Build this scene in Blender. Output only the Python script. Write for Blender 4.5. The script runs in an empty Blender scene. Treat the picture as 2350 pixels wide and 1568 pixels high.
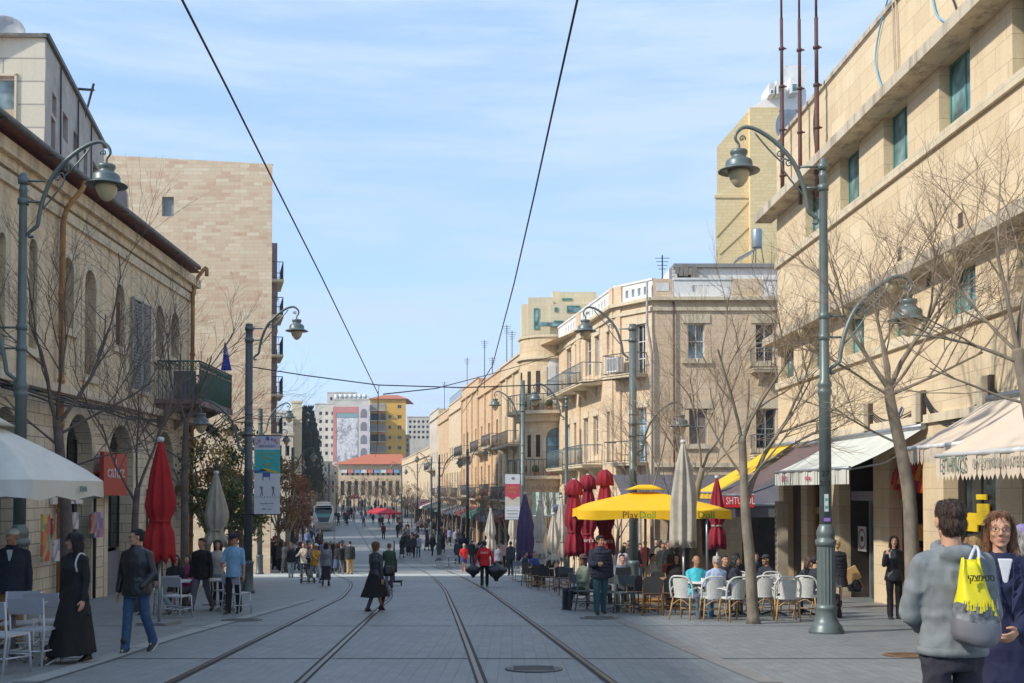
import bpy, math, random
from mathutils import Vector, Matrix, noise
R = math.radians
scene = bpy.context.scene
COL = scene.collection
rnd = random.Random(7)
WORK=bpy.data.scenes.new('work')
def evaluate(o):
    """mesh of an object after its modifiers, worked out in a scene of its own (fast)"""
    WORK.collection.objects.link(o); vl=WORK.view_layers[0]; vl.update(); dg=vl.depsgraph
    me=bpy.data.meshes.new_from_object(o.evaluated_get(dg)); WORK.collection.objects.unlink(o); return me
# ------------------------------------------------------------------ camera model (also used to turn photo pixels into places)
F=2507.0; CX=1175.0; HZ=1128.0; PITCH=math.radians(1.5); CY=HZ-F*math.tan(PITCH); CAMZ=1.5
GP=[(-60,3.0),(60,-3.0),(70,-3.38),(85,-3.55),(150,-3.5),(200,-2.3),(265,-.8),(400,1.5),(600,4),(900,4)]
def gz(y):
    if y<=GP[0][0]: return GP[0][1]
    for (a,b),(c,d) in zip(GP,GP[1:]):
        if y<=c: return b+(d-b)*(y-a)/(c-a)
    return GP[-1][1]
def ray(u,v):
    a=(u-CX)/F; c=(CY-v)/F
    cp,sp=math.cos(PITCH),math.sin(PITCH)
    y=cp-c*sp; z=sp+c*cp
    return (a/y,z/y)
def G(u,v):
    r=ray(u,v); y=2.0; prev=y
    while y<600:
        if CAMZ+r[1]*y<gz(y):
            lo,hi=prev,y
            for _ in range(30):
                m=(lo+hi)/2
                if CAMZ+r[1]*m<gz(m): hi=m
                else: lo=m
            return Vector((r[0]*hi,hi,gz(hi)))
        prev=y; y*=1.02
    return Vector((r[0]*600,600,gz(600)))
def AT(u,v,y):
    r=ray(u,v); return Vector((r[0]*y,y,CAMZ+r[1]*y))
def GY(u,y): return Vector(((u-CX)/F*y,y,gz(y)))
class Fac:
    """a facade plane: origin on the ground, X axis along it, outside is -Y"""
    def __init__(s,P,X,zb=0.0):
        s.P=Vector((P[0],P[1])); s.X=Vector(X).normalized(); s.zb=zb
        s.rot=math.atan2(s.X.y,s.X.x); s.Y=Vector((-s.X.y,s.X.x))
    def at(s,u,v,off=0.0):
        rx,rz=ray(u,v); P=s.P+s.Y*off
        # (rx t, t) = P + a X
        a=(P.x-rx*P.y)/(rx*s.X.y-s.X.x)
        t=P.y+a*s.X.y
        return (a,CAMZ+rz*t-s.zb)
    def s(s,u): return s.at(u,1128)[0]
    def w(s,x,y,z=0.0):
        p=s.P+s.X*x+s.Y*y; return Vector((p.x,p.y,z+s.zb))
    def root(s,name): return empty(name,(s.P.x,s.P.y,s.zb),s.rot)
# ------------------------------------------------------------------ objects
def tag(o,label=None,cat=None,group=None,kind=None):
    if label: o['label']=label
    if cat: o['category']=cat
    if group: o['group']=group
    if kind: o['kind']=kind
    return o
def empty(name,loc=(0,0,0),rz=0.0):
    o=bpy.data.objects.new(name,None); COL.objects.link(o)
    o.location=loc; o.rotation_euler=(0,0,rz); o.empty_display_size=.2
    return o
def thing(name,label,cat,loc=(0,0,0),rz=0.0,group=None):
    return tag(empty(name,loc,rz),label,cat,group)
KIDS={}
def children(o): return KIDS.get(o.name,[])
def setp(c,p):
    c.parent=p; KIDS.setdefault(p.name,[]).append(c)
def copy_tree(o,parent=None):
    c=o.copy(); COL.objects.link(c)
    if parent is not None: setp(c,parent)
    for ch in list(children(o)): copy_tree(ch,c)
    return c
class MB:
    def __init__(s): s.v=[]; s.f=[]; s.m=[]; s.sm=[]
    def add(s,vs,fs,m=0,sm=False):
        n=len(s.v); s.v+=[tuple(p) for p in vs]
        for f in fs: s.f.append(tuple(i+n for i in f)); s.m.append(m); s.sm.append(sm)
    def quad(s,a,b,c,d,m=0): s.add([a,b,c,d],[(0,1,2,3)],m)
    def box(s,x0,x1,y0,y1,z0,z1,m=0):
        if x0>x1:x0,x1=x1,x0
        if y0>y1:y0,y1=y1,y0
        if z0>z1:z0,z1=z1,z0
        v=[(x,y,z) for z in (z0,z1) for y in (y0,y1) for x in (x0,x1)]
        s.add(v,[(0,2,3,1),(4,5,7,6),(0,1,5,4),(2,6,7,3),(0,4,6,2),(1,3,7,5)],m)
    def obox(s,c,size,rz=0,rx=0,ry=0,m=0):
        M=Matrix.Translation(c)@Matrix.Rotation(rz,4,'Z')@Matrix.Rotation(ry,4,'Y')@Matrix.Rotation(rx,4,'X')
        a,b,d=[k/2 for k in size]
        v=[M@Vector((x,y,z)) for z in (-d,d) for y in (-b,b) for x in (-a,a)]
        s.add(v,[(0,2,3,1),(4,5,7,6),(0,1,5,4),(2,6,7,3),(0,4,6,2),(1,3,7,5)],m)
    def prism(s,pts,off,m=0):
        """pts: planar polygon (3d), extruded by off"""
        off=Vector(off); n=len(pts); a=[Vector(p) for p in pts]; b=[p+off for p in a]
        fs=[tuple(range(n))[::-1],tuple(range(n,2*n))]+[(i,(i+1)%n,n+(i+1)%n,n+i) for i in range(n)]
        s.add(a+b,fs,m)
    def tube(s,path,r,n=8,m=0,cap=True,sm=True):
        P=[Vector(p) for p in path]
        if not isinstance(r,(list,tuple)): r=[r]*len(P)
        up=None; rings=[]
        for i,p in enumerate(P):
            d=(P[min(i+1,len(P)-1)]-P[max(i-1,0)])
            if d.length<1e-9: d=Vector((0,0,1))
            d.normalize()
            if up is None:
                up=Vector((0,0,1)) if abs(d.z)<.9 else Vector((1,0,0))
            a=(up-d*up.dot(d))
            if a.length<1e-6: a=d.orthogonal()
            a.normalize(); up=a; b=d.cross(a)
            rings.append([p+a*(r[i]*math.cos(2*math.pi*k/n))+b*(r[i]*math.sin(2*math.pi*k/n)) for k in range(n)])
        s.rings(rings,m,cap,sm)
    def rings(s,rings,m=0,cap=True,sm=True):
        n=len(rings[0]); vs=[p for q in rings for p in q]; fs=[]
        for i in range(len(rings)-1):
            for k in range(n):
                fs.append((i*n+k,i*n+(k+1)%n,(i+1)*n+(k+1)%n,(i+1)*n+k))
        s.add(vs,fs,m,sm)
        if cap:
            b=len(s.v)-len(vs)
            s.f.append(tuple(b+k for k in range(n))[::-1]); s.m.append(m); s.sm.append(False)
            t=b+(len(rings)-1)*n
            s.f.append(tuple(t+k for k in range(n))); s.m.append(m); s.sm.append(False)
    def lathe(s,prof,c=(0,0,0),n=20,m=0,sm=True,cap=True):
        c=Vector(c)
        s.rings([[c+Vector((r*math.cos(2*math.pi*k/n),r*math.sin(2*math.pi*k/n),z)) for k in range(n)] for r,z in prof],m,cap,sm)
    def ell(s,c,r,n=12,k=8,m=0,M=None):
        c=Vector(c); rings=[]
        for i in range(k+1):
            t=math.pi*(i+.0)/k; t=min(max(t,.06),math.pi-.06)
            rings.append([])
            for j in range(n):
                a=2*math.pi*j/n
                q=Vector((r[0]*math.sin(t)*math.cos(a),r[1]*math.sin(t)*math.sin(a),-r[2]*math.cos(t)))
                if M is not None: q=M@q
                rings[-1].append(c+q)
        s.rings(rings,m,True,True)
    def cap(s,a,b,r0,r1,n=10,m=0):
        """tapered capsule"""
        a=Vector(a); b=Vector(b); d=b-a; L=d.length
        if L<1e-6: return
        d/=L; P=[]; Rr=[]
        for t in (-1,-.7,-.35,0): P.append(a+d*(r0*t)); Rr.append(r0*max(.12,math.sqrt(max(0,1-t*t))))
        for t in (0,.35,.7,1): P.append(b+d*(r1*t)); Rr.append(r1*max(.12,math.sqrt(max(0,1-t*t))))
        s.tube(P,Rr,n,m)
    def mesh(s,name,mats):
        me=bpy.data.meshes.new(name); me.from_pydata(s.v,[],s.f)
        for mt in (mats if isinstance(mats,(list,tuple)) else [mats]): me.materials.append(mt)
        me.polygons.foreach_set('material_index',s.m); me.polygons.foreach_set('use_smooth',s.sm)
        me.update(); return me
    def build(s,name,mats,parent=None,loc=None,rz=None):
        o=bpy.data.objects.new(name,s.mesh(name,mats)); COL.objects.link(o)
        if parent is not None: setp(o,parent)
        if loc is not None: o.location=loc
        if rz is not None: o.rotation_euler=(0,0,rz)
        return o
# ------------------------------------------------------------------ materials
MATS={}
def nt(name):
    m=bpy.data.materials.new(name); m.use_nodes=True; n=m.node_tree.nodes; n.clear()
    o=n.new('ShaderNodeOutputMaterial'); b=n.new('ShaderNodeBsdfPrincipled'); m.node_tree.links.new(b.outputs[0],o.inputs[0])
    return m,n,m.node_tree.links,b
def rgba(c): return (c[0],c[1],c[2],1)
def noise_n(n,l,vec,scale,detail=4,rough=.6):
    t=n.new('ShaderNodeTexNoise'); t.inputs['Scale'].default_value=scale; t.inputs['Detail'].default_value=detail; t.inputs['Roughness'].default_value=rough
    l.new(vec,t.inputs['Vector']); return t.outputs['Fac']
def ramp(n,l,fac,stops):
    r=n.new('ShaderNodeValToRGB'); e=r.color_ramp.elements
    while len(e)>1: e.remove(e[0])
    e[0].position=stops[0][0]; e[0].color=rgba(stops[0][1])
    for p,c in stops[1:]:
        k=e.new(p); k.color=rgba(c)
    l.new(fac,r.inputs[0]); return r.outputs[0]
def mixc(n,l,fac,a,b,mode='MIX'):
    x=n.new('ShaderNodeMix'); x.data_type='RGBA'; x.blend_type=mode
    for k,vv in ((0,fac),(6,a),(7,b)):
        if isinstance(vv,(int,float)): x.inputs[k].default_value=vv
        elif isinstance(vv,(tuple,list)): x.inputs[k].default_value=rgba(vv)
        else: l.new(vv,x.inputs[k])
    return x.outputs[2]
def mapping(n,l,scale=(1,1,1),src='Object'):
    t=n.new('ShaderNodeTexCoord'); m=n.new('ShaderNodeMapping'); m.inputs['Scale'].default_value=scale
    l.new(t.outputs[src],m.inputs[0]); return m.outputs[0]
def bump(n,l,b,h,st=.3,d=.02):
    k=n.new('ShaderNodeBump'); k.inputs['Strength'].default_value=st; k.inputs['Distance'].default_value=d
    l.new(h,k.inputs['Height']); l.new(k.outputs[0],b.inputs['Normal'])
def mat(name,c,rough=.6,metal=0,var=.12,scale=3.0,bmp=.15,stretch=(1,1,1),emit=0,dirt=None,fine=None):
    if name in MATS: return MATS[name]
    m,n,l,b=nt(name); v=mapping(n,l,stretch)
    f=noise_n(n,l,v,scale)
    a=tuple(min(1,k*(1-var*1.6)) for k in c); d=tuple(min(1,k*(1+var)) for k in c)
    col=ramp(n,l,f,[(.25,a),(.75,d)])
    if dirt:
        f2=noise_n(n,l,v,scale*.35,6,.7); msk=ramp(n,l,f2,[(.5,(0,0,0)),(.72,(1,1,1))])
        col=mixc(n,l,msk,col,dirt)
    l.new(col,b.inputs['Base Color']); b.inputs['Roughness'].default_value=rough; b.inputs['Metallic'].default_value=metal
    if bmp: bump(n,l,b,noise_n(n,l,v,fine or scale*12,3),bmp,.01)
    if emit: l.new(col,b.inputs['Emission Color']); b.inputs['Emission Strength'].default_value=emit
    MATS[name]=m; return m
def wallcoord(n,l,sx=1,sz=1):
    t=n.new('ShaderNodeTexCoord'); s=n.new('ShaderNodeSeparateXYZ'); l.new(t.outputs['Object'],s.inputs[0])
    a=n.new('ShaderNodeMath'); a.operation='ADD'; l.new(s.outputs[0],a.inputs[0]); l.new(s.outputs[1],a.inputs[1])
    c=n.new('ShaderNodeCombineXYZ'); l.new(a.outputs[0],c.inputs[0]); l.new(s.outputs[2],c.inputs[1])
    return c.outputs[0],t.outputs['Object'],s.outputs[2]
def stone(name,c1,c2,c3,mortar,bw=.5,bh=.25,msize=.012,rough=.85,streak=.25,bmp=.4,streakcol=(.09,.075,.06),blot=.3):
    """coursed ashlar: blocks vary one by one, weather streaks run down"""
    if name in MATS: return MATS[name]
    m,n,l,b=nt(name); v,obj,z=wallcoord(n,l)
    br=n.new('ShaderNodeTexBrick'); l.new(v,br.inputs['Vector'])
    br.inputs['Scale'].default_value=1; br.inputs['Brick Width'].default_value=bw; br.inputs['Row Height'].default_value=bh
    br.inputs['Mortar Size'].default_value=msize; br.inputs['Mortar Smooth'].default_value=.3; br.inputs['Bias'].default_value=0
    br.inputs['Color1'].default_value=(0,0,0,1); br.inputs['Color2'].default_value=(1,1,1,1); br.inputs['Mortar'].default_value=(.5,.5,.5,1)
    br.offset=.45; br.squash=1.35; br.squash_frequency=3
    bc=ramp(n,l,br.outputs['Color'],[(0,c1),(.35,c2),(.7,c2),(1,c3)])
    f=noise_n(n,l,obj,1.3,5,.65)
    bc=mixc(n,l,blot,bc,ramp(n,l,f,[(.3,c1),(.7,c3)]))
    f2=noise_n(n,l,obj,14,4,.6)
    bc=mixc(n,l,.35,bc,ramp(n,l,f2,[(.3,(.42,.42,.42)),(.7,(.62,.62,.62))]),'OVERLAY')
    bc=mixc(n,l,br.outputs['Fac'],bc,mortar)
    mp=n.new('ShaderNodeMapping'); mp.inputs['Scale'].default_value=(1.6,1.6,.12); l.new(obj,mp.inputs[0])
    f3=noise_n(n,l,mp.outputs[0],1.5,6,.7)
    sm=ramp(n,l,f3,[(.48,(0,0,0)),(.8,(streak*2,)*3)])
    bc=mixc(n,l,sm,bc,streakcol)
    l.new(bc,b.inputs['Base Color']); b.inputs['Roughness'].default_value=rough
    inv=n.new('ShaderNodeMath'); inv.operation='SUBTRACT'; inv.inputs[0].default_value=1; l.new(br.outputs['Fac'],inv.inputs[1])
    ad=n.new('ShaderNodeMath'); ad.operation='MULTIPLY_ADD'; l.new(f2,ad.inputs[0]); ad.inputs[1].default_value=.6; l.new(inv.outputs[0],ad.inputs[2])
    bump(n,l,b,ad.outputs[0],bmp,.02)
    MATS[name]=m; return m
def glass(name,c=(.02,.03,.035),rough=.08):
    if name in MATS: return MATS[name]
    m,n,l,b=nt(name); v=mapping(n,l)
    f=noise_n(n,l,v,1.2,2)
    l.new(ramp(n,l,f,[(.35,tuple(k*.4 for k in c)),(.5,c),(.68,tuple(k*2.1 for k in c))]),b.inputs['Base Color'])
    b.inputs['Roughness'].default_value=rough; b.inputs['IOR'].default_value=1.5
    bump(n,l,b,noise_n(n,l,v,2.5,2),.05,.02)
    MATS[name]=m; return m
def tint(name,rough=.8,bmp=.35,scale=9,sheen=0):
    """cloth whose colour comes from the object's own colour"""
    if name in MATS: return MATS[name]
    m,n,l,b=nt(name); oi=n.new('ShaderNodeObjectInfo'); v=mapping(n,l)
    f=noise_n(n,l,v,scale,4)
    col=mixc(n,l,.6,oi.outputs['Color'],ramp(n,l,f,[(.3,(.38,.38,.38)),(.7,(.62,.62,.62))]),'OVERLAY')
    l.new(col,b.inputs['Base Color']); b.inputs['Roughness'].default_value=rough
    bump(n,l,b,noise_n(n,l,v,scale*14,3),bmp*.4,.006)
    MATS[name]=m; return m
# stones
S_L1=stone('old_stone_left',(.58,.43,.26),(.68,.53,.34),(.77,.63,.43),(.46,.35,.23),.62,.3,.006,streak=.4,blot=.75)
S_L1g=stone('shop_stone_left',(.55,.44,.30),(.66,.54,.38),(.74,.62,.46),(.25,.2,.16),.6,.3,.012,streak=.2)
S_trim=stone('trim_stone',(.56,.46,.31),(.64,.54,.38),(.70,.60,.43),(.42,.34,.24),1.2,.5,.006,streak=.25,bmp=.2)
S_tower=stone('tower_stone',(.56,.37,.25),(.64,.50,.34),(.71,.60,.43),(.56,.44,.31),.52,.2,.01,streak=.06,bmp=.3,blot=.12)
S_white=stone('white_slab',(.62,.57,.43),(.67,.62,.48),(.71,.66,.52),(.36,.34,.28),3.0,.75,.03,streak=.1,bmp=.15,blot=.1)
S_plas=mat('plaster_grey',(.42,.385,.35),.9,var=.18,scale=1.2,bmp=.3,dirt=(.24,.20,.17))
S_R1=stone('right_slab_stone',(.57,.43,.265),(.66,.52,.33),(.74,.60,.40),(.44,.33,.21),.95,.5,.008,streak=.10,bmp=.15,blot=.4,streakcol=(.22,.15,.09))
S_R1t=stone('right_concrete',(.42,.35,.25),(.52,.44,.33),(.6,.52,.4),(.5,.42,.32),2.5,2.5,.0,streak=.6,bmp=.2,streakcol=(.07,.05,.035))
S_R2=stone('corner_stone',(.60,.43,.27),(.68,.51,.335),(.74,.58,.40),(.48,.36,.24),.6,.3,.008,streak=.15,bmp=.2,blot=.45,streakcol=(.26,.15,.09))
S_R3=stone('terrace_stone_pale',(.58,.43,.27),(.65,.50,.32),(.71,.57,.39),(.46,.35,.23),.6,.3,.008,streak=.2,bmp=.2)
S_R3o=stone('terrace_stone_orange',(.55,.355,.20),(.62,.42,.24),(.68,.49,.31),(.45,.3,.18),.6,.3,.008,streak=.25,bmp=.2)
S_yel=stone('yellow_stone',(.66,.50,.25),(.71,.55,.29),(.75,.60,.34),(.5,.39,.21),.7,.3,.012,streak=.03,bmp=.2,blot=.15)
S_bei=stone('beige_stone',(.58,.50,.34),(.63,.55,.38),(.68,.60,.43),(.5,.43,.3),.9,.4,.01,streak=.1,bmp=.15)
S_far=mat('far_white_render',(.62,.58,.50),.9,var=.1,scale=.6,dirt=(.4,.36,.3))
S_farc=mat('far_cream_render',(.60,.52,.40),.9,var=.12,scale=.6,dirt=(.38,.32,.25))
S_orange=mat('orange_render',(.72,.40,.07),.9,var=.08,scale=.5,dirt=(.55,.30,.07))
S_pink=mat('pink_panel',(.60,.24,.22),.8,var=.1,scale=.7)
M_wparap=mat('white_paint_parapet',(.74,.73,.70),.7,var=.05,scale=2,dirt=(.45,.42,.38))
M_roof=mat('red_roof_tile',(.50,.15,.07),.8,var=.25,scale=6,bmp=.5,stretch=(6,.8,1))
M_roofd=mat('dark_roof_tile',(.28,.12,.10),.85,var=.25,scale=6,bmp=.5)
M_gut=mat('gutter_metal',(.13,.125,.11),.6,.5,var=.3,scale=4)
M_rust=mat('rusty_pipe',(.42,.23,.08),.7,.1,var=.35,scale=3,stretch=(1,1,.6),dirt=(.2,.08,.04))
M_rustred=mat('red_oxide_mast',(.12,.055,.05),.7,.2,var=.25,scale=3,dirt=(.10,.06,.05))
M_green=mat('green_grey_paint',(.135,.17,.165),.42,.25,var=.1,scale=4,bmp=.08,dirt=(.11,.13,.12))
M_pole=mat('dark_grey_paint',(.085,.105,.11),.45,.25,var=.1,scale=4,bmp=.08)
M_opal=mat('opal_glass',(.52,.44,.27),.25,var=.05,bmp=0)
M_dark=mat('dark_metal',(.03,.032,.033),.5,.4,var=.2)
M_iron=mat('balcony_iron',(.13,.14,.15),.5,.5,var=.2)
M_ironb=mat('blue_grey_iron',(.14,.2,.23),.5,.3,var=.2)
M_teal=mat('teal_frame',(.07,.23,.19),.5,var=.15)
M_balg=mat('balcony_green_sheet',(.09,.20,.16),.6,var=.2,scale=3,stretch=(8,8,.5))
M_wood=mat('worn_brown_wood',(.17,.075,.045),.8,var=.3,scale=3,stretch=(1,1,8))
M_shut=mat('grey_shutter_paint',(.33,.33,.33),.7,var=.15,scale=4)
M_white=mat('white_frame_paint',(.72,.72,.70),.5,var=.05)
M_gl=glass('window_glass_dark'); M_glb=glass('window_glass_blue',(.10,.20,.26),.06); M_glt=glass('window_glass_teal',(.13,.24,.25),.05)
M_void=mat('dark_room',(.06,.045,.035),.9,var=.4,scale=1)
M_rail=mat('steel_rail',(.10,.09,.08),.35,.8,var=.3,scale=5)
M_groove=mat('rail_groove',(.025,.022,.02),.8,var=.3)
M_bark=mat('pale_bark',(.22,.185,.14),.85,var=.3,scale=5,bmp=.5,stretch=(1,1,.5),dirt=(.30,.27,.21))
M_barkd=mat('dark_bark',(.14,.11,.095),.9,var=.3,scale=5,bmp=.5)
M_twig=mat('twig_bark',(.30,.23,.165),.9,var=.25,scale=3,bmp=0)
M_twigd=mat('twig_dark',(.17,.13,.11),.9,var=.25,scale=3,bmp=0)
M_wire=mat('black_cable',(.02,.02,.02),.6,var=.1,bmp=0)
M_steel=mat('grey_steel_frame',(.32,.34,.36),.35,.6,var=.1)
# ------------------------------------------------------------------ ground
def ground():
    m,n,l,b=nt('street_paving'); t=n.new('ShaderNodeTexCoord'); v=t.outputs['Object']
    br=n.new('ShaderNodeTexBrick'); mp=n.new('ShaderNodeMapping'); mp.inputs['Rotation'].default_value=(0,0,math.pi/2); l.new(v,mp.inputs[0]); l.new(mp.outputs[0],br.inputs['Vector'])
    br.inputs['Scale'].default_value=1; br.inputs['Brick Width'].default_value=.42; br.inputs['Row Height'].default_value=.165
    br.inputs['Mortar Size'].default_value=.006; br.inputs['Mortar Smooth'].default_value=.4
    br.inputs['Color1'].default_value=(0,0,0,1); br.inputs['Color2'].default_value=(1,1,1,1); br.inputs['Mortar'].default_value=(.5,.5,.5,1)
    c=ramp(n,l,br.outputs['Color'],[(0,(.185,.196,.195)),(.5,(.20,.212,.21)),(1,(.218,.229,.226))])
    big=noise_n(n,l,v,.25,6,.65); fine=noise_n(n,l,v,22,4)
    c=mixc(n,l,.6,c,ramp(n,l,big,[(.3,(.42,.42,.42)),(.7,(.58,.58,.58))]),'OVERLAY')
    c=mixc(n,l,.4,c,ramp(n,l,fine,[(.3,(.35,.35,.35)),(.7,(.65,.65,.65))]),'OVERLAY')
    spots=noise_n(n,l,v,2.2,6,.75); sm=ramp(n,l,spots,[(.54,(0,0,0)),(.70,(.6,.6,.6))]); c=mixc(n,l,sm,c,(.125,.13,.13))
    vo=n.new('ShaderNodeTexVoronoi'); vo.inputs['Scale'].default_value=1.6; l.new(v,vo.inputs['Vector'])
    gm=ramp(n,l,vo.outputs['Distance'],[(.025,(.75,.75,.75)),(.05,(0,0,0))]); c=mixc(n,l,gm,c,(.09,.09,.09))
    c=mixc(n,l,br.outputs['Fac'],c,(.14,.147,.147))
    l.new(c,b.inputs['Base Color']); 
    rr=ramp(n,l,big,[(.3,(.5,.5,.5)),(.7,(.72,.72,.72))]); l.new(rr,b.inputs['Roughness'])
    inv=n.new('ShaderNodeMath'); inv.operation='SUBTRACT'; inv.inputs[0].default_value=1; l.new(br.outputs['Fac'],inv.inputs[1])
    ad=n.new('ShaderNodeMath'); ad.operation='MULTIPLY_ADD'; l.new(fine,ad.inputs[0]); ad.inputs[1].default_value=.5; l.new(inv.outputs[0],ad.inputs[2])
    bump(n,l,b,ad.outputs[0],.35,.01)
    g=MB(); ys=[-60,-30,-10,0,10,20,30,40,50,60,65,70,78,85,100,125,150,175,200,232,265,330,400,500,600,900,3000]
    xs=[-2500,-400,-120,-60,-30,-15,-8,0,8,15,30,60,120,400,2500]
    V=[(x,y,gz(y)) for y in ys for x in xs]; nx=len(xs)
    g.add(V,[(j*nx+i,j*nx+i+1,(j+1)*nx+i+1,(j+1)*nx+i) for j in range(len(ys)-1) for i in range(nx-1)])
    tag(g.build('ground',m),kind='structure')
    return m
M_ground=ground()
def strip(name,pts,m,lift,kind='structure'):
    """pts: list of (left,right) ground points; laid on the street"""
    g=MB(); P=[]
    for a,b_ in pts: P.append((a[0],a[1],gz(a[1])+lift)); P.append((b_[0],b_[1],gz(b_[1])+lift))
    for i in range(len(pts)-1): g.quad(P[2*i],P[2*i+1],P[2*i+3],P[2*i+2])
    return tag(g.build(name,m),kind=kind)
M_band=stone('pale_sunlit_paving',(.26,.27,.255),(.29,.30,.285),(.32,.33,.31),(.2,.2,.2),.4,.2,.006,streak=0,bmp=.1,blot=.5)  # pale paving, lightened further to paint sunlight onto the crossing
M_bandw=mat('worn_white_paint',(.5,.52,.49),.8,var=.15,scale=3,dirt=(.36,.38,.37))
M_slab=mat('cycle_strip_concrete',(.225,.24,.24),.75,var=.12,scale=1.5,bmp=.3)
# crossing band: paler paving, its colour lifted to carry the sunlit strip, and worn painted bars
def yrow(y0,y1,x0,x1,name,m,lift):
    n=12; strip(name,[((x0,y0+(y1-y0)*i/n),(x1,y0+(y1-y0)*i/n)) for i in range(n+1)],m,lift)
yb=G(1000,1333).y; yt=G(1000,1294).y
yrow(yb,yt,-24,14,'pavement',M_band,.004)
def curve_interp(P,n=8):
    """catmull-rom through 2d/3d points"""
    out=[]; P=[Vector(p) for p in P]
    for i in range(len(P)-1):
        p0=P[max(i-1,0)];p1=P[i];p2=P[i+1];p3=P[min(i+2,len(P)-1)]
        for k in range(n):
            t=k/n
            out.append(.5*((2*p1)+(p2-p0)*t+(2*p0-5*p1+4*p2-p3)*t*t+(3*p1-p0-3*p2+p3)*t**3))
    out.append(P[-1]); return out
# centre lines of the two tracks, read off the photograph at the rails
def gp(u,v): p=G(u,v); return Vector((p.x,p.y))
rails_px=[
 [(390,1568),(560,1492),(700,1430),(790,1384),(820,1356),(828,1336),(818,1310),(800,1288)],
 [(690,1568),(762,1500),(830,1436),(880,1388),(900,1362),(906,1345),(902,1320),(880,1292)],
 [(1100,1568),(1075,1490),(1045,1400),(1025,1365),(985,1330),(935,1300),(890,1284)],
 [(1405,1568),(1262,1460),(1160,1385),(1100,1345),(1030,1312),(960,1288)]]
for px in rails_px:
    pass
def offs(path,d):
    out=[]
    for i,p in enumerate(path):
        t=(path[min(i+1,len(path)-1)]-path[max(i-1,0)]).normalized()
        out.append(p+Vector((t.y,-t.x))*d)
    return out
cl=[]
a=[gp(*p) for p in rails_px[1]]; L0=offs([gp(*p) for p in rails_px[0]][:4],.7175)
tL=offs(curve_interp(a[:5]),-.7175)
c4=[gp(*p) for p in rails_px[3]]
tR=offs(curve_interp(c4),-.7175)
# continue both tracks down the street beyond what is read, toward the tram
def extend(tr,targets):
    return curve_interp([Vector(p) for p in tr[::6]]+[Vector(t) for t in targets],10)
back=lambda tr:[Vector(tr[0])+(Vector(tr[0])-Vector(tr[5])).normalized()*d for d in (14,7)]
tL=curve_interp(back(tL)+[Vector(p) for p in tL[::6]]+[Vector(q) for q in ((-6.1,46),(-9.6,62),(-14.5,86),(-21.5,128),(-29,175),(-44,265),(-70,400))],8)
tR=curve_interp(back(tR)+[Vector(p) for p in tR[::8]]+[Vector(q) for q in ((-9.5,83),(-17.0,128),(-24.7,175),(-39.5,265),(-65,400))],8)
def rail_set(path,nm):
    r=MB(); gq=MB()
    for sgn in (-1,1):
        for (d0,d1,lift,mbx) in ((.7175-.028,.7175+.028,.012,r),(.7175-.075,.7175-.028,.007,gq),(.7175+.028,.7175+.055,.007,gq)):
            A=offs(path,sgn*d0); B=offs(path,sgn*d1)
            for i in range(len(path)-1):
                q=[(A[i],),(A[i+1],),(B[i+1],),(B[i],)]
                pts=[(k[0].x,k[0].y,gz(k[0].y)+lift) for k in q]
                mbx.quad(*(pts if sgn<0 else pts[::-1]))
    tag(r.build('rail',M_rail),kind='structure'); tag(gq.build('rail_groove',M_groove),kind='structure')
rail_set(tL,'l'); rail_set(tR,'r')
lp=[gp(90,1568),gp(260,1515),gp(420,1462),gp(600,1412),gp(720,1378)]
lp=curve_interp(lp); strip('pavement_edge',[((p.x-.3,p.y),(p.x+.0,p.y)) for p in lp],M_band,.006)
strip('paving_line',[((p.x-.05,p.y),(p.x+.0,p.y)) for p in offs(lp,.02)],mat('dark_joint',(.11,.115,.115),.8),.0075)
rp=curve_interp([gp(1745,1568),gp(1560,1490),gp(1380,1412),gp(1230,1352),gp(1140,1318)])
strip('pavement_edge',[((p.x,p.y),(p.x+.25,p.y)) for p in rp],mat('warm_edge_stone',(.22,.21,.195),.8),.006)
for v in (1437,1512):
    y=G(1200,v).y; strip('paving_line',[((x,y-.03),(x,y+.03)) for x in (-8,-2,4,9)],mat('dark_joint',(.11,.115,.115),.8),.005)
# worn painted bars of the crossing
for (v0,v1) in ((1296,1300),(1306,1311),(1318,1324)):
    y0=G(1000,v1).y; y1=G(1000,v0).y
    strip('crossing_marking',[((-16+k*3,y0),(-16+k*3,y1)) for k in range(10)],M_bandw,.008)
def cover(u,v,r,m,label):
    p=G(u,v); c=MB(); c.lathe([(0.02,.0),(r,.0),(r,.012),(r*.9,.014),(.02,.014)],n=24)
    for k in range(-3,4): c.box(-r*.7,r*.7,k*r*.2-.01,k*r*.2+.01,.013,.02)
    o=c.build('manhole_cover',m,loc=(p.x,p.y,p.z+.004)); o.rotation_euler=(math.atan(-.05),0,0); tag(o,label,'manhole cover',)
cover(2078,1505,.3,mat('rusty_cover',(.22,.13,.07),.7,.3,var=.3),'rusty round manhole cover left of the grey hooded man')
cover(1375,1419,.42,mat('dark_cover',(.15,.145,.14),.75,.2),'dark manhole cover near the feet of the man in the puffer jacket')
cover(1225,1537,.35,mat('dark_cover',(.15,.145,.14),.75,.2),'dark manhole cover at the bottom right of the tracks')
cover(555,1424,.4,mat('dark_cover',(.15,.145,.14),.75,.2),'dark manhole cover in the paving in front of the policeman')
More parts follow.
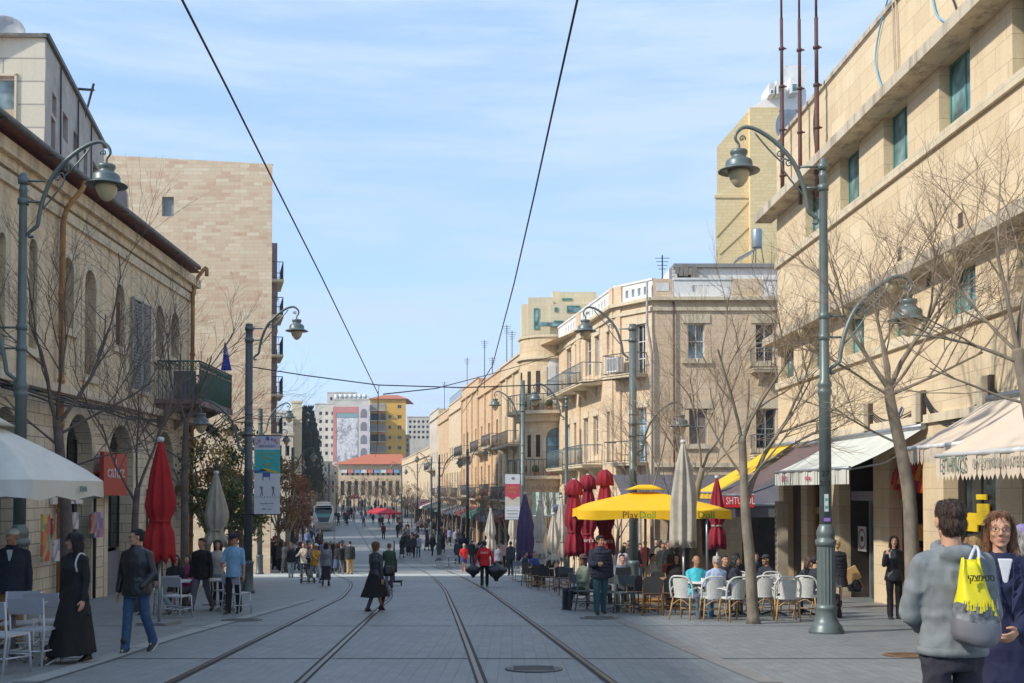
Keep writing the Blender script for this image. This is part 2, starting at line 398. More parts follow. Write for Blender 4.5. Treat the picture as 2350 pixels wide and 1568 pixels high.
# ------------------------------------------------------------------ wall kit
def wall_panel(mb,x0,x1,z0,z1,holes,y=0.0,d=.28,m=0,rm=None):
    """front face with openings (x0,x1,z0,z1[,arch]) and their reveals"""
    rm=m if rm is None else rm
    xs=sorted({x0,x1,*[min(max(h[0],x0),x1) for h in holes],*[min(max(h[1],x0),x1) for h in holes]})
    zs=sorted({z0,z1,*[min(max(h[2],z0),z1) for h in holes],*[min(max(h[3],z0),z1) for h in holes]})
    for i in range(len(xs)-1):
        j=0
        while j<len(zs)-1:
            cx=(xs[i]+xs[i+1])/2
            def inh(j): 
                cz=(zs[j]+zs[j+1])/2
                return any(h[0]<cx<h[1] and h[2]<cz<h[3] for h in holes)
            if inh(j): j+=1; continue
            k=j
            while k+1<len(zs)-1 and not inh(k+1): k+=1
            mb.quad((xs[i],y,zs[j]),(xs[i+1],y,zs[j]),(xs[i+1],y,zs[k+1]),(xs[i],y,zs[k+1]),m); j=k+1
    for h in holes:
        a,b,c,e=h[:4]; arch=len(h)>4 and h[4]
        if arch:
            r=(b-a)/2; cx=(a+b)/2; zc=e-r*arch; n=10
            pts=[(cx+r*math.cos(math.pi*k/n),zc+r*arch*math.sin(math.pi*k/n)) for k in range(n+1)]
            for k in range(n):
                p,q=pts[k],pts[k+1]
                mb.quad((p[0],y,p[1]),(p[0],y,e),(q[0],y,e),(q[0],y,q[1]),m) if k!=n//2-1 or True else None
                mb.quad((p[0],y,p[1]),(q[0],y,q[1]),(q[0],y+d,q[1]),(p[0],y+d,p[1]),rm)
            top=zc
        else:
            mb.quad((a,y,e),(b,y,e),(b,y+d,e),(a,y+d,e),rm); top=e
        mb.quad((a,y,c),(a,y,top),(a,y+d,top),(a,y+d,c),rm)
        mb.quad((b,y,c),(b,y+d,c),(b,y+d,top),(b,y,top),rm)
        mb.quad((a,y,c),(a,y+d,c),(b,y+d,c),(b,y,c),rm)
def window(p,x0,x1,z0,z1,y,fm,gm,nx=2,nz=2,fw=.06,arch=0,open_=False,label=None):
    """frame (with glazing bars) + its pane; set back at depth y"""
    f=MB(); e=.004
    f.box(x0+e,x0+fw,y-.03,y+.03,z0+e,z1-e); f.box(x1-fw,x1-e,y-.03,y+.03,z0+e,z1-e)
    f.box(x0+fw,x1-fw,y-.028,y+.028,z0+e,z0+fw); f.box(x0+fw,x1-fw,y-.028,y+.028,z1-fw,z1-e)
    for k in range(1,nx):
        c=x0+(x1-x0)*k/nx; f.box(c-fw*.4,c+fw*.4,y-.024,y+.024,z0+fw,z1-fw)
    for k in range(1,nz):
        c=z0+(z1-z0)*k/nz; f.box(x0+fw,x1-fw,y-.02,y+.02,c-fw*.35,c+fw*.35)
    w=f.build('window',fm,p)
    if label: w['label']=label
    g=MB(); g.box(x0+.01,x1-.01,y+.004,y+.012,z0+.01,z1-.01); g.build('pane',gm,w)
    return w
def railing(p,x0,x1,y0,y1,z0,h=1.0,step=.12,m=None,name='railing',sides=True,belly=0.0):
    r=MB(); t=.012
    segs=[((x0,y0),(x1,y0))]
    if sides: segs+=[((x0,y1),(x0,y0)),((x1,y1),(x1,y0))]
    for (ax,ay),(bx,by) in segs:
        L=math.hypot(bx-ax,by-ay); n=max(2,int(L/step))
        r.tube([(ax,ay,z0+h),(bx,by,z0+h)],.025,6); r.tube([(ax,ay,z0+.08),(bx,by,z0+.08)],.015,4)
        for k in range(n+1):
            q=(ax+(bx-ax)*k/n,ay+(by-ay)*k/n)
            if belly: 
                d=Vector((by-ay,-(bx-ax))).normalized()*-belly
                d=Vector((0,-belly)) if abs(by-ay)<1e-6 else Vector((0,0))
                r.tube([(q[0],q[1],z0),(q[0]+d.x,q[1]+d.y,z0+h*.3),(q[0],q[1],z0+h)],t,4)
            else: r.tube([(q[0],q[1],z0),(q[0],q[1],z0+h)],t,4)
    return r.build(name,m or M_iron,p)
def balcony(p,x0,x1,z,dep=1.0,slab=None,m=None,h=1.0,brackets=2,belly=0.0):
    b=MB(); b.box(x0,x1,-dep,-.003,z-.16,z); b.box(x0-.04,x1+.04,-dep-.04,-.003,z-.05,z+.004)
    for k in range(brackets):
        c=x0+(x1-x0)*(k+.5)/brackets
        b.prism([(c-.09,-.003,z-.163),(c-.09,-dep*.75,z-.163),(c-.09,-dep*.35,z-.35),(c-.09,-.003,z-.75)],(.18,0,0))
    o=b.build('balcony',slab or S_trim,p)
    railing(o,x0+.03,x1-.03,-dep+.03,-.02,z,h,.2,m,belly=belly)
    return o
def slabrow(p,name,x0,x1,z0,z1,out,m,y0=0.0):
    s=MB(); s.box(x0,x1,-out,y0-.003,z0,z1); return s.build(name,m,p)
def text(s,size,m,name='lettering',ext=.004,align='CENTER'):
    c=bpy.data.curves.new('t','FONT'); c.body=s; c.size=size; c.extrude=ext; c.align_x=align; c.align_y='CENTER'; c.resolution_u=2
    o=bpy.data.objects.new('t',c)
    me=evaluate(o); bpy.data.objects.remove(o); bpy.data.curves.remove(c)
    me.materials.clear(); me.materials.append(m); me.name=name
    q=bpy.data.objects.new(name,me); COL.objects.link(q); return q
def put_text(s,size,m,parent,loc,rot=(math.pi/2,0,0),name='lettering',align='CENTER',sx=1.0):
    q=text(s,size,m,name,align=align); setp(q,parent); q.location=loc; q.rotation_euler=rot; q.scale=(sx,1,1); return q
A0=math.atan(-63/2507); D0=(math.sin(A0),math.cos(A0))
def arch_trim(mb,x0,x1,z0,z1,arch,w=.2,out=.03,m=0):
    """stone surround of an arched opening"""
    r=(x1-x0)/2; cx=(x0+x1)/2; zc=z1-r*arch
    mb.box(x0-w,x0-.002,-out,-.003,z0,zc,m); mb.box(x1+.002,x1+w,-out,-.003,z0,zc,m)
    n=10
    for k in range(n):
        a,b=math.pi*k/n,math.pi*(k+1)/n
        P=[(cx+(r+.002)*math.cos(a),zc+(r+.002)*arch*math.sin(a)),(cx+(r+w)*math.cos(a),zc+(r*arch+w)*math.sin(a)),(cx+(r+w)*math.cos(b),zc+(r*arch+w)*math.sin(b)),(cx+(r+.002)*math.cos(b),zc+(r+.002)*arch*math.sin(b))]
        mb.prism([(q[0],-out,q[1]) for q in P],(0,out-.003,0),m)
# ================================================================== RIGHT: long slab-clad office building
def right_building():
    P=G(2025,1385); f=Fac((P.x,P.y),(-D0[0],-D0[1]),P.z)
    root=f.root('office_building'); tag(root,'long sandstone slab building with projecting ledges above the awnings, right edge','building')
    xe=f.s(1787); xn=xe+33
    zc1=f.at(2206,f and 80)[1]
    # levels from the photo
    zcor=f.at(1790,486)[1]; zpar=f.at(1880,217)[1]; zs2=f.at(1786,607)[1]; zl=f.at(1785,781)[1]; zs4=f.at(1792,884)[1]; zs5=f.at(1903,999)[1]
    w0=f.at(2177,160); wb=f.at(2177,276); w1=f.s(2237)
    up=[]; 
    s5=f.s(2177); s4=f.s(2045.4); s3=f.s(1941.6); pitch=(s5-s3)/2; ww=f.s(2237)-s5
    ztop=zcor-.12; zb_=zs2+.12
    for k in range(-3,4):
        a=s5+k*pitch
        if a>xe+.3: up.append((a-.3,a+ww,zb_,ztop))
    lo=[]; t5=f.s(2185.6); t4=f.s(2058); pt=pitch; lw=f.s(2252)-t5
    for k in range(-4,4):
        a=s5+k*pitch*.98+.15
        if a>xe+.3: lo.append((a-.3,a+ww,zs4+.15,zl-.45))
    # ground floor openings
    gtop=zs5-.75
    ops=[(f.s(1798),f.s(1838)),(f.s(1852),f.s(1900)),(f.s(1925),f.s(2004)),(f.s(2040),f.s(2118)),(f.s(2165),f.s(2285)),(f.s(2345),f.s(2345)+3.2),(f.s(2345)+4,f.s(2345)+7.5)]
    gh=[(a,b,-.9,gtop) for a,b in ops]
    w=MB(); holes=up+lo+gh
    wall_panel(w,xe,xn,-1.5,zpar,[h for h in holes if h[0]>xe],0,.34)
    w.quad((xe,0,-1.5),(xe,0,zpar),(xe,14,zpar),(xe,14,-1.5)); w.quad((xn,0,-1.5),(xn,14,-1.5),(xn,14,zpar),(xn,0,zpar))
    w.quad((xe,0,zpar),(xn,0,zpar),(xn,14,zpar),(xe,14,zpar)); w.quad((xe,14,-1.5),(xe,14,zpar),(xn,14,zpar),(xn,14,-1.5))
    w.build('wall',S_R1,root)
    slabrow(root,'cornice',xe-.75,xn,zcor-.14,zcor+.14,.62,S_R1t)
    slabrow(root,'coping',xe-.05,xn,zpar+.003,zpar+.14,.08,S_R1t)
    slabrow(root,'string_course',xe,xn,zs2-.14,zs2+.08,.10,S_trim)
    slabrow(root,'ledge',xe-.25,xn,zl-.22,zl+.05,.5,S_R1t)
    slabrow(root,'string_course',xe,xn,zs4-.14,zs4+.08,.10,S_trim)
    slabrow(root,'string_course',xe,xn,zs5-.1,zs5+.1,.09,S_trim)
    for h in up+lo:
        if h[0]<xe: continue
        window(root,h[0]+.02,h[1]-.01,h[2]+.01,h[3]-.01,.27,M_teal,M_glt,2,1,.055)
    # dark room behind shop fronts
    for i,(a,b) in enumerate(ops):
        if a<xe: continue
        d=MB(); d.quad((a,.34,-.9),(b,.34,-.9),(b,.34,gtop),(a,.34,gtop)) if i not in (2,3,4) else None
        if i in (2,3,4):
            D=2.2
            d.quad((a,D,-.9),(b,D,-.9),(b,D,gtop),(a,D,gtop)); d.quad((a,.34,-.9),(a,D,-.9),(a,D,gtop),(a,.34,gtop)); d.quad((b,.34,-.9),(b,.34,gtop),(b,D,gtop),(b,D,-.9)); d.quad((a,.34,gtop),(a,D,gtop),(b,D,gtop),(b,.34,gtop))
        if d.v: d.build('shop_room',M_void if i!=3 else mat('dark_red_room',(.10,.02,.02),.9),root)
    # vent openings and brackets
    for (u,v) in ((1948,290),(1812,432),(2205,503),(2065,581),(2132,640),(1876,1040-60)):
        s,z=f.at(u,v); q=MB(); q.box(s-.11,s+.11,-.012,-.003,z-.14,z+.14,0); q.box(s-.13,s+.13,-.03,-.004,z-.17,z-.145,0); q.build('vent',mat('rust_vent',(.08,.055,.04),.8),root)
    for (u,v) in ((2275,905),(2120,935),(1999,960),(1903,975)):
        s,z=f.at(u,v); q=MB(); q.box(s-.2,s+.05,-.22,-.003,z-.35,z+.38,0); q.box(s+.053,s+.16,-.1,-.003,z-.36,z+.39,1); q.build('wall_box',[S_trim,M_void],root)
    # shop fronts
    def shopglass(i,label,back=.5,fm=M_dark):
        a,b=ops[i]; return window(root,a+.03,b-.03,-.88+.02,gtop-.05,back,fm,glass('shop_glass',(.03,.04,.04),.05),3,2,.05,label=label)
    a,b=ops[4]; shopglass(4,'dark shop window under the cream lettered awning')
    for (u0,v0,u1,v1,c) in ((2245,1157,2272,1205,(.85,.62,.02)),(2210,1178,2245,1218,(.85,.62,.02)),(2243,1135,2266,1147,(.8,.6,.1))):
        s0,z0=f.at(u0,v1,.45); s1,z1=f.at(u1,v0,.45); q=MB(); q.box(s0,s1,.42,.45,z0,z1); q.build('poster',mat('yellow_card',(.80,.56,.02),.6,var=.05),root)
    cs=[(.5,.1,.05),(.6,.4,.05),(.45,.38,.28),(.1,.25,.2),(.35,.05,.08),(.55,.5,.42),(.12,.14,.3)]
    rg=random.Random(12)
    for i in (2,3,4,5,6):
        if i>=len(ops): continue
        a,b=ops[i]
        dd=2.0 if i in(2,3,4) else .3
        for row in range(4):
            z=-.5+row*.72; x=a+.2
            if dd>1: q=MB(); q.box(a+.1,b-.1,dd-.35,dd-.02,z-.05,z); q.build('shop_shelf',mat('shelf_wood',(.30,.20,.12),.6),root)
            while x<b-.35 and dd>1:
                w_=rg.uniform(.12,.4); h_=rg.uniform(.15,.55); c=rg.randrange(7); q=MB(); q.box(x,x+w_,dd-.33,dd-.08,z+.002,z+h_); q.build('shop_goods',mat('goods_%d'%c,cs[c],.6,var=.25,scale=9),root); x+=w_+rg.uniform(.03,.2)
    # entrance with glass door, green light and round no-entry style poster
    a,b=ops[2]
    q=MB(); q.box(a,b,.36,.42,f.at(1960,1150)[1],f.at(1960,1128)[1]); q.build('door_lintel',mat('mauve_box',(.30,.25,.30),.5),root)
    dr=window(root,a+.9,b-.02,-.86,f.at(1970,1152)[1],.6,mat('alu_door',(.45,.5,.5),.3,.7),glass('door_glass',(.05,.09,.09),.04),2,1,.05,label='glass entrance door beside the stone pillar')
    s,z=f.at(1978,1237,.5); q=MB(); n=24; q.box(s-.34,s+.34,.50,.515,z-.36,z+.36,0)
    q.rings([[(s+r*math.cos(2*math.pi*k/n),y,z+r*math.sin(2*math.pi*k/n)) for k in range(n)] for r,y in ((.24,.497),(.30,.497))],1,False,False)
    q.rings([[(s+.02+r*math.cos(2*math.pi*k/n),y,z+r*.7*math.sin(2*math.pi*k/n)) for k in range(n)] for r,y in ((.005,.493),(.13,.493))],2,False,False)
    q.build('poster',[mat('white_poster',(.6,.58,.54),.6),mat('maroon_ring',(.22,.03,.05),.6),M_dark],root)
    s,z=f.at(1966,1190,.8); q=MB(); q.ell((s,.8,z),(.12,.03,.12)); q.build('green_lamp',mat('green_glow',(.02,.75,.2),.4,emit=1.2,var=.02,bmp=0),root)
    # wooden brown door frames
    a,b=ops[1]; q=MB()
    for k in range(4): q.box(a+(b-a)*k/4+.05,a+(b-a)*k/4+.2,.22,.30,-.9,gtop-.1)
    q.box(a,b,.2,.31,f.at(1870,1180)[1],f.at(1870,1165)[1]); q.build('door_frame',mat('varnished_wood',(.42,.19,.04),.4,var=.2,scale=4,stretch=(2,2,.3)),root)
    # hanging textiles in the red shop
    a,b=ops[3]; 
    cols=[((.55,.05,.03)),((.62,.10,.02)),((.35,.02,.04)),((.65,.22,.02))]
    for k in range(14):
        s=a+.15+(b-a-.3)*k/13; zt=gtop-.15-rnd.random()*.2; hh=.5+rnd.random()*.5
        q=MB(); q.tube([(s,.1+rnd.random()*.3,zt),(s+.02,.15,zt-hh*.5),(s-.02,.12,zt-hh)],[.05,.11,.13],7); q.build('hanging_textile',mat('textile_%d'%(k%4),cols[k%4],.8,var=.3,scale=8,stretch=(6,6,1)),root)
    q=MB(); q.box(a,b,.5,.7,1.7,2.1); q.build('shop_fascia',mat('orange_board',(.55,.22,.02),.6),root)
    for k in range(5):
        s=a+.25+(b-a-.5)*k/4; q=MB(); q.tube([(s,.7,1.5),(s,.68,.9),(s,.7,.1)],[.06,.2,.24],8); q.build('hanging_dress',mat('textile_%d'%((k*2+1)%3),cols[k%3],.8),root)
    # slim ladder-like quoin column in front of the first pier
    sp=f.s(1818); q=MB(); q.box(sp-.16,sp+.16,-.55,-.2,-1.0,2.6); 
    for k in range(16): q.box(sp-.12,sp+.12,-.57,-.552,-.7+k*.2,-.59+k*.2,1)
    q.build('pilaster',[S_R1t,mat('cream_block',(.55,.49,.38),.8)],root)
    # cables and hoses
    def cable(pts,r,m,nm='cable',off=-.06):
        q=MB(); P=[]
        for (u,v) in pts:
            s,z=f.at(u,v,off); P.append((s,off,z))
        q.tube(curve_interp(P,5),r,6); return q.build(nm,m,root)
    cable([(2040,-10),(2018,70),(2009,140),(2022,195),(2040,226)],.022,mat('blue_hose',(.16,.42,.62),.5),'hose')
    cable([(2138,-15),(2148,30),(2165,48),(2198,60)],.022,mat('blue_hose',(.16,.42,.62),.5),'hose')
    for (pts) in ([(2048,-5),(2050,90),(2054,185)],[(2055,-5),(2060,110),(2061,180)],[(2185,-5),(2194,20),(2196,45)]):
        cable(pts,.02,M_wire if pts[0][0]>2100 else mat('cream_cable',(.5,.42,.3),.7))
    cable([(1873,220),(1868,290),(1873,350),(1878,398)],.03,M_wire)
    for dz in range(4):
        cable([(2120,905+dz*4),(2150,945+dz*7),(2200,955+dz*6),(2240,930+dz*3),(2275,893+dz*4)],.018,M_wire)
        cable([(1999,945+dz*4),(2035,965+dz*7),(2090,945+dz*5),(2120,918)],.015,M_wire)
    cable([(2278,893),(2310,930),(2360,985)],.04,M_wire); cable([(2050,990),(2062,955),(2070,935)],.03,mat('blue_cable',(.08,.10,.3),.5))
    # wall lanterns beneath the ledge
    for (u,v) in ((2183,590),(2046,655),(1938,715),(1842,760)):
        s,z=f.at(u,v,-.35); q=MB(); q.ell((s,-.35,z),(.16,.16,.2)); q.build('lantern_globe',M_opal,root)
    # pigeon on the upper cornice
    return f,root,zpar,xe,zcor,ops,gtop
FR,RR,zpar,xe,zcor,ops,gtop=right_building()
def pigeon():
    s,z=FR.at(2226,36,-.5); p=FR.w(s,-.45,zcor+.14)
    b=MB(); b.ell((0,0,.11),(.13,.065,.07),M=Matrix.Rotation(.35,3,'Y')); b.ell((.12,0,.2),(.04,.035,.04)); b.cap((.08,0,.14),(.12,0,.2),.045,.03); b.cap((.15,0,.2),(.18,0,.19),.012,.004); b.prism([(-.1,-.03,.1),(-.1,.03,.1),(-.24,.04,.06),(-.24,-.04,.06)],(0,0,.015)); b.cap((.0,.03,.06),(0,.03,0),.01,.008); b.cap((.0,-.03,.06),(0,-.03,0),.01,.008)
    o=b.build('pigeon',mat('pigeon_grey',(.12,.12,.13),.7),loc=p,rz=2.4); tag(o,'grey pigeon standing on the upper ledge of the sandstone building','pigeon')
pigeon()
def masts():
    for (ub,vb,ut,rr,lab) in ((1796,462,1790,.07,'leftmost rusty mast fixed to the end of the sandstone building'),(1837,470,1830,.065,'middle rusty mast fixed to the end of the sandstone building'),(1876,455,1875,.075,'right rusty mast fixed behind the lamp post on the sandstone building')):
        s,z=FR.at(ub,vb,-.35); p=FR.w(s,-.35-.0,z)
        H=AT(ut,-120,p.y).z-p.z
        r=thing('antenna_mast',lab,'mast',p,0,'rusty masts on the sandstone building')
        b=MB(); b.tube([(0,0,0),(0,0,H*.45)],rr,10); b.tube([(0,0,H*.45),(0,0,H*.72)],rr*.8,10); b.tube([(0,0,H*.72),(0,0,H)],rr*.55,8); b.build('pole',M_rustred,r)
        for k in (.1,.28,.45,.60): 
            q=MB(); q.lathe([(rr*1.0,-.05),(rr*1.45,-.04),(rr*1.45,-.0),(rr*1.45,.03),(rr*1.0,.04)],(0,0,H*k),10); q.box(0,.16,-.02,.02,H*k-.02,H*k+.02); q.build('bracket',M_rustred,r)
masts()
# ================================================================== LEFT: long stone building with eaves
def left_building():
    P=G(233,1370); f=Fac((P.x,P.y),D0,P.z)
    root=f.root('stone_shop_building'); tag(root,'long old stone building with arched windows and eaves on the left','building')
    x1=f.s(437); x0=-56
    ze=f.at(448,594,-.55)[1]-.3; zstr=f.at(0,398)[1]; zl=f.at(0,852)[1]-.1
    def rect(u0,u1,vt,vb,arch=0):
        uc=(u0+u1)/2; a=f.s(u0); b=f.s(u1); zt=f.at(uc,vt)[1]; zb=f.at(uc,vb)[1]; return [a,b,zb,zt,arch]
    # tall arched windows of the upper floor
    wins=[rect(-12,3,530,830,1),rect(58,77,545,800,1),rect(137,162,588,752,1),rect(188,214,618,862,1),rect(260,279,651,795,1),rect(300,331,690,890,1),rect(353,371,700,822,1),rect(388,407,716,822,1)]
    for k in range(9): wins.append([wins[0][0]-3.2*(k+1),wins[0][0]-3.2*(k+1)+1.1,wins[0][2],wins[0][3],1])
    small=[rect(253,266,488,545),rect(300,314,545,568) ,rect(354,366,556,582),rect(384,408,600,628)]
    gd=[rect(-8,35,935,1185,1),rect(145,205,950,1250,1),rect(243,300,975,1340,1),rect(352,392,990,1290,1)]
    for g in gd: g[2]=-.9
    gd[0]=[gd[0][0]-.5,gd[0][1],.4,gd[0][3],1]
    for k in range(4): gd.append([gd[0][0]-4*(k+1),gd[0][0]-4*(k+1)+2.4,-.6,gd[0][3],.8])
    w=MB(); wall_panel(w,x0,x1,zl,ze-.15,[tuple(h) for h in wins+small if h[0]>x0],0,.42)
    w.quad((x1,0,-1.8),(x1,11,-1.8),(x1,11,ze-.15),(x1,0,ze-.15)); w.quad((x0,0,-1.5),(x0,0,ze-.15),(x0,11,ze-.15),(x0,11,-1.5)); w.quad((x0,11,-1.8),(x0,11,ze),(x1,11,ze),(x1,11,-1.8))
    w.build('upper_wall',S_L1,root)
    w=MB(); wall_panel(w,x0,x1,-1.8,zl,[tuple(h) for h in gd if h[0]>x0],-.04,.5); w.build('shop_wall',S_L1g,root)
    slabrow(root,'string_course',x0,x1+.06,zstr-.16,zstr+.12,.09,S_trim)
    slabrow(root,'ledge',x0,x1+.1,zl-.12,zl+.1,.26,S_L1g)
    slabrow(root,'moulding',x0,x1+.1,ze-.75,ze-.5,.14,S_L1)
    slabrow(root,'moulding',x0,x1+.2,ze-.5,ze-.18,.3,S_L1)
    # sloped tiled roof with eaves
    r=MB(); r.prism([(x0-.2,-.62,ze-.02),(x0-.2,-.62,ze+.08),(x0-.2,5.5,ze+1.9),(x0-.2,11.5,ze),(x0-.2,11.5,ze-.15)],(f.at(455,600,-.62)[0]-x0+.15,0,0)); r.build('roof',M_roofd,root)
    r=MB(); r.tube([(x0,-.68,ze-.02),(f.at(457,600,-.68)[0],-.68,ze-.02)],.085,8); 
    for k in range(24):
        xx=x0+1+k*(x1-x0)/24; r.box(xx-.04,xx+.04,-.79,-.57,ze-.13,ze-.10)
    r.build('gutter',M_gut,root)
    # raised ridge piece at the far end
    r=MB(); a=f.s(382); r.prism([(a,-.35,ze+.1),(a,2.2,ze+.95),(a,4.5,ze+.1)],(x1-a+.1,0,0)); r.build('dormer_roof',M_roofd,root)
    q=MB(); 
    for h in wins:
        if h[0]<x0: continue
        tr=MB(); arch_trim(tr,h[0],h[1],h[2],h[3],1,.22,.035); tr.box(h[0]-.28,h[1]+.28,-.09,-.003,h[2]-.2,h[2]); tr.build('window_surround',S_trim,root)
    for h in gd: 
        if h[0]>x0: tr=MB(); arch_trim(tr,h[0],h[1],max(h[2],-.9),h[3],h[4],.3,.075); tr.build('arch_surround',S_trim,root)
    for i,h in enumerate(wins):
        if h[0]<x0: continue
        a,b,c,e=h[:4]
        if i==4:
            s=MB(); n=24
            for k in range(n): s.obox(((a+b)/2,.12,c+.05+(e-c-.6)*k/n),(b-a-.1,.02,.075),rx=.5)
            s.box(a+.02,a+.09,.1,.14,c,e-.5); s.box(b-.09,b-.02,.1,.14,c,e-.5); s.build('shutter',M_wood,root,)['label']='brown louvred shutter'
        elif i==5:
            for (p,q_) in ((a-.25,(a+b)/2-.02),((a+b)/2+.02,b+.25)):
                s=MB(); n=26
                for k in range(n): s.obox(((p+q_)/2,-.09,c-.05+(e-c)*k/n),(q_-p-.08,.02,.075),rx=.5)
                s.box(p,p+.07,-.12,-.06,c-.1,e); s.box(q_-.07,q_,-.12,-.06,c-.1,e); s.box(p,q_,-.12,-.06,e-.06,e); s.build('shutter',M_shut,root)
        elif i in (1,2,3):
            s=MB(); s.quad((a,.40,c),(b,.40,c),(b,.40,e),(a,.40,e)); s.build('blocked_opening',mat('grey_infill',(.20,.18,.15),.95,var=.3,scale=2,bmp=.5),root)
        else: window(root,a,b,c,e,.33,M_shut,M_gl,2,3)
    for h in small:
        s=MB(); s.quad((h[0],.3,h[2]),(h[1],.3,h[2]),(h[1],.3,h[3]),(h[0],.3,h[3])); s.build('vent',M_wood,root)
    for i,h in enumerate(gd):
        if h[0]<x0: continue
        a,b,c,e=h[:4]
        window(root,a,b,max(c,-.85)+(2.2 if i==2 else 0),e,.38,M_dark,M_gl,3,2,.05)
        if i==2:
            d=MB(); d.box(a+.05,b-.05,.3,.36,-.9,c+3.05 if c>0 else 1.25); d.build('door',mat('grey_metal_door',(.16,.16,.19),.5,var=.1),root)
    # shopfront boards between the arches
    for (u0,v0,u1,v1,col,txt,tc) in ((118,1136,187,1158,(.72,.68,.64),'ZARIEN',(.55,.02,.05)),):
        s0,z0=f.at(u0,v1,-.1); s1,z1=f.at(u1,v0,-.1)
        o=MB(); o.box(s0,s1,-.14,-.06,z0,z1); pr=o.build('shop_fascia',mat('pale_board',col,.6),root)
        put_text(txt,(z1-z0)*.9,mat('crimson_letter',tc,.6),pr,((s0+s1)/2,-.146,(z0+z1)/2))
    # drain pipes
    def pipe(u,vb_,top_u,knee):
        s=f.s(u); q=MB(); zt=f.at(u,knee)[1]
        q.tube([(s,-.17,-.9),(s,-.17,zt-.5),(s,-.2,zt-.3)],.075,10)
        q.tube(curve_interp([(s,-.2,zt-.32),(s,-.3,zt),(s+.12,-.62,zt+.5),(s+.12,-.66,ze-.1)],4),.07,8)
        for k in range(8): q.lathe([(.075,-.05),(.1,-.05),(.1,.05),(.075,.05)],(s,-.17,.3+k*1.15),10)
        q.build('drainpipe',M_rust,root)
    pipe(123,1200,150,470); pipe(429,1200,450,640)
    # cable bundle along the ledge
    for k in range(5):
        q=MB(); pts=[]; r0=random.Random(k)
        for j in range(14):
            t=j/13; pts.append((f.s(0)-1+t*(f.s(352)-f.s(0)+1),-.36-.03*k,f.at(60,895+k*4)[1]+.02*r0.uniform(-1,1)*3-.05*math.sin(j*1.3+k)-t*.15))
        q.tube(pts,.025,5); q.build('cable',M_wire,root)
    for (ux,z0,z1) in ((160,-1,3.0),(209,0,3.2),(330,0,3.2)):
        q=MB(); s=f.s(ux); q.tube([(s,-.12,z0),(s,-.12,z1)],.04,6); q.build('cable',M_dark,root)
    # balcony box on the corner, closed with green sheets, on brackets
    s0=f.s(352); s1=f.s(432); zb=f.at(352,915)[1]; zt=f.at(352,828)[1]
    dep=1.55
    b=MB(); b.box(s0,x1+.0,-dep,-.003,zb-.16,zb); b.box(s0,x1,-dep-.05,-dep+.02,zb-.24,zb-.02)
    for c in (s0+.3,(s0+x1)/2,x1-.3): b.prism([(c-.1,-.003,zb-.163),(c-.1,-dep*.8,zb-.163),(c-.1,-dep*.3,zb-.5),(c-.1,-.003,zb-1.0)],(.2,0,0))
    bal=b.build('balcony',mat('old_red_concrete',(.22,.15,.13),.85,var=.2,scale=2),root)
    g=MB()
    def fence_line(a,b_,m):
        L=math.hypot(b_[0]-a[0],b_[1]-a[1]); n=int(L/.14)
        for k in range(n+1):
            x=a[0]+(b_[0]-a[0])*k/n; y=a[1]+(b_[1]-a[1])*k/n; m.tube([(x,y,zb),(x,y,zt)],.012,4)
            if k<n:
                x2=a[0]+(b_[0]-a[0])*(k+1)/n; y2=a[1]+(b_[1]-a[1])*(k+1)/n
                m.tube([(x,y,zt-.25),(x2,y2,zt-.02)],.01,4); m.tube([(x,y,zt-.02),(x2,y2,zt-.25)],.01,4)
        m.tube([(a[0],a[1],zt),(b_[0],b_[1],zt)],.03,6); m.tube([(a[0],a[1],zt-.27),(b_[0],b_[1],zt-.27)],.015,4)
    fence_line((s0,0),(s0,-dep),g); fence_line((s0,-dep),(x1,-dep),g); fence_line((x1,-dep),(x1,0),g); g.build('railing',mat('green_iron',(.04,.09,.075),.5),bal)
    sh=MB(); n=30
    for k in range(n):
        xa=s0+.02+(x1-s0-.04)*k/n; xb=s0+.02+(x1-s0-.04)*(k+1)/n; o=.02*(k%2); sh.quad((xa,-dep+.03+o,zb+.01),(xb,-dep+.05-o,zb+.01),(xb,-dep+.05-o,zt-.28),(xa,-dep+.03+o,zt-.28))
    sh.quad((x1-.03,-dep,zb+.01),(x1-.03,0,zb+.01),(x1-.03,0,zt-.3),(x1-.03,-dep,zt-.3))
    sh.build('screen',M_balg,bal)
    sh=MB(); sh.box(s0+.35,s0+.38,-dep+.25,-.55,zb+.01,zt-.3); sh.build('screen',mat('grey_board',(.19,.175,.18),.8),bal)
    return f,root,zb,zt,x1
FL,RL,zbal,zbt,xl1=left_building()
def flag(f,u,v,lab,s=1.0):
    pass
def blue_flag():
    s=FL.s(437)-.9; p=FL.w(s,-1.5,zbt); r=thing('flag','blue and white cloth flag hanging on the green balcony','flag',p,0)
    b=MB(); b.tube([(0,0,-.2),(0,0,1.2)],.015,6); b.build('pole',M_dark,r)
    b=MB(); rows=[]
    for i in range(8):
        z=1.15-i*.15; w=.06+.05*i+.02*math.sin(i); rows.append([(x*w,.03*math.sin(x*6+i),z) for x in [k/6-.35 for k in range(7)]])
    for i in range(7):
        for k in range(6): b.quad(rows[i][k],rows[i][k+1],rows[i+1][k+1],rows[i+1][k],0 if i<3 else 1)
    o=b.build('cloth',[mat('flag_pale',(.35,.35,.6),.8),mat('flag_blue',(.02,.06,.45),.8)],r)
blue_flag()
def spotlights():
    p=FL.w(FL.s(440),-1.2,zbal-.75); r=thing('floodlight','pair of dark floodlights hanging under the green balcony','floodlight',p,0)
    for d in (-.45,.35):
        b=MB(); b.obox((d,0,-.05),(.45,.3,.3),rz=.3,ry=.5*(1 if d<0 else -1)); b.build('lamp_housing',M_dark,r); b=MB(); b.tube([(d,0,.1),(0,.2,.55)],.02,6); b.build('bracket',M_dark,r)
spotlights()
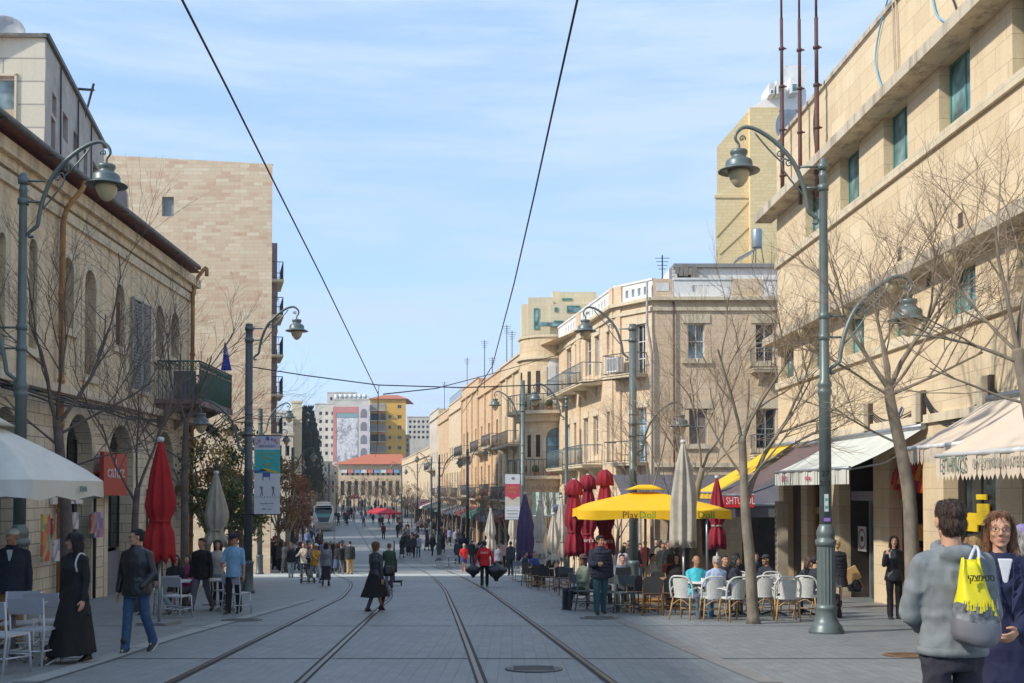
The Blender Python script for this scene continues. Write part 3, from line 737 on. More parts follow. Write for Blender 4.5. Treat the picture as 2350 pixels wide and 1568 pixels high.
# ================================================================== top-left building: pale slab front, grey rendered side
def corner_white():
    y0=35; P=AT(105,100,y0); f=Fac((P.x,y0),(1,.02),gz(y0))
    root=f.root('apartment_block'); tag(root,'tall white slab-faced block with a grey side rising behind the old stone building, top left','building')
    zt=f.at(105,88)[1]
    a,zb_=f.at(34,252); _,zw=f.at(34,176)
    w=MB(); holes=[(a-2.2,a,zb_,zw),(a-2.2,a,zb_-3.3,zw-3.3),(a-6.2,a-4,zb_,zw)]
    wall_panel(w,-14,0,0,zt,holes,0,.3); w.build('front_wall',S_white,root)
    for h in holes:
        window(root,h[0],h[1],h[2],h[3],.2,M_white,glass('pale_window',(.22,.3,.32),.1),2,1)
        q=MB(); q.box(h[0],h[1],-.02,-.004,h[2]-1.2,h[2]); q.build('infill_panel',mat('tan_panel',(.52,.40,.26),.8),root)
        q=MB(); q.box(h[1],h[1]+.07,-.06,-.004,h[2]-2,h[3]+.1); q.box(h[0],h[1]+.07,-.06,-.004,h[3],h[3]+.07); q.build('trim',S_trim,root)
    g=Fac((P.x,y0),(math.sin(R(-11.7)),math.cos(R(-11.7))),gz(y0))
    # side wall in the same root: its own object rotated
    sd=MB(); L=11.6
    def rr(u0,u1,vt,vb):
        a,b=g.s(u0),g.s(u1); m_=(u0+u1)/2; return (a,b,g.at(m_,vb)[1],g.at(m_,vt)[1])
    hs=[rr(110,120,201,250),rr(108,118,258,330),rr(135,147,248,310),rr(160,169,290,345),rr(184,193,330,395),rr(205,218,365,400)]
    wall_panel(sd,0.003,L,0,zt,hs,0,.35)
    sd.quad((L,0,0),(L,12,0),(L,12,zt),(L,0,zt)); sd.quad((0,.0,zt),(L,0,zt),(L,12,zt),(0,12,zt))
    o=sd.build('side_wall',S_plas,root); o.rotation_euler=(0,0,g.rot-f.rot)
    q=MB(); q.box(-.02,L+.05,-.12,.1,zt+.003,zt+.16); q2=q.build('coping',M_gut,root); q2.rotation_euler=o.rotation_euler
    for h in hs:
        w_=window(root,h[0],h[1],h[2],h[3],.28,M_wood,M_void,1,2,.05); w_.rotation_euler=o.rotation_euler
    for s in (2.2,5.4,8.2): 
        q=MB(); q.tube([(s,-.05,zt-.1),(s+.1,-.05,zt-4),(s,-.05,zt-8)],.03,5); c=q.build('cable',M_dark,root); c.rotation_euler=o.rotation_euler
    q=MB(); q.box(-14,.05,-.08,.1,zt+.003,zt+.13); q.build('coping',M_gut,root)
    # thin rooftop frame
    p=AT(215,207,42); b=MB(); c=AT(172,204,41); d=AT(186,300,42); b.tube([c,p],.05,6); b.tube([p+Vector((0,0,.25)),d],.05,6); tag(b.build('roof_antenna',M_dark),'thin leaning metal frame on the roof of the white block','antenna')
    # dish on roof
    p=AT(12,78,35.5); b=MB(); b.lathe([(.03,0),(.5,.04),(.62,.16),(.60,.17),(.48,.07),(.03,.03)],n=20); o=b.build('satellite_dish',mat('grey_dish',(.4,.4,.4),.5),loc=p); o.rotation_euler=(R(70),0,R(20)); tag(o,'grey round dish on the roof at the top left corner','satellite dish')
corner_white()
# ================================================================== left tower with blank stone end wall
def tower():
    y0=60; P=AT(623,800,y0); f=Fac((P.x,y0),(1,0),gz(y0)); root=f.root('stone_tower_block')
    tag(root,'tall block with a blank pinkish stone end wall and stacked street balconies','building')
    zt=f.at(623,377)[1]; zt2=f.at(262,357)[1]
    def rc(u0,u1,vt,vb,arch=0): a,z0=f.at(u0,vb); b,z1=f.at(u1,vt); return (a,b,z0,z1,arch)
    h=[rc(371,399,452,497)]
    w=MB(); x0=-14
    wall_panel(w,x0,0,-2,zt,h,0,.3)
    w.prism([(x0,0,zt+.002),(0,0,zt+.002),(x0,0,zt+(zt2-zt)*1.6)],(0,.3,0))
    dx,dy=math.sin(R(-15.2)),math.cos(R(-15.2)); L=26
    w.quad((0,0,-2),(L*dx,L*dy,-2),(L*dx,L*dy,zt),(0,0,zt)); w.quad((x0,0,-2),(x0,0,zt),(x0,L,zt),(x0,L,-2)); w.quad((0,0,zt),(L*dx,L*dy,zt),(x0,L,zt),(x0,0,zt))
    w.quad((L*dx,L*dy,-2),(x0,L,-2),(x0,L,zt),(L*dx,L*dy,zt))
    w.build('wall',S_tower,root)
    window(root,*h[0][:4],.22,M_shut,mat('grey_shade',(.25,.27,.28),.5),1,1,.05)
    a,b,z0,z1,_=rc(253,291,435,468); q=MB(); n=16; c=(a+b)/2; r_=(b-a)/2
    pts=[(c+r_*math.cos(math.pi*k/n),-.05,z0+.3+(z1-z0)*math.sin(math.pi*k/n)) for k in range(n+1)]
    q.prism(pts+[(c-r_,-.05,z0-1),(c+r_,-.05,z0-1)],(0,.045,0)); q.build('lunette',mat('dark_lunette',(.07,.065,.08),.6),root)
    q=MB(); q.box(x0,0.02,-.05,.1,zt+.003,zt+.01) ; 
    # street side balconies
    g=empty('street_side',(0,0,0),0); 
    bx=root
    k=0
    for (v,rows) in ((620,1),(705,1),(800,1),(895,1),(990,1),(1085,1)):
        z=f.at(623,v)[1]
        for j,s in enumerate((2.5,8.5,14.5,20.5)):
            b=MB(); b.box(s,s+3.4,-.8,-.003,z-.14,z); o=b.build('balcony',S_trim,root); o.rotation_euler=(0,0,math.atan2(dy,dx))
            rb=railing(o,s+.05,s+3.35,-.76,-.05,z,1.0,.2,M_iron); 
            if j==0:
                b=MB(); b.box(s+.6,s+2.6,-.45,-.01,z+.02,z+2.2); q=b.build('shutter',mat('purple_grey_shutter',(.25,.19,.20),.8),root); q.rotation_euler=o.rotation_euler
    bpy.data.objects.remove(g)
    b=MB(); 
    q=MB(); c1=f.at(262,352); c2=f.at(344,357); q.tube([(c1[0],1,c1[1]),(c2[0],1,c2[1])],.04,5); 
    for t in (.0,.5,1): q.tube([(c1[0]+(c2[0]-c1[0])*t,1,c1[1]-.5),(c1[0]+(c2[0]-c1[0])*t,1,c1[1]+.1)],.03,5)
    q.build('rail',M_iron,root)
tower()
# ================================================================== RIGHT: three-storey corner building with white balustrade
def balustrade(p,f2,x0,x1,z,h,slots,m,y=-.02):
    """white parapet with upright slots"""
    w=MB(); n=len(slots)
    wall_panel(w,x0,x1,z,z+h,[(s-.11,s+.11,z+h*.25,z+h*.7) for s in slots],y,.16)
    w.quad((x0,y+.16,z),(x0,y+.16,z+h),(x1,y+.16,z+h),(x1,y+.16,z)) if not slots else None
    w.box(x0,x1,y-.05,y+.2,z+h,z+h+.1); return w.build('parapet',m,p)
def corner_building():
    y0=52.0
    Pc=AT(1500,1128,y0)              # chamfer right end
    f=Fac((Pc.x,y0),(1,0),gz(y0)); root=f.root('corner_building')
    tag(root,'three storey pinkish stone corner building with white balustrade and balconies, right of centre','building')
    zc=f.at(1600,690)[1]; zt=f.at(1600,643)[1]; zm=f.at(1600,709)[1]
    S=[]
    def rc(F_,u0,u1,vt,vb):
        a,b=F_.s(u0),F_.s(u1); m_=(u0+u1)/2; return (a,b,F_.at(m_,vb)[1],F_.at(m_,vt)[1])
    # frontal wall, running behind the sandstone building
    W1=rc(f,1580,1619,742,824); W2=rc(f,1736,1780,742,830); W3=rc(f,1582,1624,938,1020); W4=rc(f,1736,1782,938,1030)
    W5=(W4[0]+3.6,W4[1]+3.6,W4[2],W4[3]); W6=(W2[0]+3.6,W2[1]+3.6,W2[2],W2[3])
    gr=[(.8,3.0,0,2.9),(4.2,6.6,0,2.9),(7.6,9.6,0,2.9)]
    w=MB(); wall_panel(w,0,16,-1.5,zc,[W1,W2,W3,W4,W5,W6]+gr,0,.25)
    w.quad((0,0,zc),(16,0,zc),(16,16,zc),(-5,16,zc)); w.quad((16,0,-1.5),(16,16,-1.5),(16,16,zc),(16,0,zc))
    w.build('wall',S_R2,root)
    for h,g_ in ((W1,M_glb),(W2,M_gl),(W3,mat('grey_net',(.2,.17,.15),.9)),(W4,M_gl),(W5,M_gl),(W6,M_gl)):
        window(root,*h,.2,M_white if h in(W1,W2,W6) else M_shut,g_,2,2,.06)
        q=MB(); q.box(h[0]-.25,h[1]+.25,-.05,-.003,h[3],h[3]+.42); q.build('lintel',S_trim,root); q=MB(); q.box(h[0]-.3,h[1]+.3,-.12,-.003,h[2]-.22,h[2]) ; q.build('sill',S_trim,root)
    for h in gr:
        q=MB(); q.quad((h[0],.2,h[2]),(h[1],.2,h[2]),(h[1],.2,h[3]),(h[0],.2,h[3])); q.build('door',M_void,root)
    slabrow(root,'cornice',-.1,16,zc-.02,zc+.14,.28,S_trim); slabrow(root,'string_course',0,16,zm-.1,zm+.08,.1,S_trim)
    slabrow(root,'string_course',0,16,f.at(1600,1068)[1]-.1,f.at(1600,1068)[1]+.12,.14,S_trim)
    zr=zc+.145; hh=zt-zr
    def sx(u): return f.s(u)
    q=MB(); q.box(0,sx(1545),-.05,.3,zr,zr+hh+.05); q.build('parapet_pier',S_R2,root)
    balustrade(root,f,sx(1547),sx(1684),zr,hh,[sx(u) for u in (1596,1610,1624,1638,1652)],M_wparap)
    q=MB(); q.box(sx(1685),sx(1752),-.05,.3,zr,zr+hh+.05); q.box(sx(1690),sx(1746),-.06,-.052,zr+.25,zr+hh-.2); q.build('parapet_pier',S_R2,root)
    balustrade(root,f,sx(1753),16,zr,hh,[sx(1771)],M_wparap)
    q=MB(); q.box(sx(1507),sx(1537),-.07,-.052,zr+.3,zr+hh-.15); q.build('plaque',M_wparap,root)
    balcony(root,sx(1722),sx(1722)+1.9,f.at(1750,850)[1],.9,S_trim,M_iron,.95)
    balcony(root,sx(1722),sx(1722)+1.9,f.at(1750,1045)[1],.9,S_trim,M_iron,.95)
    q=MB(); q.tube([(sx(1547),-.1,0),(sx(1547),-.1,zc)],.05,8); q.build('drainpipe',M_rustred,root)
    # chamfer: from right end back-left to the street side
    Ca=AT(1410,1128,54.2); dx=Vector((Pc.x-Ca.x,y0-54.2)); Lc=dx.length
    g=Fac((Ca.x,54.2),(dx.x,dx.y),gz(y0)); ch=empty('x')
    bpy.data.objects.remove(ch)
    def sub(F_):
        """placeholder transform for parts of the same building that lie on another face"""
        M=root.matrix_basis if False else None
        return (F_.P.x-f.P.x,F_.P.y-f.P.y,F_.zb-f.zb),F_.rot-f.rot
    def placeall(F_,objs):
        loc,rz=sub(F_)
        c,s_=math.cos(-f.rot),math.sin(-f.rot); loc=(loc[0]*c-loc[1]*s_,loc[0]*s_+loc[1]*c,loc[2])
        for o in objs: o.location=loc; o.rotation_euler=(0,0,rz)
    def face(F_,L,wins,slots,piers,bals,doors):
        n0=len(children(root))
        w=MB(); wall_panel(w,0.002,L,-1.5,zc,wins,0,.25); w.build('wall',S_R2,root)
        for i,h in enumerate(wins):
            window(root,*h[:4],.2,M_white,M_glb if i%2 else M_gl,2 if h[1]-h[0]>.5 else 1,3,.05)
            q=MB(); q.box(h[0]-.15,h[1]+.15,-.05,-.003,h[3],h[3]+.35); q.build('lintel',S_trim,root)
        slabrow(root,'cornice',-.02,L+.02,zc-.02,zc+.14,.28,S_trim); slabrow(root,'string_course',0,L,zm-.1,zm+.08,.1,S_trim)
        for (a,b) in piers:
            q=MB(); q.box(a,b,-.1,.3,zr,zr+hh+.05); q.box(a+.1,b-.1,-.08,-.003,-1.5,zc-.03); q.build('pier',S_R2,root)
        if slots is not None: balustrade(root,F_,0,L,zr,hh,slots,M_wparap)
        for (a,b,z,dep,m_) in bals: balcony(root,a,b,z,dep,S_trim,m_,1.0,2)
        placeall(F_,children(root)[n0:])
    chw=[rc(g,1460,1482,744,862),rc(g,1462,1484,935,1062)]
    face(g,Lc,chw,[g.s(u) for u in (1441,1455,1469,1483)],[(g.s(1413),g.s(1430))],[(g.s(1412),g.s(1486),g.at(1450,862)[1],.85,M_iron),(g.s(1414),g.s(1486),g.at(1450,1062)[1],.85,M_iron)],None)
    # air conditioner on the upper chamfer balcony
    ac=MB(); s=g.s(1428); z=g.at(1430,862)[1]; ac.box(s-.45,s+.45,-.7,-.3,z+.12,z+.85,0); ac.box(s-.35,s+.35,-.715,-.702,z+.2,z+.78,1); o=ac.build('air_conditioner',[M_white,M_shut],root); placeall(g,[o])
    # drainpipe on the chamfer corner
    q=MB(); q.tube([(-.08,-.12,0),(-.08,-.12,zc-2.5),(-.3,-.12,zc-1.2),(-.3,-.12,zc+.9)],.06,8); q.build('drainpipe',M_shut,root)
    # street side
    a9=R(-9.2); DS=(math.sin(a9),math.cos(a9)); L2=13.6
    Pe=(Ca.x+DS[0]*L2,Ca.y+DS[1]*L2)
    h_=Fac(Pe,(-DS[0],-DS[1]),gz(y0))
    ww=[rc(h_,1393,1404,760,812),rc(h_,1366,1376,770,862),rc(h_,1344,1357,775,862),rc(h_,1321,1333,788,880),rc(h_,1301,1311,800,890),
        rc(h_,1393,1404,945,1062),rc(h_,1362,1373,955,1045),rc(h_,1340,1350,960,1060),rc(h_,1318,1330,970,1065),rc(h_,1299,1308,975,1070)]
    face(h_,L2,ww,[h_.s(u) for u in (1300,1306,1312,1318,1340,1347,1354,1361,1368,1376,1383,1390)],[(h_.s(1325),h_.s(1334)),(h_.s(1402),L2)],
      [(h_.s(1333),h_.s(1383),h_.at(1365,883)[1],1.1,M_ironb),(h_.s(1291),h_.s(1328),h_.at(1310,905)[1],1.0,M_ironb),(h_.s(1336),h_.s(1383),h_.at(1360,1068)[1],1.1,M_ironb),(h_.s(1291),h_.s(1330),h_.at(1310,1075)[1],1.0,M_ironb)],None)
    # roof hut
    q=MB(); q.box(sx(1553),15,2.2,6,zc,zc+2.0); q.build('roof_hut',M_wparap,root)
    q=MB(); q.box(sx(1572),sx(1604),2.1,2.19,zc+1.0,zc+1.75); q.build('hut_opening',M_void,root)
    q=MB(); q.prism([(sx(1563),2.0,zc+2.01),(sx(1563),2.0,zc+2.2),(sx(1575),5,zc+2.6),(sx(1560),6.5,zc+2.2)],(15-sx(1563),0,0)); 
    q.build('sheet_roof',mat('corrugated_sheet',(.28,.27,.26),.6,.3,var=.25,scale=5,stretch=(12,1,1)),root)
    q=MB(); 
    for k in range(5): q.obox((sx(1570)+k*.22,1.95,zc+1.85-.05*(k%2)),(.2,.03,.35+.12*(k%3)),rx=.1,ry=.1*(k%2)); 
    q.build('torn_tarp',mat('grey_tarp',(.24,.22,.2),.9),root)
    return f,g,h_,zc,Pe,DS
FC,FG,FH,zcC,PeC,DS=corner_building()
def rooftop_tank(u,v,y,s,lab):
    p=AT(u,v,y); r=thing('water_heater',lab,'solar water heater',p,0)
    b=MB(); b.lathe([(.02,0),(.28,.01),(.3,.05),(.3,1.0),(.28,1.05),(.02,1.06)],n=18); b.build('tank',mat('grey_tank',(.30,.36,.38),.35,.5),r)
    b=MB(); b.obox((-.7,0,-.45),(1.1,1.3,.08),ry=-.5); b.build('solar_panel',mat('panel_grey',(.18,.2,.22),.2),r)
    b=MB()
    for dx,dy in ((-.2,-.2),(.2,-.2),(0,.25)): b.tube([(dx,dy,0),(dx*1.8,dy*1.8,-1.3)],.025,5)
    b.build('stand',M_dark,r); r.scale=(s,s,s)
rooftop_tank(1737,570,55,.9,'white and grey tank with solar panel on the roof behind the balustrade')
# plain buildings behind ------------------------------------------------------------
def block(name,label,u0,u1,vt,y,dep,m,wins=(),ang=0,base=None,roof=None,flat=True,win_m=M_gl,frame=M_shut):
    p0=AT(u0,1128,y); zb=gz(y) if base is None else base
    f=Fac((p0.x,y),(math.cos(ang),math.sin(ang)),zb); r=f.root(name); tag(r,label,'building')
    x1=f.s(u1); zt=f.at((u0+u1)/2,vt)[1]
    hs=[]
    for (a,b,t,bb) in wins:
        s0,s1=f.s(a),f.s(b); hs.append((s0,s1,f.at((a+b)/2,bb)[1],f.at((a+b)/2,t)[1]))
    k=dep*((u1-CX)/F-.02) if u1<1000 else (dep*((u0-CX)/F+.02) if u0>1150 else 0)
    w=MB(); wall_panel(w,0,x1,-3,zt,hs,0,.3)
    w.quad((0,0,-3),(0,0,zt),(k,dep,zt),(k,dep,-3)); w.quad((x1,0,-3),(x1+k,dep,-3),(x1+k,dep,zt),(x1,0,zt)); w.quad((k,dep,-3),(k,dep,zt),(x1+k,dep,zt),(x1+k,dep,-3))
    if flat: w.quad((0,0,zt),(x1,0,zt),(x1+k,dep,zt),(k,dep,zt))
    w.build('wall',m,r)
    for h in hs: window(r,*h,.2,frame,win_m,2 if h[1]-h[0]>.9 else 1,1,.08)
    if flat:
        q=MB(); q.box(-.1,x1+.1,-.1,.15,zt+.003,zt+.25); q.build('coping',m,r)
    return f,r,x1,zt
# yellow stone hotel
fy,ry,xy,zy=block('hotel_tower','tall yellow stone tower with slanted roofline behind the corner building',1645,1722,455,95,14,S_yel)
def yellow():
    f=fy
    def P(u,v,y=0): s,z=f.at(u,v,y); return (s,y,z)
    q=MB()
    a=f.s(1645); b=f.s(1722)
    q.prism([P(1645,454),P(1722,454),P(1722,250),P(1645,338)],(1.9,9,0)); 
    c=f.s(1790); q.box(b+.003,c,-.6,8.5,0,f.at(1755,252)[1]); q.build('upper_wall',S_yel,ry)
    q=MB(); q.prism([P(1722,249),P(1790,200),P(1800,150),P(1850,150),P(1850,252),P(1722,252)],(1.8,8,0)); q.build('white_gable',M_wparap,ry)
    for (u0,u1,vt,vb) in ((1765,1778,202,218),(1782,1796,195,216),(1814,1832,188,214)):
        s0,z0=f.at(u0,vb,-1); s1,z1=f.at(u1,vt,-1)
        q=MB(); q.box(s0,s1,-1.05,2,z0,z1+.4); o=q.build('roof_room',M_wparap,ry)
        window(o,s0+.1,s1-.1,z0+.05,z1-.2,-1.08,M_white,M_glt,1,1,.05)
    q=MB(); 
    for (ua,va,ub,vb) in ((1645,545,1722,460),(1652,585,1722,520),(1722,425,1760,425)): 
        s0,z0=f.at(ua,va,-.02); s1,z1=f.at(ub,vb,-.02); q.tube([(s0,-.02,z0),(s1,-.02,z1)],.05,5)
    q.build('joint_line',mat('ochre_joint',(.38,.28,.12),.9),ry)
yellow()
p=AT(1803,290,80); r=thing('satellite_dish','large white dish behind the rusty masts','satellite dish',p,R(25))
b=MB(); b.lathe([(.03,0),(.8,.1),(1.2,.32),(1.18,.34),(.78,.14),(.03,.04)],n=28); o=b.build('reflector',mat('dish_mesh',(.45,.48,.5),.4),r); o.rotation_euler=(R(100),0,0)
b=MB(); b.tube([(0,.1,0),(0,.2,-6)],.08,6); b.build('mast',M_dark,r)
# beige hotel above the terrace
def beige():
    f,r,x1,zt=block('hotel_block','stepped beige hotel with teal windows rising above the terrace',1228,1372,740,110,14,S_bei,base=-3)
    for (u0,u1,vt,vb,y) in ((1197,1232,696,800,.6),(1212,1270,683,780,-.06),(1262,1372,700,780,-.5),(1282,1372,664,702,1.5),(1270,1284,660,690,2.0)):
        s0,z0=f.at(u0,vb); s1,z1=f.at(u1,vt); q=MB(); q.box(s0,s1,y,y+10,z0,z1); q.build('wall',S_bei,r)
    for (u0,u1,vt,vb,y) in ((1225,1237,708,757,-.09),(1300,1330,704,720,-.53),(1272,1280,708,718,-.53),(1291,1315,679,684,1.47),(1270,1292,738,745,-.53),(1256,1262,778,783,-.09)):
        s0,z0=f.at(u0,vb); s1,z1=f.at(u1,vt); window(r,s0,s1,z0,z1,y-.02,M_teal,M_glt,1,1,.1)
    s0,z0=f.at(1236,753); s1,z1=f.at(1282,745); q=MB(); q.box(s0,s1,-1.3,-.6,z0,z1); q.build('glass_railing',M_glt,r)
beige()
# ================================================================== terrace of old houses along the right side of the far street
def tpt(t): return (FH.P.x+DS[0]*t,FH.P.y+DS[1]*t)
def terrace(name,label,uN,uF,vtN,vtF,m,floors,par=.0,set_=0.0,arches=0):
    """house on the street line between photo columns uN (near) and uF (far)"""
    fl=Fac((FH.P.x,FH.P.y),(-DS[0],-DS[1]),0)
    sN=fl.s(uN); sF=fl.s(uF); L=sN-sF
    base=fl.w(sF,set_,0); zb=min(gz(base.y),gz(base.y-L))
    f=Fac((base.x,base.y),(-DS[0],-DS[1]),zb); r=f.root(name); tag(r,label,'building')
    zt=f.at(uN,vtN)[1]
    return f,r,L,zt
def fill(f,r,L,zt,m,cols,rows,bal=(),arch=0,fm=M_shut,mb_=M_iron,slab=S_trim,w_=.9,gm=M_gl):
    hs=[];n=len(cols)
    for (z0,z1,ar) in rows:
        for c in cols:
            a=c*L
            hs.append((a-w_/2,a+w_/2,z0,z1,ar))
    w=MB(); wall_panel(w,0,L,-2,zt,hs,0,.3); w.quad((L,0,-2),(L,10,-2),(L,10,zt),(L,0,zt)); w.quad((0,0,-2),(0,0,zt),(0,10,zt),(0,10,-2)); w.quad((0,0,zt),(L,0,zt),(L,10,zt),(0,10,zt))
    w.build('wall',m,r)
    for i,h in enumerate(hs): window(r,*h[:4],.22,fm,gm if i%3 else M_glb,2,2,.07)
    slabrow(r,'cornice',-.05,L+.05,zt-1.15,zt-.95,.2,m); slabrow(r,'coping',-.05,L+.05,zt+.003,zt+.15,.1,m)
    for (a,b,z,dep) in bal:
        nb=max(1,int((b-a)*L/4.5)); w1=(b-a)*L/nb
        for q_ in range(nb): balcony(r,a*L+w1*q_+.35*(nb>1),a*L+w1*(q_+1)-.35*(nb>1),z+(.25*(q_%2)),dep*(1-.2*(q_%2)),slab,mb_,1.0,2)
# (a) bow-fronted house with the big arched window
f,r,L,zt=terrace('bow_front_house','pale bow-fronted stone house with a tall arched window, next to the corner building',1284,1197,771,795,S_R3,3)
L0=L; L=L-2.2
fill(f,r,L,zt,S_R3,[.2,.5,.8],[(5.0,7.4,1),(8.6,10.8,1),(.6,3.2,0)],[(.1,.9,4.4,1.0)])
def bow():
    """round corner bay: a drum at the near end of the house"""
    cx=L-.3; rr=2.05; n=30; z0=-1.5
    def pt(a,ra): return (cx+ra*math.cos(a),-math.sin(a)*ra)
    def arc(a0,a1,ra,z0,z1,th,nm,m,par,n=24):
        b=MB(); A=[a0+(a1-a0)*k/n for k in range(n+1)]
        for k in range(n):
            P=[pt(A[k],ra),pt(A[k+1],ra),pt(A[k+1],ra+th),pt(A[k],ra+th)]
            b.prism([(p[0],p[1],z0) for p in P],(0,0,z1-z0))
        return b.build(nm,m,par)
    b=MB(); b.rings([[(*pt(2*math.pi*k/n,rr),z) for k in range(n)][::-1] for z in (z0,zt)],0,True,False); b.build('bay_wall',S_R3,r)
    arc(-.9,2.6,rr-.02,zt-1.35,zt-1.15,.2,'cornice',S_trim,r); arc(-.9,2.6,rr-.02,zt+.003,zt+.16,.12,'coping',S_trim,r)
    def hz(v,d=0): return AT(1265,v,69.0).z-f.zb
    for (va,vb,mm,pm,aa) in ((826,930,M_white,mat('white_panel_door',(.62,.63,.62),.5,var=.03),.27),(985,1075,M_ironb,M_glb,.30)):
        z1=hz(va); z2=hz(vb); a0,a1=-aa+.05,aa+.05; q=MB(); m_=14; w=rr*math.sin(aa)
        for k in range(m_):
            A=a0+(a1-a0)*k/m_; B=a0+(a1-a0)*(k+1)/m_
            ta=(A-.05)/aa; tb=(B-.05)/aa; za=z1-w+w*math.sqrt(max(0,1-ta*ta)); zb=z1-w+w*math.sqrt(max(0,1-tb*tb))
            P=[pt(A,rr+.03),pt(B,rr+.03)]; q.add([(*P[0],z2),(*P[1],z2),(*P[1],zb),(*P[0],za),(*pt(A,rr-.05),za),(*pt(B,rr-.05),zb)],[(0,3,2,1),(3,4,5,2)])
        o=q.build('window',mm,r); q=MB()
        for k in range(2):
            for jj in range(3):
                A=a0+.05+(a1-a0-.07)*k/2; B=A+(a1-a0)/2-.06; za=z2+.1+(z1-w-z2)*jj/3; zb=z2+(z1-w-z2)*(jj+1)/3
                q.add([(*pt(A,rr+.05),za),(*pt(B,rr+.05),za),(*pt(B,rr+.05),zb),(*pt(A,rr+.05),zb)],[(0,3,2,1)])
        q.build('pane',pm,o)
        arc(a0-.12,a0-.01,rr,z2,z1-w,.08,'window_surround',S_trim,r,3); arc(a1+.01,a1+.12,rr,z2,z1-w,.08,'window_surround',S_trim,r,3)
    for (aw) in (.62,.95,1.4):
        for (va,vb) in ((855,905),(1000,1050)):
            z1=hz(va); z2=hz(vb); arc(aw-.07,aw+.07,rr-.01,z2,z1,.02,'side_window',M_void,r,4)
    for v in (946,1093):
        z=hz(v); bo=arc(-.45,2.2,rr+.01,z-.2,z,.8,'balcony',S_trim,r,20); g=MB()
        for k in range(27):
            p=pt(-.42+2.6*k/26,rr+.75); g.tube([(*p,z),(*p,z+1.0)],.018,4)
            if k<26: g.tube([(*p,z+1.0),(*pt(-.42+2.6*(k+1)/26,rr+.75),z+1.0)],.03,5)
        g.build('railing',M_iron,bo)
        arc(-.3,2.0,rr+.005,z-.65,z-.21,.35,'corbel',S_R3,r,16)
        for k in range(4):
            p=pt(-.1+.35*k,rr+.5); g=MB(); g.lathe([(.1,0),(.16,.25),(.1,.26)],(p[0],p[1],z),8); g.ell((p[0],p[1],z+.42),(.24,.24,.26),8,6,1); g.build('flower_pot',[mat('terracotta',(.45,.18,.08),.8),mat('pot_plant',(.08,.12,.03),.8,var=.4)],bo)
bow()
# (b..) further houses
H=[('pilaster_house','narrow pale stone house with arched upper windows, left of the bow front',1197,1150,812,838,S_R3,[.25,.72],[(.4,3,0),(4.9,7.4,1),(9,11.3,1)],[(.1,.9,4.4,1.1),(.1,.95,8.6,1.0)]),
   ('orange_stone_house','weathered orange stone house with flower balconies',1150,1098,850,875,S_R3o,[.16,.5,.84],[(.4,3,0),(5,7.4,0),(9.2,11.2,0)],[(.05,.95,4.4,1.2),(.05,.95,8.7,1.0)]),
   ('orange_corner_house','darker orange stone house with stacked long balconies',1098,1060,868,885,S_R3o,[.14,.38,.62,.86],[(.4,3,0),(5,7.4,0),(9.2,11.2,0)],[(.02,.98,4.4,1.3),(.05,.6,8.7,1.0)]),
   ('pale_long_house','pale stone house with rooftop railing further along the street',1060,1030,912,930,S_R3,[.12,.3,.5,.7,.88],[(.4,3,0),(5,7.2,0),(8.6,10.2,0)],[(.04,.6,4.4,1.2)]),
   ('tan_stone_house','tan stone house between the railing topped one and the cream one',1030,1006,940,950,S_R3o,[.15,.38,.62,.85],[(.4,3,1),(5,7.2,0),(8.4,9.8,0)],[(.05,.95,4.4,1.1)]),
   ('narrow_pale_house','narrow pale house just before the cream low one',1006,986,938,948,S_farc,[.12,.37,.62,.87],[(.4,3,0),(5,7.2,0),(8.8,10.4,0)],[(.1,.7,8.0,1.0)]),
   ('cream_low_house','low cream house with arches at the bend of the street',986,922,1028,1048,S_R3,[.05,.15,.25,.35,.45,.55,.65,.75,.85,.95],[(.6,3.2,1),(4.6,6.2,0)],[])]
for (nm,lab,uN,uF,vN,vF,m,cols,rows,bal) in H:
    f,r,L,zt=terrace(nm,lab,uN,uF,vN,vF,m,3)
    rows=[q for q in rows if q[1]<zt-1.3]
    fill(f,r,L,zt,m,cols,rows,bal,w_=min(1.0,L*.12))
    rg=random.Random(len(nm)); na=max(1,int(L/4.2)); aw_=L/na
    for k in range(na):
        x0=aw_*k+.25; x1=aw_*(k+1)-.25; c=rg.randrange(6)
        mm=[mat('awn_grey',(.16,.16,.17),.8),mat('awn_green',(.05,.12,.09),.8),mat('awn_cream',(.48,.43,.34),.8),mat('awn_brown',(.16,.09,.06),.8),mat('awn_maroon',(.25,.04,.05),.8),mat('awn_navy',(.05,.07,.14),.8)][c]
        g=MB(); g.prism([(x0,-.02,3.55),(x0,-1.5-rg.random()*.6,2.95),(x0,-1.5-rg.random()*.6,2.6),(x0,-.02,3.5)],(x1-x0,0,0)); g.build('shop_canopy',mm,r)
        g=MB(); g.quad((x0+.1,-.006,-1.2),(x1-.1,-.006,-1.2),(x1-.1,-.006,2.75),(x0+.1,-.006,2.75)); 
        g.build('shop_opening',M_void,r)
    if nm=='pale_long_house': railing(r,0,L,.1,.2,zt+.1,.9,.6,M_iron,'roof_railing',False)
    if nm=='orange_stone_house':
        for k in range(4):
            g=MB(); g.box(L*.1+k*L*.2,L*.1+k*L*.2+.7,-1.15,-.85,4.4,4.65,0); g.ell((L*.1+k*L*.2+.35,-1.0,4.8),(.4,.25,.28),8,6,1+(k%2)); g.build('flower_box',[mat('terracotta',(.45,.18,.08),.8),mat('pot_plant',(.08,.12,.03),.8,var=.4),mat('red_flowers',(.5,.05,.08),.8)],r)
    if nm in ('pilaster_house','orange_stone_house','orange_corner_house'):
        for t in (.02,.34,.66,.97):
            g=MB(); g.box(L*t-.18,L*t+.18,-.14,-.003,-1.5,zt-1.2); g.build('pilaster',m,r)
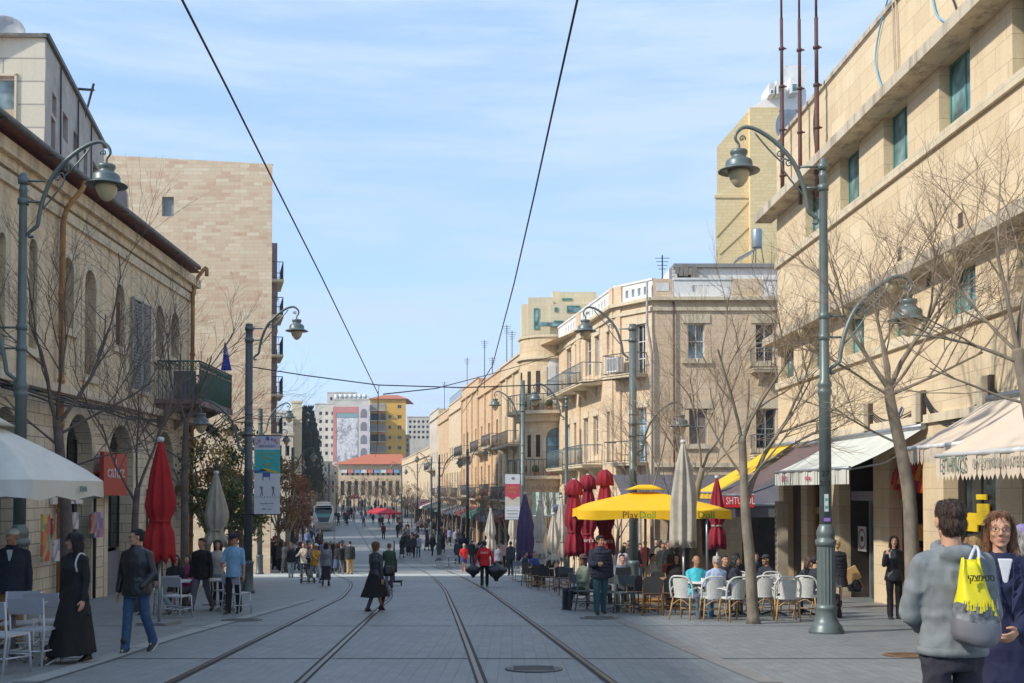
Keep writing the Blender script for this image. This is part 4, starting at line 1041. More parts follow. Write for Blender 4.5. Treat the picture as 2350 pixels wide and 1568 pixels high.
# roof clutter
def antenna(u,v,y,h,lab):
    p=AT(u,v,y); b=MB(); b.tube([(0,0,-2),(0,0,h)],.035,5)
    for k in range(4): b.tube([(-.35+.05*k,0,h-.15-.18*k),(.35-.05*k,0,h-.15-.18*k)],.015,4)
    tag(b.build('tv_antenna',M_dark,loc=p),lab,'antenna',group='rooftop antennas')
for (u,v,y,h) in ((1163,800,92,2.0),(1112,842,98,2.4),(1520,632,54,1.0),(1072,868,118,2.2),(1175,798,90,1.4),(1020,905,140,1.6),(1130,850,100,1.2)):
    antenna(u,v,y,h,'thin dark antenna standing on a roof of the terrace')
# ================================================================== far buildings
def bgrid(u0,u1,v0,v1,nu,nv,fw=.55,fh=.5):
    out=[]
    for i in range(nu):
        for j in range(nv):
            a=u0+(u1-u0)*(i+.5)/nu; b=v0+(v1-v0)*(j+.5)/nv; w=(u1-u0)/nu*fw/2; h=(v1-v0)/nv*fh/2; out.append((a-w,a+w,b-h,b+h))
    return out
block('far_pale_house','pale cream building with small windows just right of the stone tower',622,672,1000,100,14,S_farc,bgrid(632,668,1010,1060,2,1))
block('far_upper_house','white gabled building above the pale one beside the stone tower',624,672,948,120,12,S_far,bgrid(630,660,962,985,2,1,.4,.4))
block('stone_shaft_building','narrow grey stone shaft building left of the cypress',668,692,925,125,12,S_bei,())
block('far_low_house','small pale house behind the lamps left of the cypress',690,724,956,170,12,S_farc,bgrid(692,722,962,998,2,2))
block('white_apartments','white apartment building with balconies right of the cypress',722,772,928,268,20,S_far,bgrid(728,770,940,1050,3,6,.5,.45))
block('white_upper_apartments','higher white apartment slab behind the billboard building',750,818,902,300,20,S_far,bgrid(752,812,906,925,4,1,.4,.4))
fb,rb,xb,zb_=block('billboard_building','pink edged building wearing a large printed billboard on its end wall',763,846,918,262,20,S_far,())
def billboard():
    def B(nm,u0,u1,vt,vb,off,m,th=.1):
        s0,z0=fb.at(u0,vb,off); s1,z1=fb.at(u1,vt,off); q=MB(); q.box(s0,s1,off-th,off,z0,z1); return q.build(nm,m,rb)
    B('pink_band',764,823,934,948,-.02,S_pink); B('pink_band',764,772,948,1058,-.02,S_pink)
    bm,n,l,b=nt('billboard_print'); v=mapping(n,l,(1,1,.8)); f1=noise_n(n,l,v,.55,3,.6); f2=noise_n(n,l,v,2.2,2,.5)
    c=ramp(n,l,f1,[(.35,(.28,.27,.28)),(.5,(.60,.58,.58)),(.7,(.74,.70,.68))]); c=mixc(n,l,.35,c,ramp(n,l,f2,[(.4,(.2,.2,.2)),(.6,(.75,.75,.75))]),'OVERLAY'); l.new(c,b.inputs['Base Color'])
    B('billboard',773,821,960,1060,-.03,bm); B('billboard_strip',773,821,949,959,-.03,mat('teal_strip',(.25,.38,.40),.7))
    w=B('side_banner',823,846,930,1058,-.02,mat('pink_white',(.66,.58,.56),.8))
    for k in range(4):
        s,z=fb.at(835,950+k*30,-.13); q=MB(); 
        pts=[(s+.8*math.cos(math.pi*j/8),-.14,z+.3+.9*math.sin(math.pi*j/8)) for j in range(9)]+[(s-.8,-.14,z-1),(s+.8,-.14,z-1)]
        q.prism(pts,(0,.02,0)); q.build('painted_arch',mat('print_dark',(.22,.22,.23),.8),rb)
    for k in range(7):
        s,z=fb.at(770+k*11,917,1); q=MB(); q.lathe([(.02,0),(.45,0),(.45,1.3),(.02,1.32)],(s,2,z),10); q.obox((s+1.1,2,z+.5),(1.5,1.4,.1),ry=.5,m=1); q.build('roof_heater',[M_wparap,mat('panel_grey',(.18,.2,.22),.2)],rb)
billboard()
fo,ro,xo,zo=block('orange_building','tall orange yellow apartment building with red hip roof',848,931,916,272,16,S_orange,[(a,b,c-0,d) for (a,b,c,d) in bgrid(905,928,922,1040,1,5,.4,.35)]+bgrid(888,900,922,1040,1,5,.6,.35)[1:],flat=False)
def oroof():
    q=MB(); z=zo; X=xo; q.add([(-.6,-.6,z),(X+.6,-.6,z),(X+.6,16.6,z),(-.6,16.6,z),(X*.3,6,z+1.5),(X*.7,6,z+1.5)],[(0,1,5,4),(1,2,5),(2,3,4,5),(3,0,4),(0,3,2,1)]); q.build('roof',M_roof,ro)
    s0=fo.s(848.5); s1=fo.s(886)
    for k in range(5):
        z0=fo.at(860,944+k*24)[1]; q=MB(); q.box(s0,s1,-1.3,-.003,z0,z0+.25); o=q.build('balcony',S_farc,ro); railing(o,s0,s1,-1.25,-.05,z0+.25,1,.8,M_iron)
        q=MB(); q.box(s0+.3,s0+2.2,-.1,-.004,z0+.3,z0+2); q.box(s0+2.6,s1-.2,-.1,-.004,z0+.3,z0+2,0); q.build('window',[M_shut,M_gl][k%2],ro)
oroof()
block('grey_side_building','grey building partly behind the orange one',930,940,1000,280,12,S_plas,bgrid(931,939,1004,1040,1,3))
block('far_white_right','distant white building between the orange one and the terrace',934,988,958,300,15,S_far,bgrid(936,986,962,1010,5,4))
block('far_brown_row','low brown row of houses at the far end of the street',870,930,1046,330,12,S_plas,bgrid(872,928,1052,1120,5,3))
# red roofed market building at the street's end
fm,rm_,xm,zm_=block('red_roof_market','low building with wide red tiled hip roof across the end of the street',775,922,1066,232,9,S_R3,bgrid(780,920,1074,1096,12,1,.5,.6)+bgrid(778,920,1100,1142,9,1,.6,.8),flat=False)
q=MB(); q.add([(-1,-1,zm_),(xm+1,-1,zm_),(xm+1,10,zm_),(-1,10,zm_),(xm*.42,4.5,zm_+2.3),(xm*.97,4.5,zm_+2.3)],[(0,1,5,4),(1,2,5),(2,3,4,5),(3,0,4),(0,3,2,1)]); q.build('roof',M_roof,rm_)
for k in range(9):
    s,z=fm.at(790+k*15,1082,-.3); q=MB(); q.box(s-.6,s+.6,-.32,-.1,z-.35,z+.35); q.build('shop_sign',mat('white_sign_%d'%(k%3),[(.7,.7,.68),(.7,.2,.15),(.2,.4,.6)][k%3],.6),rm_)
# left side low fronts beyond the tower
block('far_left_row','brownish row of shops on the left beyond the tower',672,722,1062,150,10,S_plas,bgrid(674,720,1080,1120,4,1))
block('left_front_row','row of small shop fronts behind the left trees',722,762,1062,205,10,S_farc,bgrid(724,760,1068,1125,4,3))

block('far_left_shops','pale shops under the white apartments beyond the trams',716,770,1092,180,8,S_farc,bgrid(718,768,1100,1135,6,2,.6,.6))
block('corner_kiosk','small stone corner house left of the red roofed market',742,776,1070,212,9,S_bei,bgrid(745,774,1080,1125,3,3,.5,.5))
for k,(u0,u1,vt,d,m_) in enumerate(((700,724,1040,175,S_plas),(690,708,1015,200,S_farc))): block('far_house',['grey house front right of the cypress','cream house front behind the cypress'][k],u0,u1,vt,d,8,m_,bgrid(u0+1,u1-1,vt+8,vt+70,3,4,.5,.5))
# ================================================================== street lamps and catenary poles
ARM=[(.10,-.98),(.03,-1.0),(.02,-.92),(.09,-.86),(.17,-.78),(.2,-.6),(.27,-.3),(.43,.08),(.7,.4),(1.02,.63),(1.26,.70),(1.4,.62),(1.44,.5),(1.38,.4),(1.38,.3)]
def lamp_arm(root,side,z,r0,s=1.0):
    X=lambda d:side*(r0+.02+d*s)
    a=MB(); P=curve_interp([(X(x),0,z+y*s) for x,y in ARM],4); n=len(P)
    a.tube(P,[.022+.018*math.sin(math.pi*min(1,i/n*1.1)) for i in range(n)],7)
    a.tube(curve_interp([(X(.2),0,z-.55*s),(X(.42),0,z-.3*s),(X(.62),0,z-.02*s),(X(.6),0,z+.14*s),(X(.5),0,z+.1*s)],4),.016,6)
    a.tube(curve_interp([(X(.6),0,z+.05*s),(X(.85),0,z+.3*s),(X(1.1),0,z+.6*s)],4),.016,6)
    for (cx,cz,rr) in ((.5,.06,.09),(.66,.22,.075),(1.32,.5,.06)):
        a.tube([(X(cx+rr*k/14*math.cos(k*.7)),0,z+(cz+rr*k/14*math.sin(k*.7))*s) for k in range(15)],.014,5)
    for zz in (z,z-.37*s):
        a.tube([(side*r0*.5,0,zz),(X(.3 if zz==z else .2),0,zz)],.02,6)
        a.lathe([(r0+.003,-.06),(r0+.025,-.05),(r0+.025,.05),(r0+.003,.06)],(0,0,zz),14)
    ao=a.build('arm',M_green,root)
    l=MB(); cx=X(1.38); lz=z+.3*s
    l.lathe([(.012,.02),(.03,.0),(.14,-.01),(.155,-.03),(.15,-.07),(.13,-.1),(.13,-.14),(.16,-.155),(.22,-.19),(.235,-.23),(.235,-.3),(.25,-.32),(.36,-.37),(.362,-.385),(.2,-.365),(.19,-.35)],(cx,0,lz),24)
    l.build('lamp_shade',M_green,ao)
    g=MB(); g.lathe([(.185,-.36),(.185,-.42),(.165,-.50),(.13,-.57),(.07,-.64),(.01,-.665)],(cx,0,lz),18); g.build('lamp_glass',M_opal,ao)
def lamp_post(u,d,arms,h,kind,label,grp='green street lamps along the street',dark=False,rz=0):
    p=GY(u,d); r=thing('street_lamp',label,'street lamp',p,rz,grp); m=M_pole if dark else M_green
    if kind=='lamp':
        b=MB(); b.lathe([(.30,0),(.30,.05),(.27,.09),(.27,.13),(.22,.17),(.19,.25),(.17,.36),(.175,.40),(.19,.42),(.19,.46),(.165,.48),(.16,.50)],n=24)
        n=32
        b.rings([[((.155-.012*(k%2))*math.cos(2*math.pi*k/n),(.155-.012*(k%2))*math.sin(2*math.pi*k/n),z) for k in range(n)] for z in (.5,1.5)],0,False,False)
        b.lathe([(.16,1.5),(.18,1.54),(.18,1.6),(.15,1.62),(.15,1.66),(.16,1.7),(.155,1.76),(.12,1.84),(.105,1.88)],n=24); b.build('base',m,r)
        b=MB(); b.lathe([(.105,1.86),(.1,4.1),(.12,4.14),(.125,4.2),(.1,4.24),(.125,4.28),(.12,4.33),(.085,4.4),(.075,6.0),(.066,h-.35),(.075,h-.33),(.075,h-.28),(.06,h-.26),(.06,h-.03),(.03,h)],n=20); b.build('post',m,r); r0=.07
    else:
        b=MB(); b.lathe([(.22,0),(.22,.1),(.18,.14),(.17,.9),(.19,.93),(.19,1.0),(.14,1.05)],n=20); b.build('base',m,r)
        b=MB(); b.lathe([(.135,1.03),(.128,h*.45),(.135,h*.45+.02),(.135,h*.45+.1),(.125,h*.45+.12),(.115,h-.0),(.02,h+.01)],n=20)
        for z in (h*.62,h*.66): b.lathe([(.125,z),(.14,z+.01),(.14,z+.04),(.125,z+.05)],n=20)
        b.build('post',m,r); r0=.12
    for (side,z) in arms: lamp_arm(r,side,z,r0)
    return r
LP=lamp_post(1894,18.96,[(-1,8.12),(1,5.5)],8.27,'lamp','tall green lamp post with fluted base standing before the white awning')
# numbers and stickers on the post
s=.0
for (t,z,sz) in (('27',2.75,.14),('211',2.58,.14)): put_text(t,sz,M_dark,LP,(-.03,-.103,z))
q=MB(); q.box(-.05,.02,-.109,-.104,2.1,2.4,0); q.box(-.04,.01,-.112,-.1095,2.15,2.2,1); q.box(-.04,.01,-.112,-.1095,2.28,2.33,1); q.box(-.06,.05,-.109,-.104,1.93,1.99,2); q.build('sticker',[mat('pale_sticker',(.6,.68,.66),.6),mat('teal_sticker',(.1,.35,.3),.6),mat('purple_sticker',(.3,.15,.55),.6)],LP)
lamp_post(46,19.2,[(1,7.95),(-1,5.35)],8.1,'lamp','tall dark lamp post at the left edge, its lamp before the eaves')
lamp_post(570,34.85,[(1,8.45),(-1,5.45)],8.6,'pole','thick dark catenary pole with lamp arms beside the teal banner',dark=True)
lamp_post(1453,34.9,[(-1,8.45),(1,5.4)],8.6,'pole','thick green catenary pole with a lamp arm over the yellow parasol')
lamp_post(1300,51,[(-1,8.4)],8.5,'lamp','slim green lamp post carrying the white street sign')
lamp_post(1200,60,[(-1,9.3)],10.6,'pole','green catenary pole behind the purple parasol')
lamp_post(597,58,[(1,8.4),(-1,6.2)],8.8,'pole','grey lamp pole behind the teal banner',dark=True)
lamp_post(607,74,[(1,8.4)],8.6,'lamp','smaller lamp beside the stone tower, third from the left edge',dark=True)
lamp_post(1073,92,[(1,8.3)],8.6,'pole','dark lamp pole rising before the orange stone house',dark=True)
lamp_post(990,112,[(-1,8.3)],8.6,'lamp','lamp post in front of the pale long house',dark=True)
lamp_post(958,140,[(1,8.4),(-1,7.5)],8.6,'lamp','lamp post in front of the cream low house',dark=True)
lamp_post(922,165,[(-1,8.4)],8.6,'lamp','lamp post right of the red roofed market',dark=True)
lamp_post(672,80,[(1,7.5)],8.2,'pole','dark pole among the brown leaved trees left of the tram',dark=True)
lamp_post(755,150,[(-1,8.5)],8.8,'pole','lamp pole behind the tram',dark=True)
lamp_post(1008,78,[(1,7.0)],7.6,'lamp','lamp post before the pale long house, nearest of its row',dark=True)
# ------------------------------------------------------------------ overhead wires
def wire(pts,r,label,name='overhead_wire'):
    b=MB(); P=[Vector(p) for p in pts]; b.tube(P,r,6); tag(b.build(name,M_wire),label,'cable')
def W(u,v,y): return AT(u,v,y)
wire([W(370,-110,8.6),W(418,0,10),W(520,200,12.6),W(622,405,16.5),W(740,640,22),W(868,905,33)],.0125,'left overhead tram wire running up to the top of the photo')
wire([W(1348,-110,8.6),W(1325,0,10),W(1276,220,12.4),W(1228,440,16),W(1180,650,21),W(1130,840,31),W(1060,950,60)],.0125,'right overhead tram wire running up to the top of the photo')
wire([W(580,843,35),W(700,862,35),W(868,884,35),W(1060,890,35),W(1300,882,35),W(1447,868,35)],.018,'span wire hanging across the street between the two thick poles')
wire([W(870,884,35),W(868,905,33),W(866,1010,60),W(862,1050,110)],.016,'contact wire dropping down the street from the span wire')
wire([W(880,905,36),W(1000,892,42),W(1130,858,60),W(1280,815,66)],.02,'thin cable slanting up to the terrace houses')
# ================================================================== banners and signs
def banner(u0,u1,vt,vb,d,parts,label,texts=(),side=1):
    a=AT(u0,vb,d); w=AT(u1,vb,d).x-a.x; h=AT(u0,vt,d).z-a.z
    r=thing('banner',label,'banner',(a.x,d,a.z),0,'printed banners hung on poles')
    b=MB(); x=0
    for (z0,z1,mi,) in parts['bands']: b.box(0,w,-.012,.012,h*z0,h*z1,mi)
    b.build('cloth',parts['mats'],r)
    b=MB()
    for z in (0,h): b.tube([(-.35 if side>0 else 0,0,z),(w+(.35 if side<0 else .03),0,z)],.018,6)
    b.build('frame',M_dark,r)
    for (t,zc,sz,m,xc) in texts: put_text(t,sz*h,m,r,(w*xc,-.018,h*zc))
    for (kind,x0,x1,z0,z1,m) in parts.get('marks',()):
        q=MB()
        if kind=='poly': q.prism([(w*px,-.016,h*pz) for px,pz in x0],(0,-.004,0))
        elif kind=='ell': q.ell((w*x0,-.016,h*z0),(w*x1,.004,h*z1),12,6)
        else: q.box(w*x0,w*x1,-.022,-.0125,h*z0,h*z1)
        q.build('print',m,r)
    return r
teal=mat('banner_teal',(.05,.42,.42),.7,var=.08); bw=mat('banner_white',(.60,.62,.66),.7,var=.04); bp=mat('banner_lilac',(.50,.50,.60),.7); ylw=mat('print_ochre',(.55,.42,.05),.7); nvy=mat('print_navy',(.08,.10,.35),.7); pk=mat('print_pink',(.55,.15,.3),.7); gy=mat('print_grey',(.18,.19,.22),.7)
def figure(x,z,s):
    """tiny printed gymnast"""
    return ('poly',[(x,z+.05*s),(x+.05*s,z+.045*s),(x+.02*s,z),(x+.06*s,z-.06*s),(x+.02*s,z-.06*s),(x,z-.02*s),(x-.03*s,z-.07*s),(x-.05*s,z-.06*s),(x-.02*s,z+.0),(x-.08*s,z+.05*s),(x-.07*s,z+.06*s)],0,0,0,gy)
banner(583,642,1000,1181,33.0,dict(mats=[bw,teal,bp],bands=[(0,.52,0),(.52,.82,1),(.82,.84,0),(.84,1,2)],
  marks=[('poly',[(0,.56),(0,.52),(.25,.535),(.5,.555),(.3,.575),(.12,.555)],0,0,0,nvy),('poly',[(.25,.565),(.5,.545),(.85,.52),(.95,.53),(.6,.575),(.4,.585)],0,0,0,ylw),
   ('box',.33,.62,.475,.53,nvy),('box',.33,.35,.43,.475,nvy),('box',.6,.62,.43,.475,nvy),('box',.47,.57,.94,.985,nvy),
   ('ell',.2,.05,.93,.018,pk),('ell',.8,.06,.94,.02,pk),('ell',.87,.05,.91,.018,mat('print_orange',(.6,.25,.1),.7)),('ell',.1,.04,.9,.015,mat('print_coral',(.6,.3,.28),.7)),('ell',.68,.03,.95,.016,nvy),figure(.3,.3,1.0),figure(.75,.3,1.0)]
   +[('box',.06+k*.11,.1+k*.11,.215,.225,gy) for k in range(9)]),
  'tall white and teal banner beside the thick dark pole on the left',
  [('JERUSALEM',.865,.04,gy,.5),('ART ▪ SPORT',.77,.035,ylw,.5),('FESTIVAL',.71,.042,ylw,.5),('STREET',.63,.042,ylw,.5),('jerusalem.muni',.14,.028,gy,.5),('idf.il  run',.07,.033,gy,.5)])
red=mat('banner_crimson',(.50,.06,.10),.7,var=.08)
banner(1159,1193,1088,1193,58,dict(mats=[bw,red,mat('banner_cream',(.55,.52,.44),.7)],bands=[(0,.3,0),(.3,.5,2),(.5,.78,1),(.78,1,0)],marks=[('poly',[(.2,.5),(.5,.43),(.8,.5)],0,0,0,red),('box',.05,.95,.05,.06,gy),('box',.15,.85,.12,.135,gy),('box',.1,.9,.19,.2,gy),('ell',.55,.12,.9,.03,gy)]),
  'red and white banner beside the purple parasol',[('EXPO',.69,.08,ylw,.5),('2016',.6,.08,ylw,.5)],side=-1)
def street_sign():
    a=AT(1268,1185,50.8); b_=AT(1317,1158,50.8); w=b_.x-a.x; h=b_.z-a.z
    r=thing('street_sign','white street sign with round emblem on the slim lamp post by the red parasols','sign',(a.x,50.6,a.z))
    b=MB(); b.box(0,w,-.02,.02,0,h); b.build('panel',mat('sign_white',(.62,.68,.70),.5,var=.03),r)
    b=MB(); n=20; b.rings([[(w*.2+q*math.cos(2*math.pi*k/n),-.023,h*.5+q*math.sin(2*math.pi*k/n)) for k in range(n)] for q in (h*.22,h*.3)],0,False,False)
    for k in range(6): b.obox((w*.2,-.023,h*.5),(h*.4,.003,.025),ry=k*math.pi/6)
    b.build('emblem',gy,r)
    for t,z in (('DIAKO',.78),('יפו',.5),('Parker',.2)): put_text(t,h*.28,gy,r,(w*.68,-.024,h*z))
street_sign()
# red shop sign on the left wall, projecting
def red_sign():
    a=FL.at(245,1138,-.5); b_=FL.at(299,1042,-.5)
    p=FL.w(a[0],-.35,a[1]); p2=FL.w(b_[0],-.35,a[1]); h=b_[1]-a[1]
    r=thing('shop_sign','red square shop sign with white lettering above the grey door on the left','sign',p,FL.rot); w=b_[0]-a[0]
    b=MB(); b.box(0,w,-.06,.06,0,h); b.box(w*.05,w*.95,-.0,.3,h*.5,h*.55); b.build('panel',mat('sign_red',(.42,.05,.03),.5,var=.05),r)
    wm=mat('sign_letter_white',(.62,.55,.55),.6)
    put_text('cafizz',h*.42,wm,r,(w*.5,-.068,h*.55),sx=w*.9/(h*.42*2.6))
    b=MB()
    for k in range(5): b.box(w*(.28+.1*k),w*(.30+.1*k),-.068,-.0605,h*.40,h*.43)
    b.tube([(w*.5,-.065,h*.62),(w*.5,-.065,h*.85)],.012,4); b.build('lettering',wm,r)
red_sign()
def posters():
    P=[(207,222,1180,1225,-.2,0),(215,235,1175,1235,-.2,1),(95,112,1180,1290,-.9,2),(118,124,1190,1240,-.9,0),(166,178,1176,1215,-.3,3),(120,150,1236,1290,-.5,3)]
    cols=[((.5,.08,.06),(.1,.1,.12),(.6,.5,.3)),((.35,.1,.2),(.55,.5,.5),(.1,.2,.4)),((.62,.05,.05),(.6,.45,.1),(.15,.3,.2)),((.6,.6,.58),(.5,.3,.3),(.2,.3,.4))]
    for i,(u0,u1,vt,vb,off,ci) in enumerate(P):
        s0,z0=FL.at(u0,vb,off); s1,z1=FL.at(u1,vt,off); p=FL.w(s0,off,z0)
        m,n,l,b=nt('magazine_print_%d'%ci) if 'magazine_print_%d'%ci not in MATS else (MATS['magazine_print_%d'%ci],0,0,0)
        if n:
            v=mapping(n,l); vo=n.new('ShaderNodeTexVoronoi'); vo.inputs['Scale'].default_value=4; vo.distance='CHEBYCHEV'; l.new(v,vo.inputs['Vector']); sp=n.new('ShaderNodeSeparateColor'); l.new(vo.outputs['Color'],sp.inputs[0])
            l.new(ramp(n,l,sp.outputs[0],[(.2,cols[ci][0]),(.5,cols[ci][1]),(.8,cols[ci][2])]),b.inputs['Base Color']); MATS['magazine_print_%d'%ci]=m
        b=MB(); b.box(0,s1-s0,-.03,.03,0,z1-z0); o=b.build('poster_stand',m,loc=p,rz=FL.rot)
        tag(o,['small colourful poster beside the shop arch left of the red sign','large magazine poster between the arch and the pillar','tall red magazine rack behind the man in the white cap','narrow white poster near the rusty drainpipe','white and red leaflet hanging in the shop arch','low white display box under the shop arch'][i],'poster')
posters()
# ================================================================== trees
def branch(tw,lm,p,d,L,r,lev,rg,up=.35,spread=.55):
    n=4; P=[p.copy()]; Rr=[r]; q=p.copy(); dd=d.copy()
    for i in range(n):
        dd=(dd+Vector((rg.gauss(0,.11),rg.gauss(0,.11),rg.gauss(0,.08)+up*.12))).normalized(); q=q+dd*(L/n); P.append(q.copy()); Rr.append(r*(1-.5*(i+1)/n))
    (lm if r>.022 else tw).tube(P,Rr,7 if r>.04 else (5 if r>.015 else 3),0,False)
    if lev<=0: return
    k=rg.choice((3,4))
    for j in range(k):
        t=.35+.65*(j+rg.random()*.6)/k; i=min(n-1,int(t*n)); a=P[i]+(P[i+1]-P[i])*(t*n-i) if i<n else P[-1]
        ax=dd.orthogonal().normalized(); ax=Matrix.Rotation(rg.uniform(0,6.28),3,dd)@ax
        nd=(dd*math.cos(spread)+ax*math.sin(spread)*rg.uniform(.7,1.3)).normalized()
        branch(tw,lm,a,nd,L*rg.uniform(.55,.85),max(.0026,r*rg.uniform(.42,.6)),lev-1,rg,up,spread)
def bare_tree(pts,limbs,label,seed,lev=4,trunk_r=.13,grp='bare trees along the pavement',dark=False,L0=1.7,up=.35,cat='tree'):
    """pts: trunk polyline in world coords; limbs: list of (index along trunk 0..1, direction, length, radius)"""
    rg=random.Random(seed); P=[Vector(p) for p in pts]; base=P[0].copy(); r=thing('bare_tree',label,cat,base,0,grp)
    Q=curve_interp([p-base for p in P],5); n=len(Q)
    t=MB(); t.tube(Q,[trunk_r*(1.25 if i==0 else 1.0-.42*i/n) for i in range(n)],12); 
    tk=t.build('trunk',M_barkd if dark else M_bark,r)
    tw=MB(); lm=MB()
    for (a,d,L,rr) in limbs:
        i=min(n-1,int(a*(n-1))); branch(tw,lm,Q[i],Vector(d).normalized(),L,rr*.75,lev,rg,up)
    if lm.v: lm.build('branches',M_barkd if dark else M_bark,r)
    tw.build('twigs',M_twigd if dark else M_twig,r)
    return r
t=bare_tree([GY(1727,21.2),AT(1722,1300,21.2),AT(1712,1190,21.2),AT(1708,1120,21.2),AT(1703,1000,21.3)],
 [(.62,(.35,.1,1),2.2,.075),(.98,(-.25,0,1),1.9,.05),(.8,(-.6,.2,1),1.5,.035),(.75,(.7,-.3,.9),1.6,.035),(.9,(.2,.4,1),1.7,.04),(.98,(.25,-.2,1),1.9,.045)],'slender bare tree standing in front of the white wicker chairs',3,4,.12)
t=bare_tree([GY(2093,21.5),AT(2092,1250,21.5),AT(2085,1130,21.5),AT(2065,1020,21.5),AT(2045,930,21.5),AT(2040,890,21.5)],
 [(.98,(-.55,.1,1),2.0,.07),(.98,(.35,0,1),2.3,.075),(.98,(.05,.3,1),2.5,.06),(.9,(.9,-.2,.5),1.9,.05),(.9,(-.9,-.1,.35),1.8,.04),(.6,(-1,.1,.35),1.5,.035),(.95,(.6,-.5,.8),1.9,.045),(.97,(-.2,-.6,1),1.8,.045)],'bare tree with pale trunk in front of the red textile shop',11,4,.155)
t=bare_tree([GY(2402,15),AT(2400,1150,15),AT(2372,990,15),AT(2345,850,15),AT(2335,800,15)],
 [(.98,(-.5,.1,1),1.7,.05),(.98,(.1,0,1),1.7,.05),(.8,(-.9,0,.45),1.5,.04),(.6,(-1,.2,.2),1.4,.03),(.9,(-.7,.3,.9),1.5,.035)],'bare tree at the right edge of the photo with branches before the windows',23,4,.12)
t=bare_tree([GY(1603,30),AT(1600,1210,30),AT(1598,1140,30),AT(1612,1075,30)],
 [(.6,(-.5,0,1),2.0,.05),(.98,(.35,.1,1),2.1,.055),(.98,(-.1,-.3,1),2.2,.05),(.8,(.8,.1,.8),1.7,.035),(.9,(-.7,.2,.9),1.7,.035)],'bare tree behind the tall folded cream parasol',31,4,.13)
t=bare_tree([GY(1497,34),AT(1496,1200,34),AT(1494,1130,34)],[(.6,(-.4,0,1),1.9,.035),(.98,(.3,0,1),2.0,.04),(.95,(-.1,.3,1),2.0,.035)],'thin young bare tree growing beside the yellow parasol',37,4,.07)
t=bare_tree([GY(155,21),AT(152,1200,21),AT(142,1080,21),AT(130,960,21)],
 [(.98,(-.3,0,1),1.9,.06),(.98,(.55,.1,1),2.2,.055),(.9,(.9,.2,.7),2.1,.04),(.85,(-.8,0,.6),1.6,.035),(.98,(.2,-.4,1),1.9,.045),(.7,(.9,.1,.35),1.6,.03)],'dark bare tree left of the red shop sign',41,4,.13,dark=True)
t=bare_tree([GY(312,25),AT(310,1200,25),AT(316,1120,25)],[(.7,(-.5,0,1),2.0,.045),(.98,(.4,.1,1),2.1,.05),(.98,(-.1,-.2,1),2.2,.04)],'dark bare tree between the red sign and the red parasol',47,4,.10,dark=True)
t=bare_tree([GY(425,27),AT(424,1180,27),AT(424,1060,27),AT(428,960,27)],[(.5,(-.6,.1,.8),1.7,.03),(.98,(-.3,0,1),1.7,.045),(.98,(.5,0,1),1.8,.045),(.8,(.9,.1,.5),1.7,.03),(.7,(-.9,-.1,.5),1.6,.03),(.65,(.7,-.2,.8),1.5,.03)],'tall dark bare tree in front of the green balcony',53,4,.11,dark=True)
# smaller ones down the street: a few forms, copied
forms=[]
for k in range(3):
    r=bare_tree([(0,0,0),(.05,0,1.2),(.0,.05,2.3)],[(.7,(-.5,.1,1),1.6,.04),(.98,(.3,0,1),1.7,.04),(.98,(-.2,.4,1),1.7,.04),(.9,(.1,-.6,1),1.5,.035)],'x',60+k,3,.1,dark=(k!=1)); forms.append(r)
spots=[(1535,46),(1418,50),(1255,62),(1222,66),(1160,70),(1128,76),(1104,84),(1082,90),(1060,98),(1040,106),(1028,118),(1012,126),(1000,138),(975,150),(955,165),(935,180),(905,200),(850,215),(800,220),(745,200),(728,170),(700,120),(690,105),(785,185),(812,190),(838,188),(865,192),(888,190),(760,190),(735,160),(722,140),(910,180),(945,150),(1020,100),(1048,112)]
labs=['bare street tree left of the yellow parasol','small bare tree before the bow fronted house']
for i,(u,d) in enumerate(spots):
    r=forms[i] if i<3 else copy_tree(forms[i%3]); r.location=GY(u,d); s=rnd.uniform(.95,1.25); r.scale=(s,s,s); r.rotation_euler=(0,0,rnd.uniform(0,6.2))
    r['label']='small bare street tree in the far row before the terrace houses' if u>900 else 'small bare street tree far down the left side of the street'
    r['group']='far bare street trees'
# leafy trees on the left
def leafy(u,d,h,cols,label,seed,w=1.4,n=2600,name='leafy_tree',zt=None):
    rg=random.Random(seed); p=GY(u,d); r=thing(name,label,'tree',p,0,'leafy street trees')
    t=MB(); t.tube([(0,0,0),(.05,0,h*.3),(0,.1,h*.6)],[.14,.11,.06],10); 
    for k in range(7):
        a=k*.9; t.tube(curve_interp([(0.02,0,h*.3+k*.1),(math.cos(a)*w*.4,math.sin(a)*w*.4,h*.5+k*.1),(math.cos(a)*w*.7,math.sin(a)*w*.7,h*.7+.1*k)],3),[.05]*4+[.03]*3,5)
    t.build('trunk',M_bark,r)
    c=MB(); cl=[]
    for k in range(26):
        a=rg.uniform(0,6.28); rr=w*math.sqrt(rg.random()); z=h*.38+rg.random()*h*.6; cl.append((math.cos(a)*rr*(1.1-.5*z/h),math.sin(a)*rr*(1.1-.5*z/h),z,rg.uniform(.25,.5),rg.randrange(len(cols))))
    for k in range(n):
        x,y,z,s,ci=rg.choice(cl); d_=Vector((rg.gauss(0,1),rg.gauss(0,1),rg.gauss(0,.8))); d_=d_.normalized()*s*rg.random()**.4
        o=Vector((x,y,z))+d_; a=Vector((rg.gauss(0,1),rg.gauss(0,1),rg.gauss(0,1))).normalized(); b=a.orthogonal().normalized(); L=rg.uniform(.05,.11)
        if rg.random()<.2: ci=rg.randrange(len(cols))
        c.add([o,o+a*L+b*L*.45,o+a*L*2,o+a*L-b*L*.45],[(0,1,2,3)],ci)
    c.build('crown',cols,r); return r
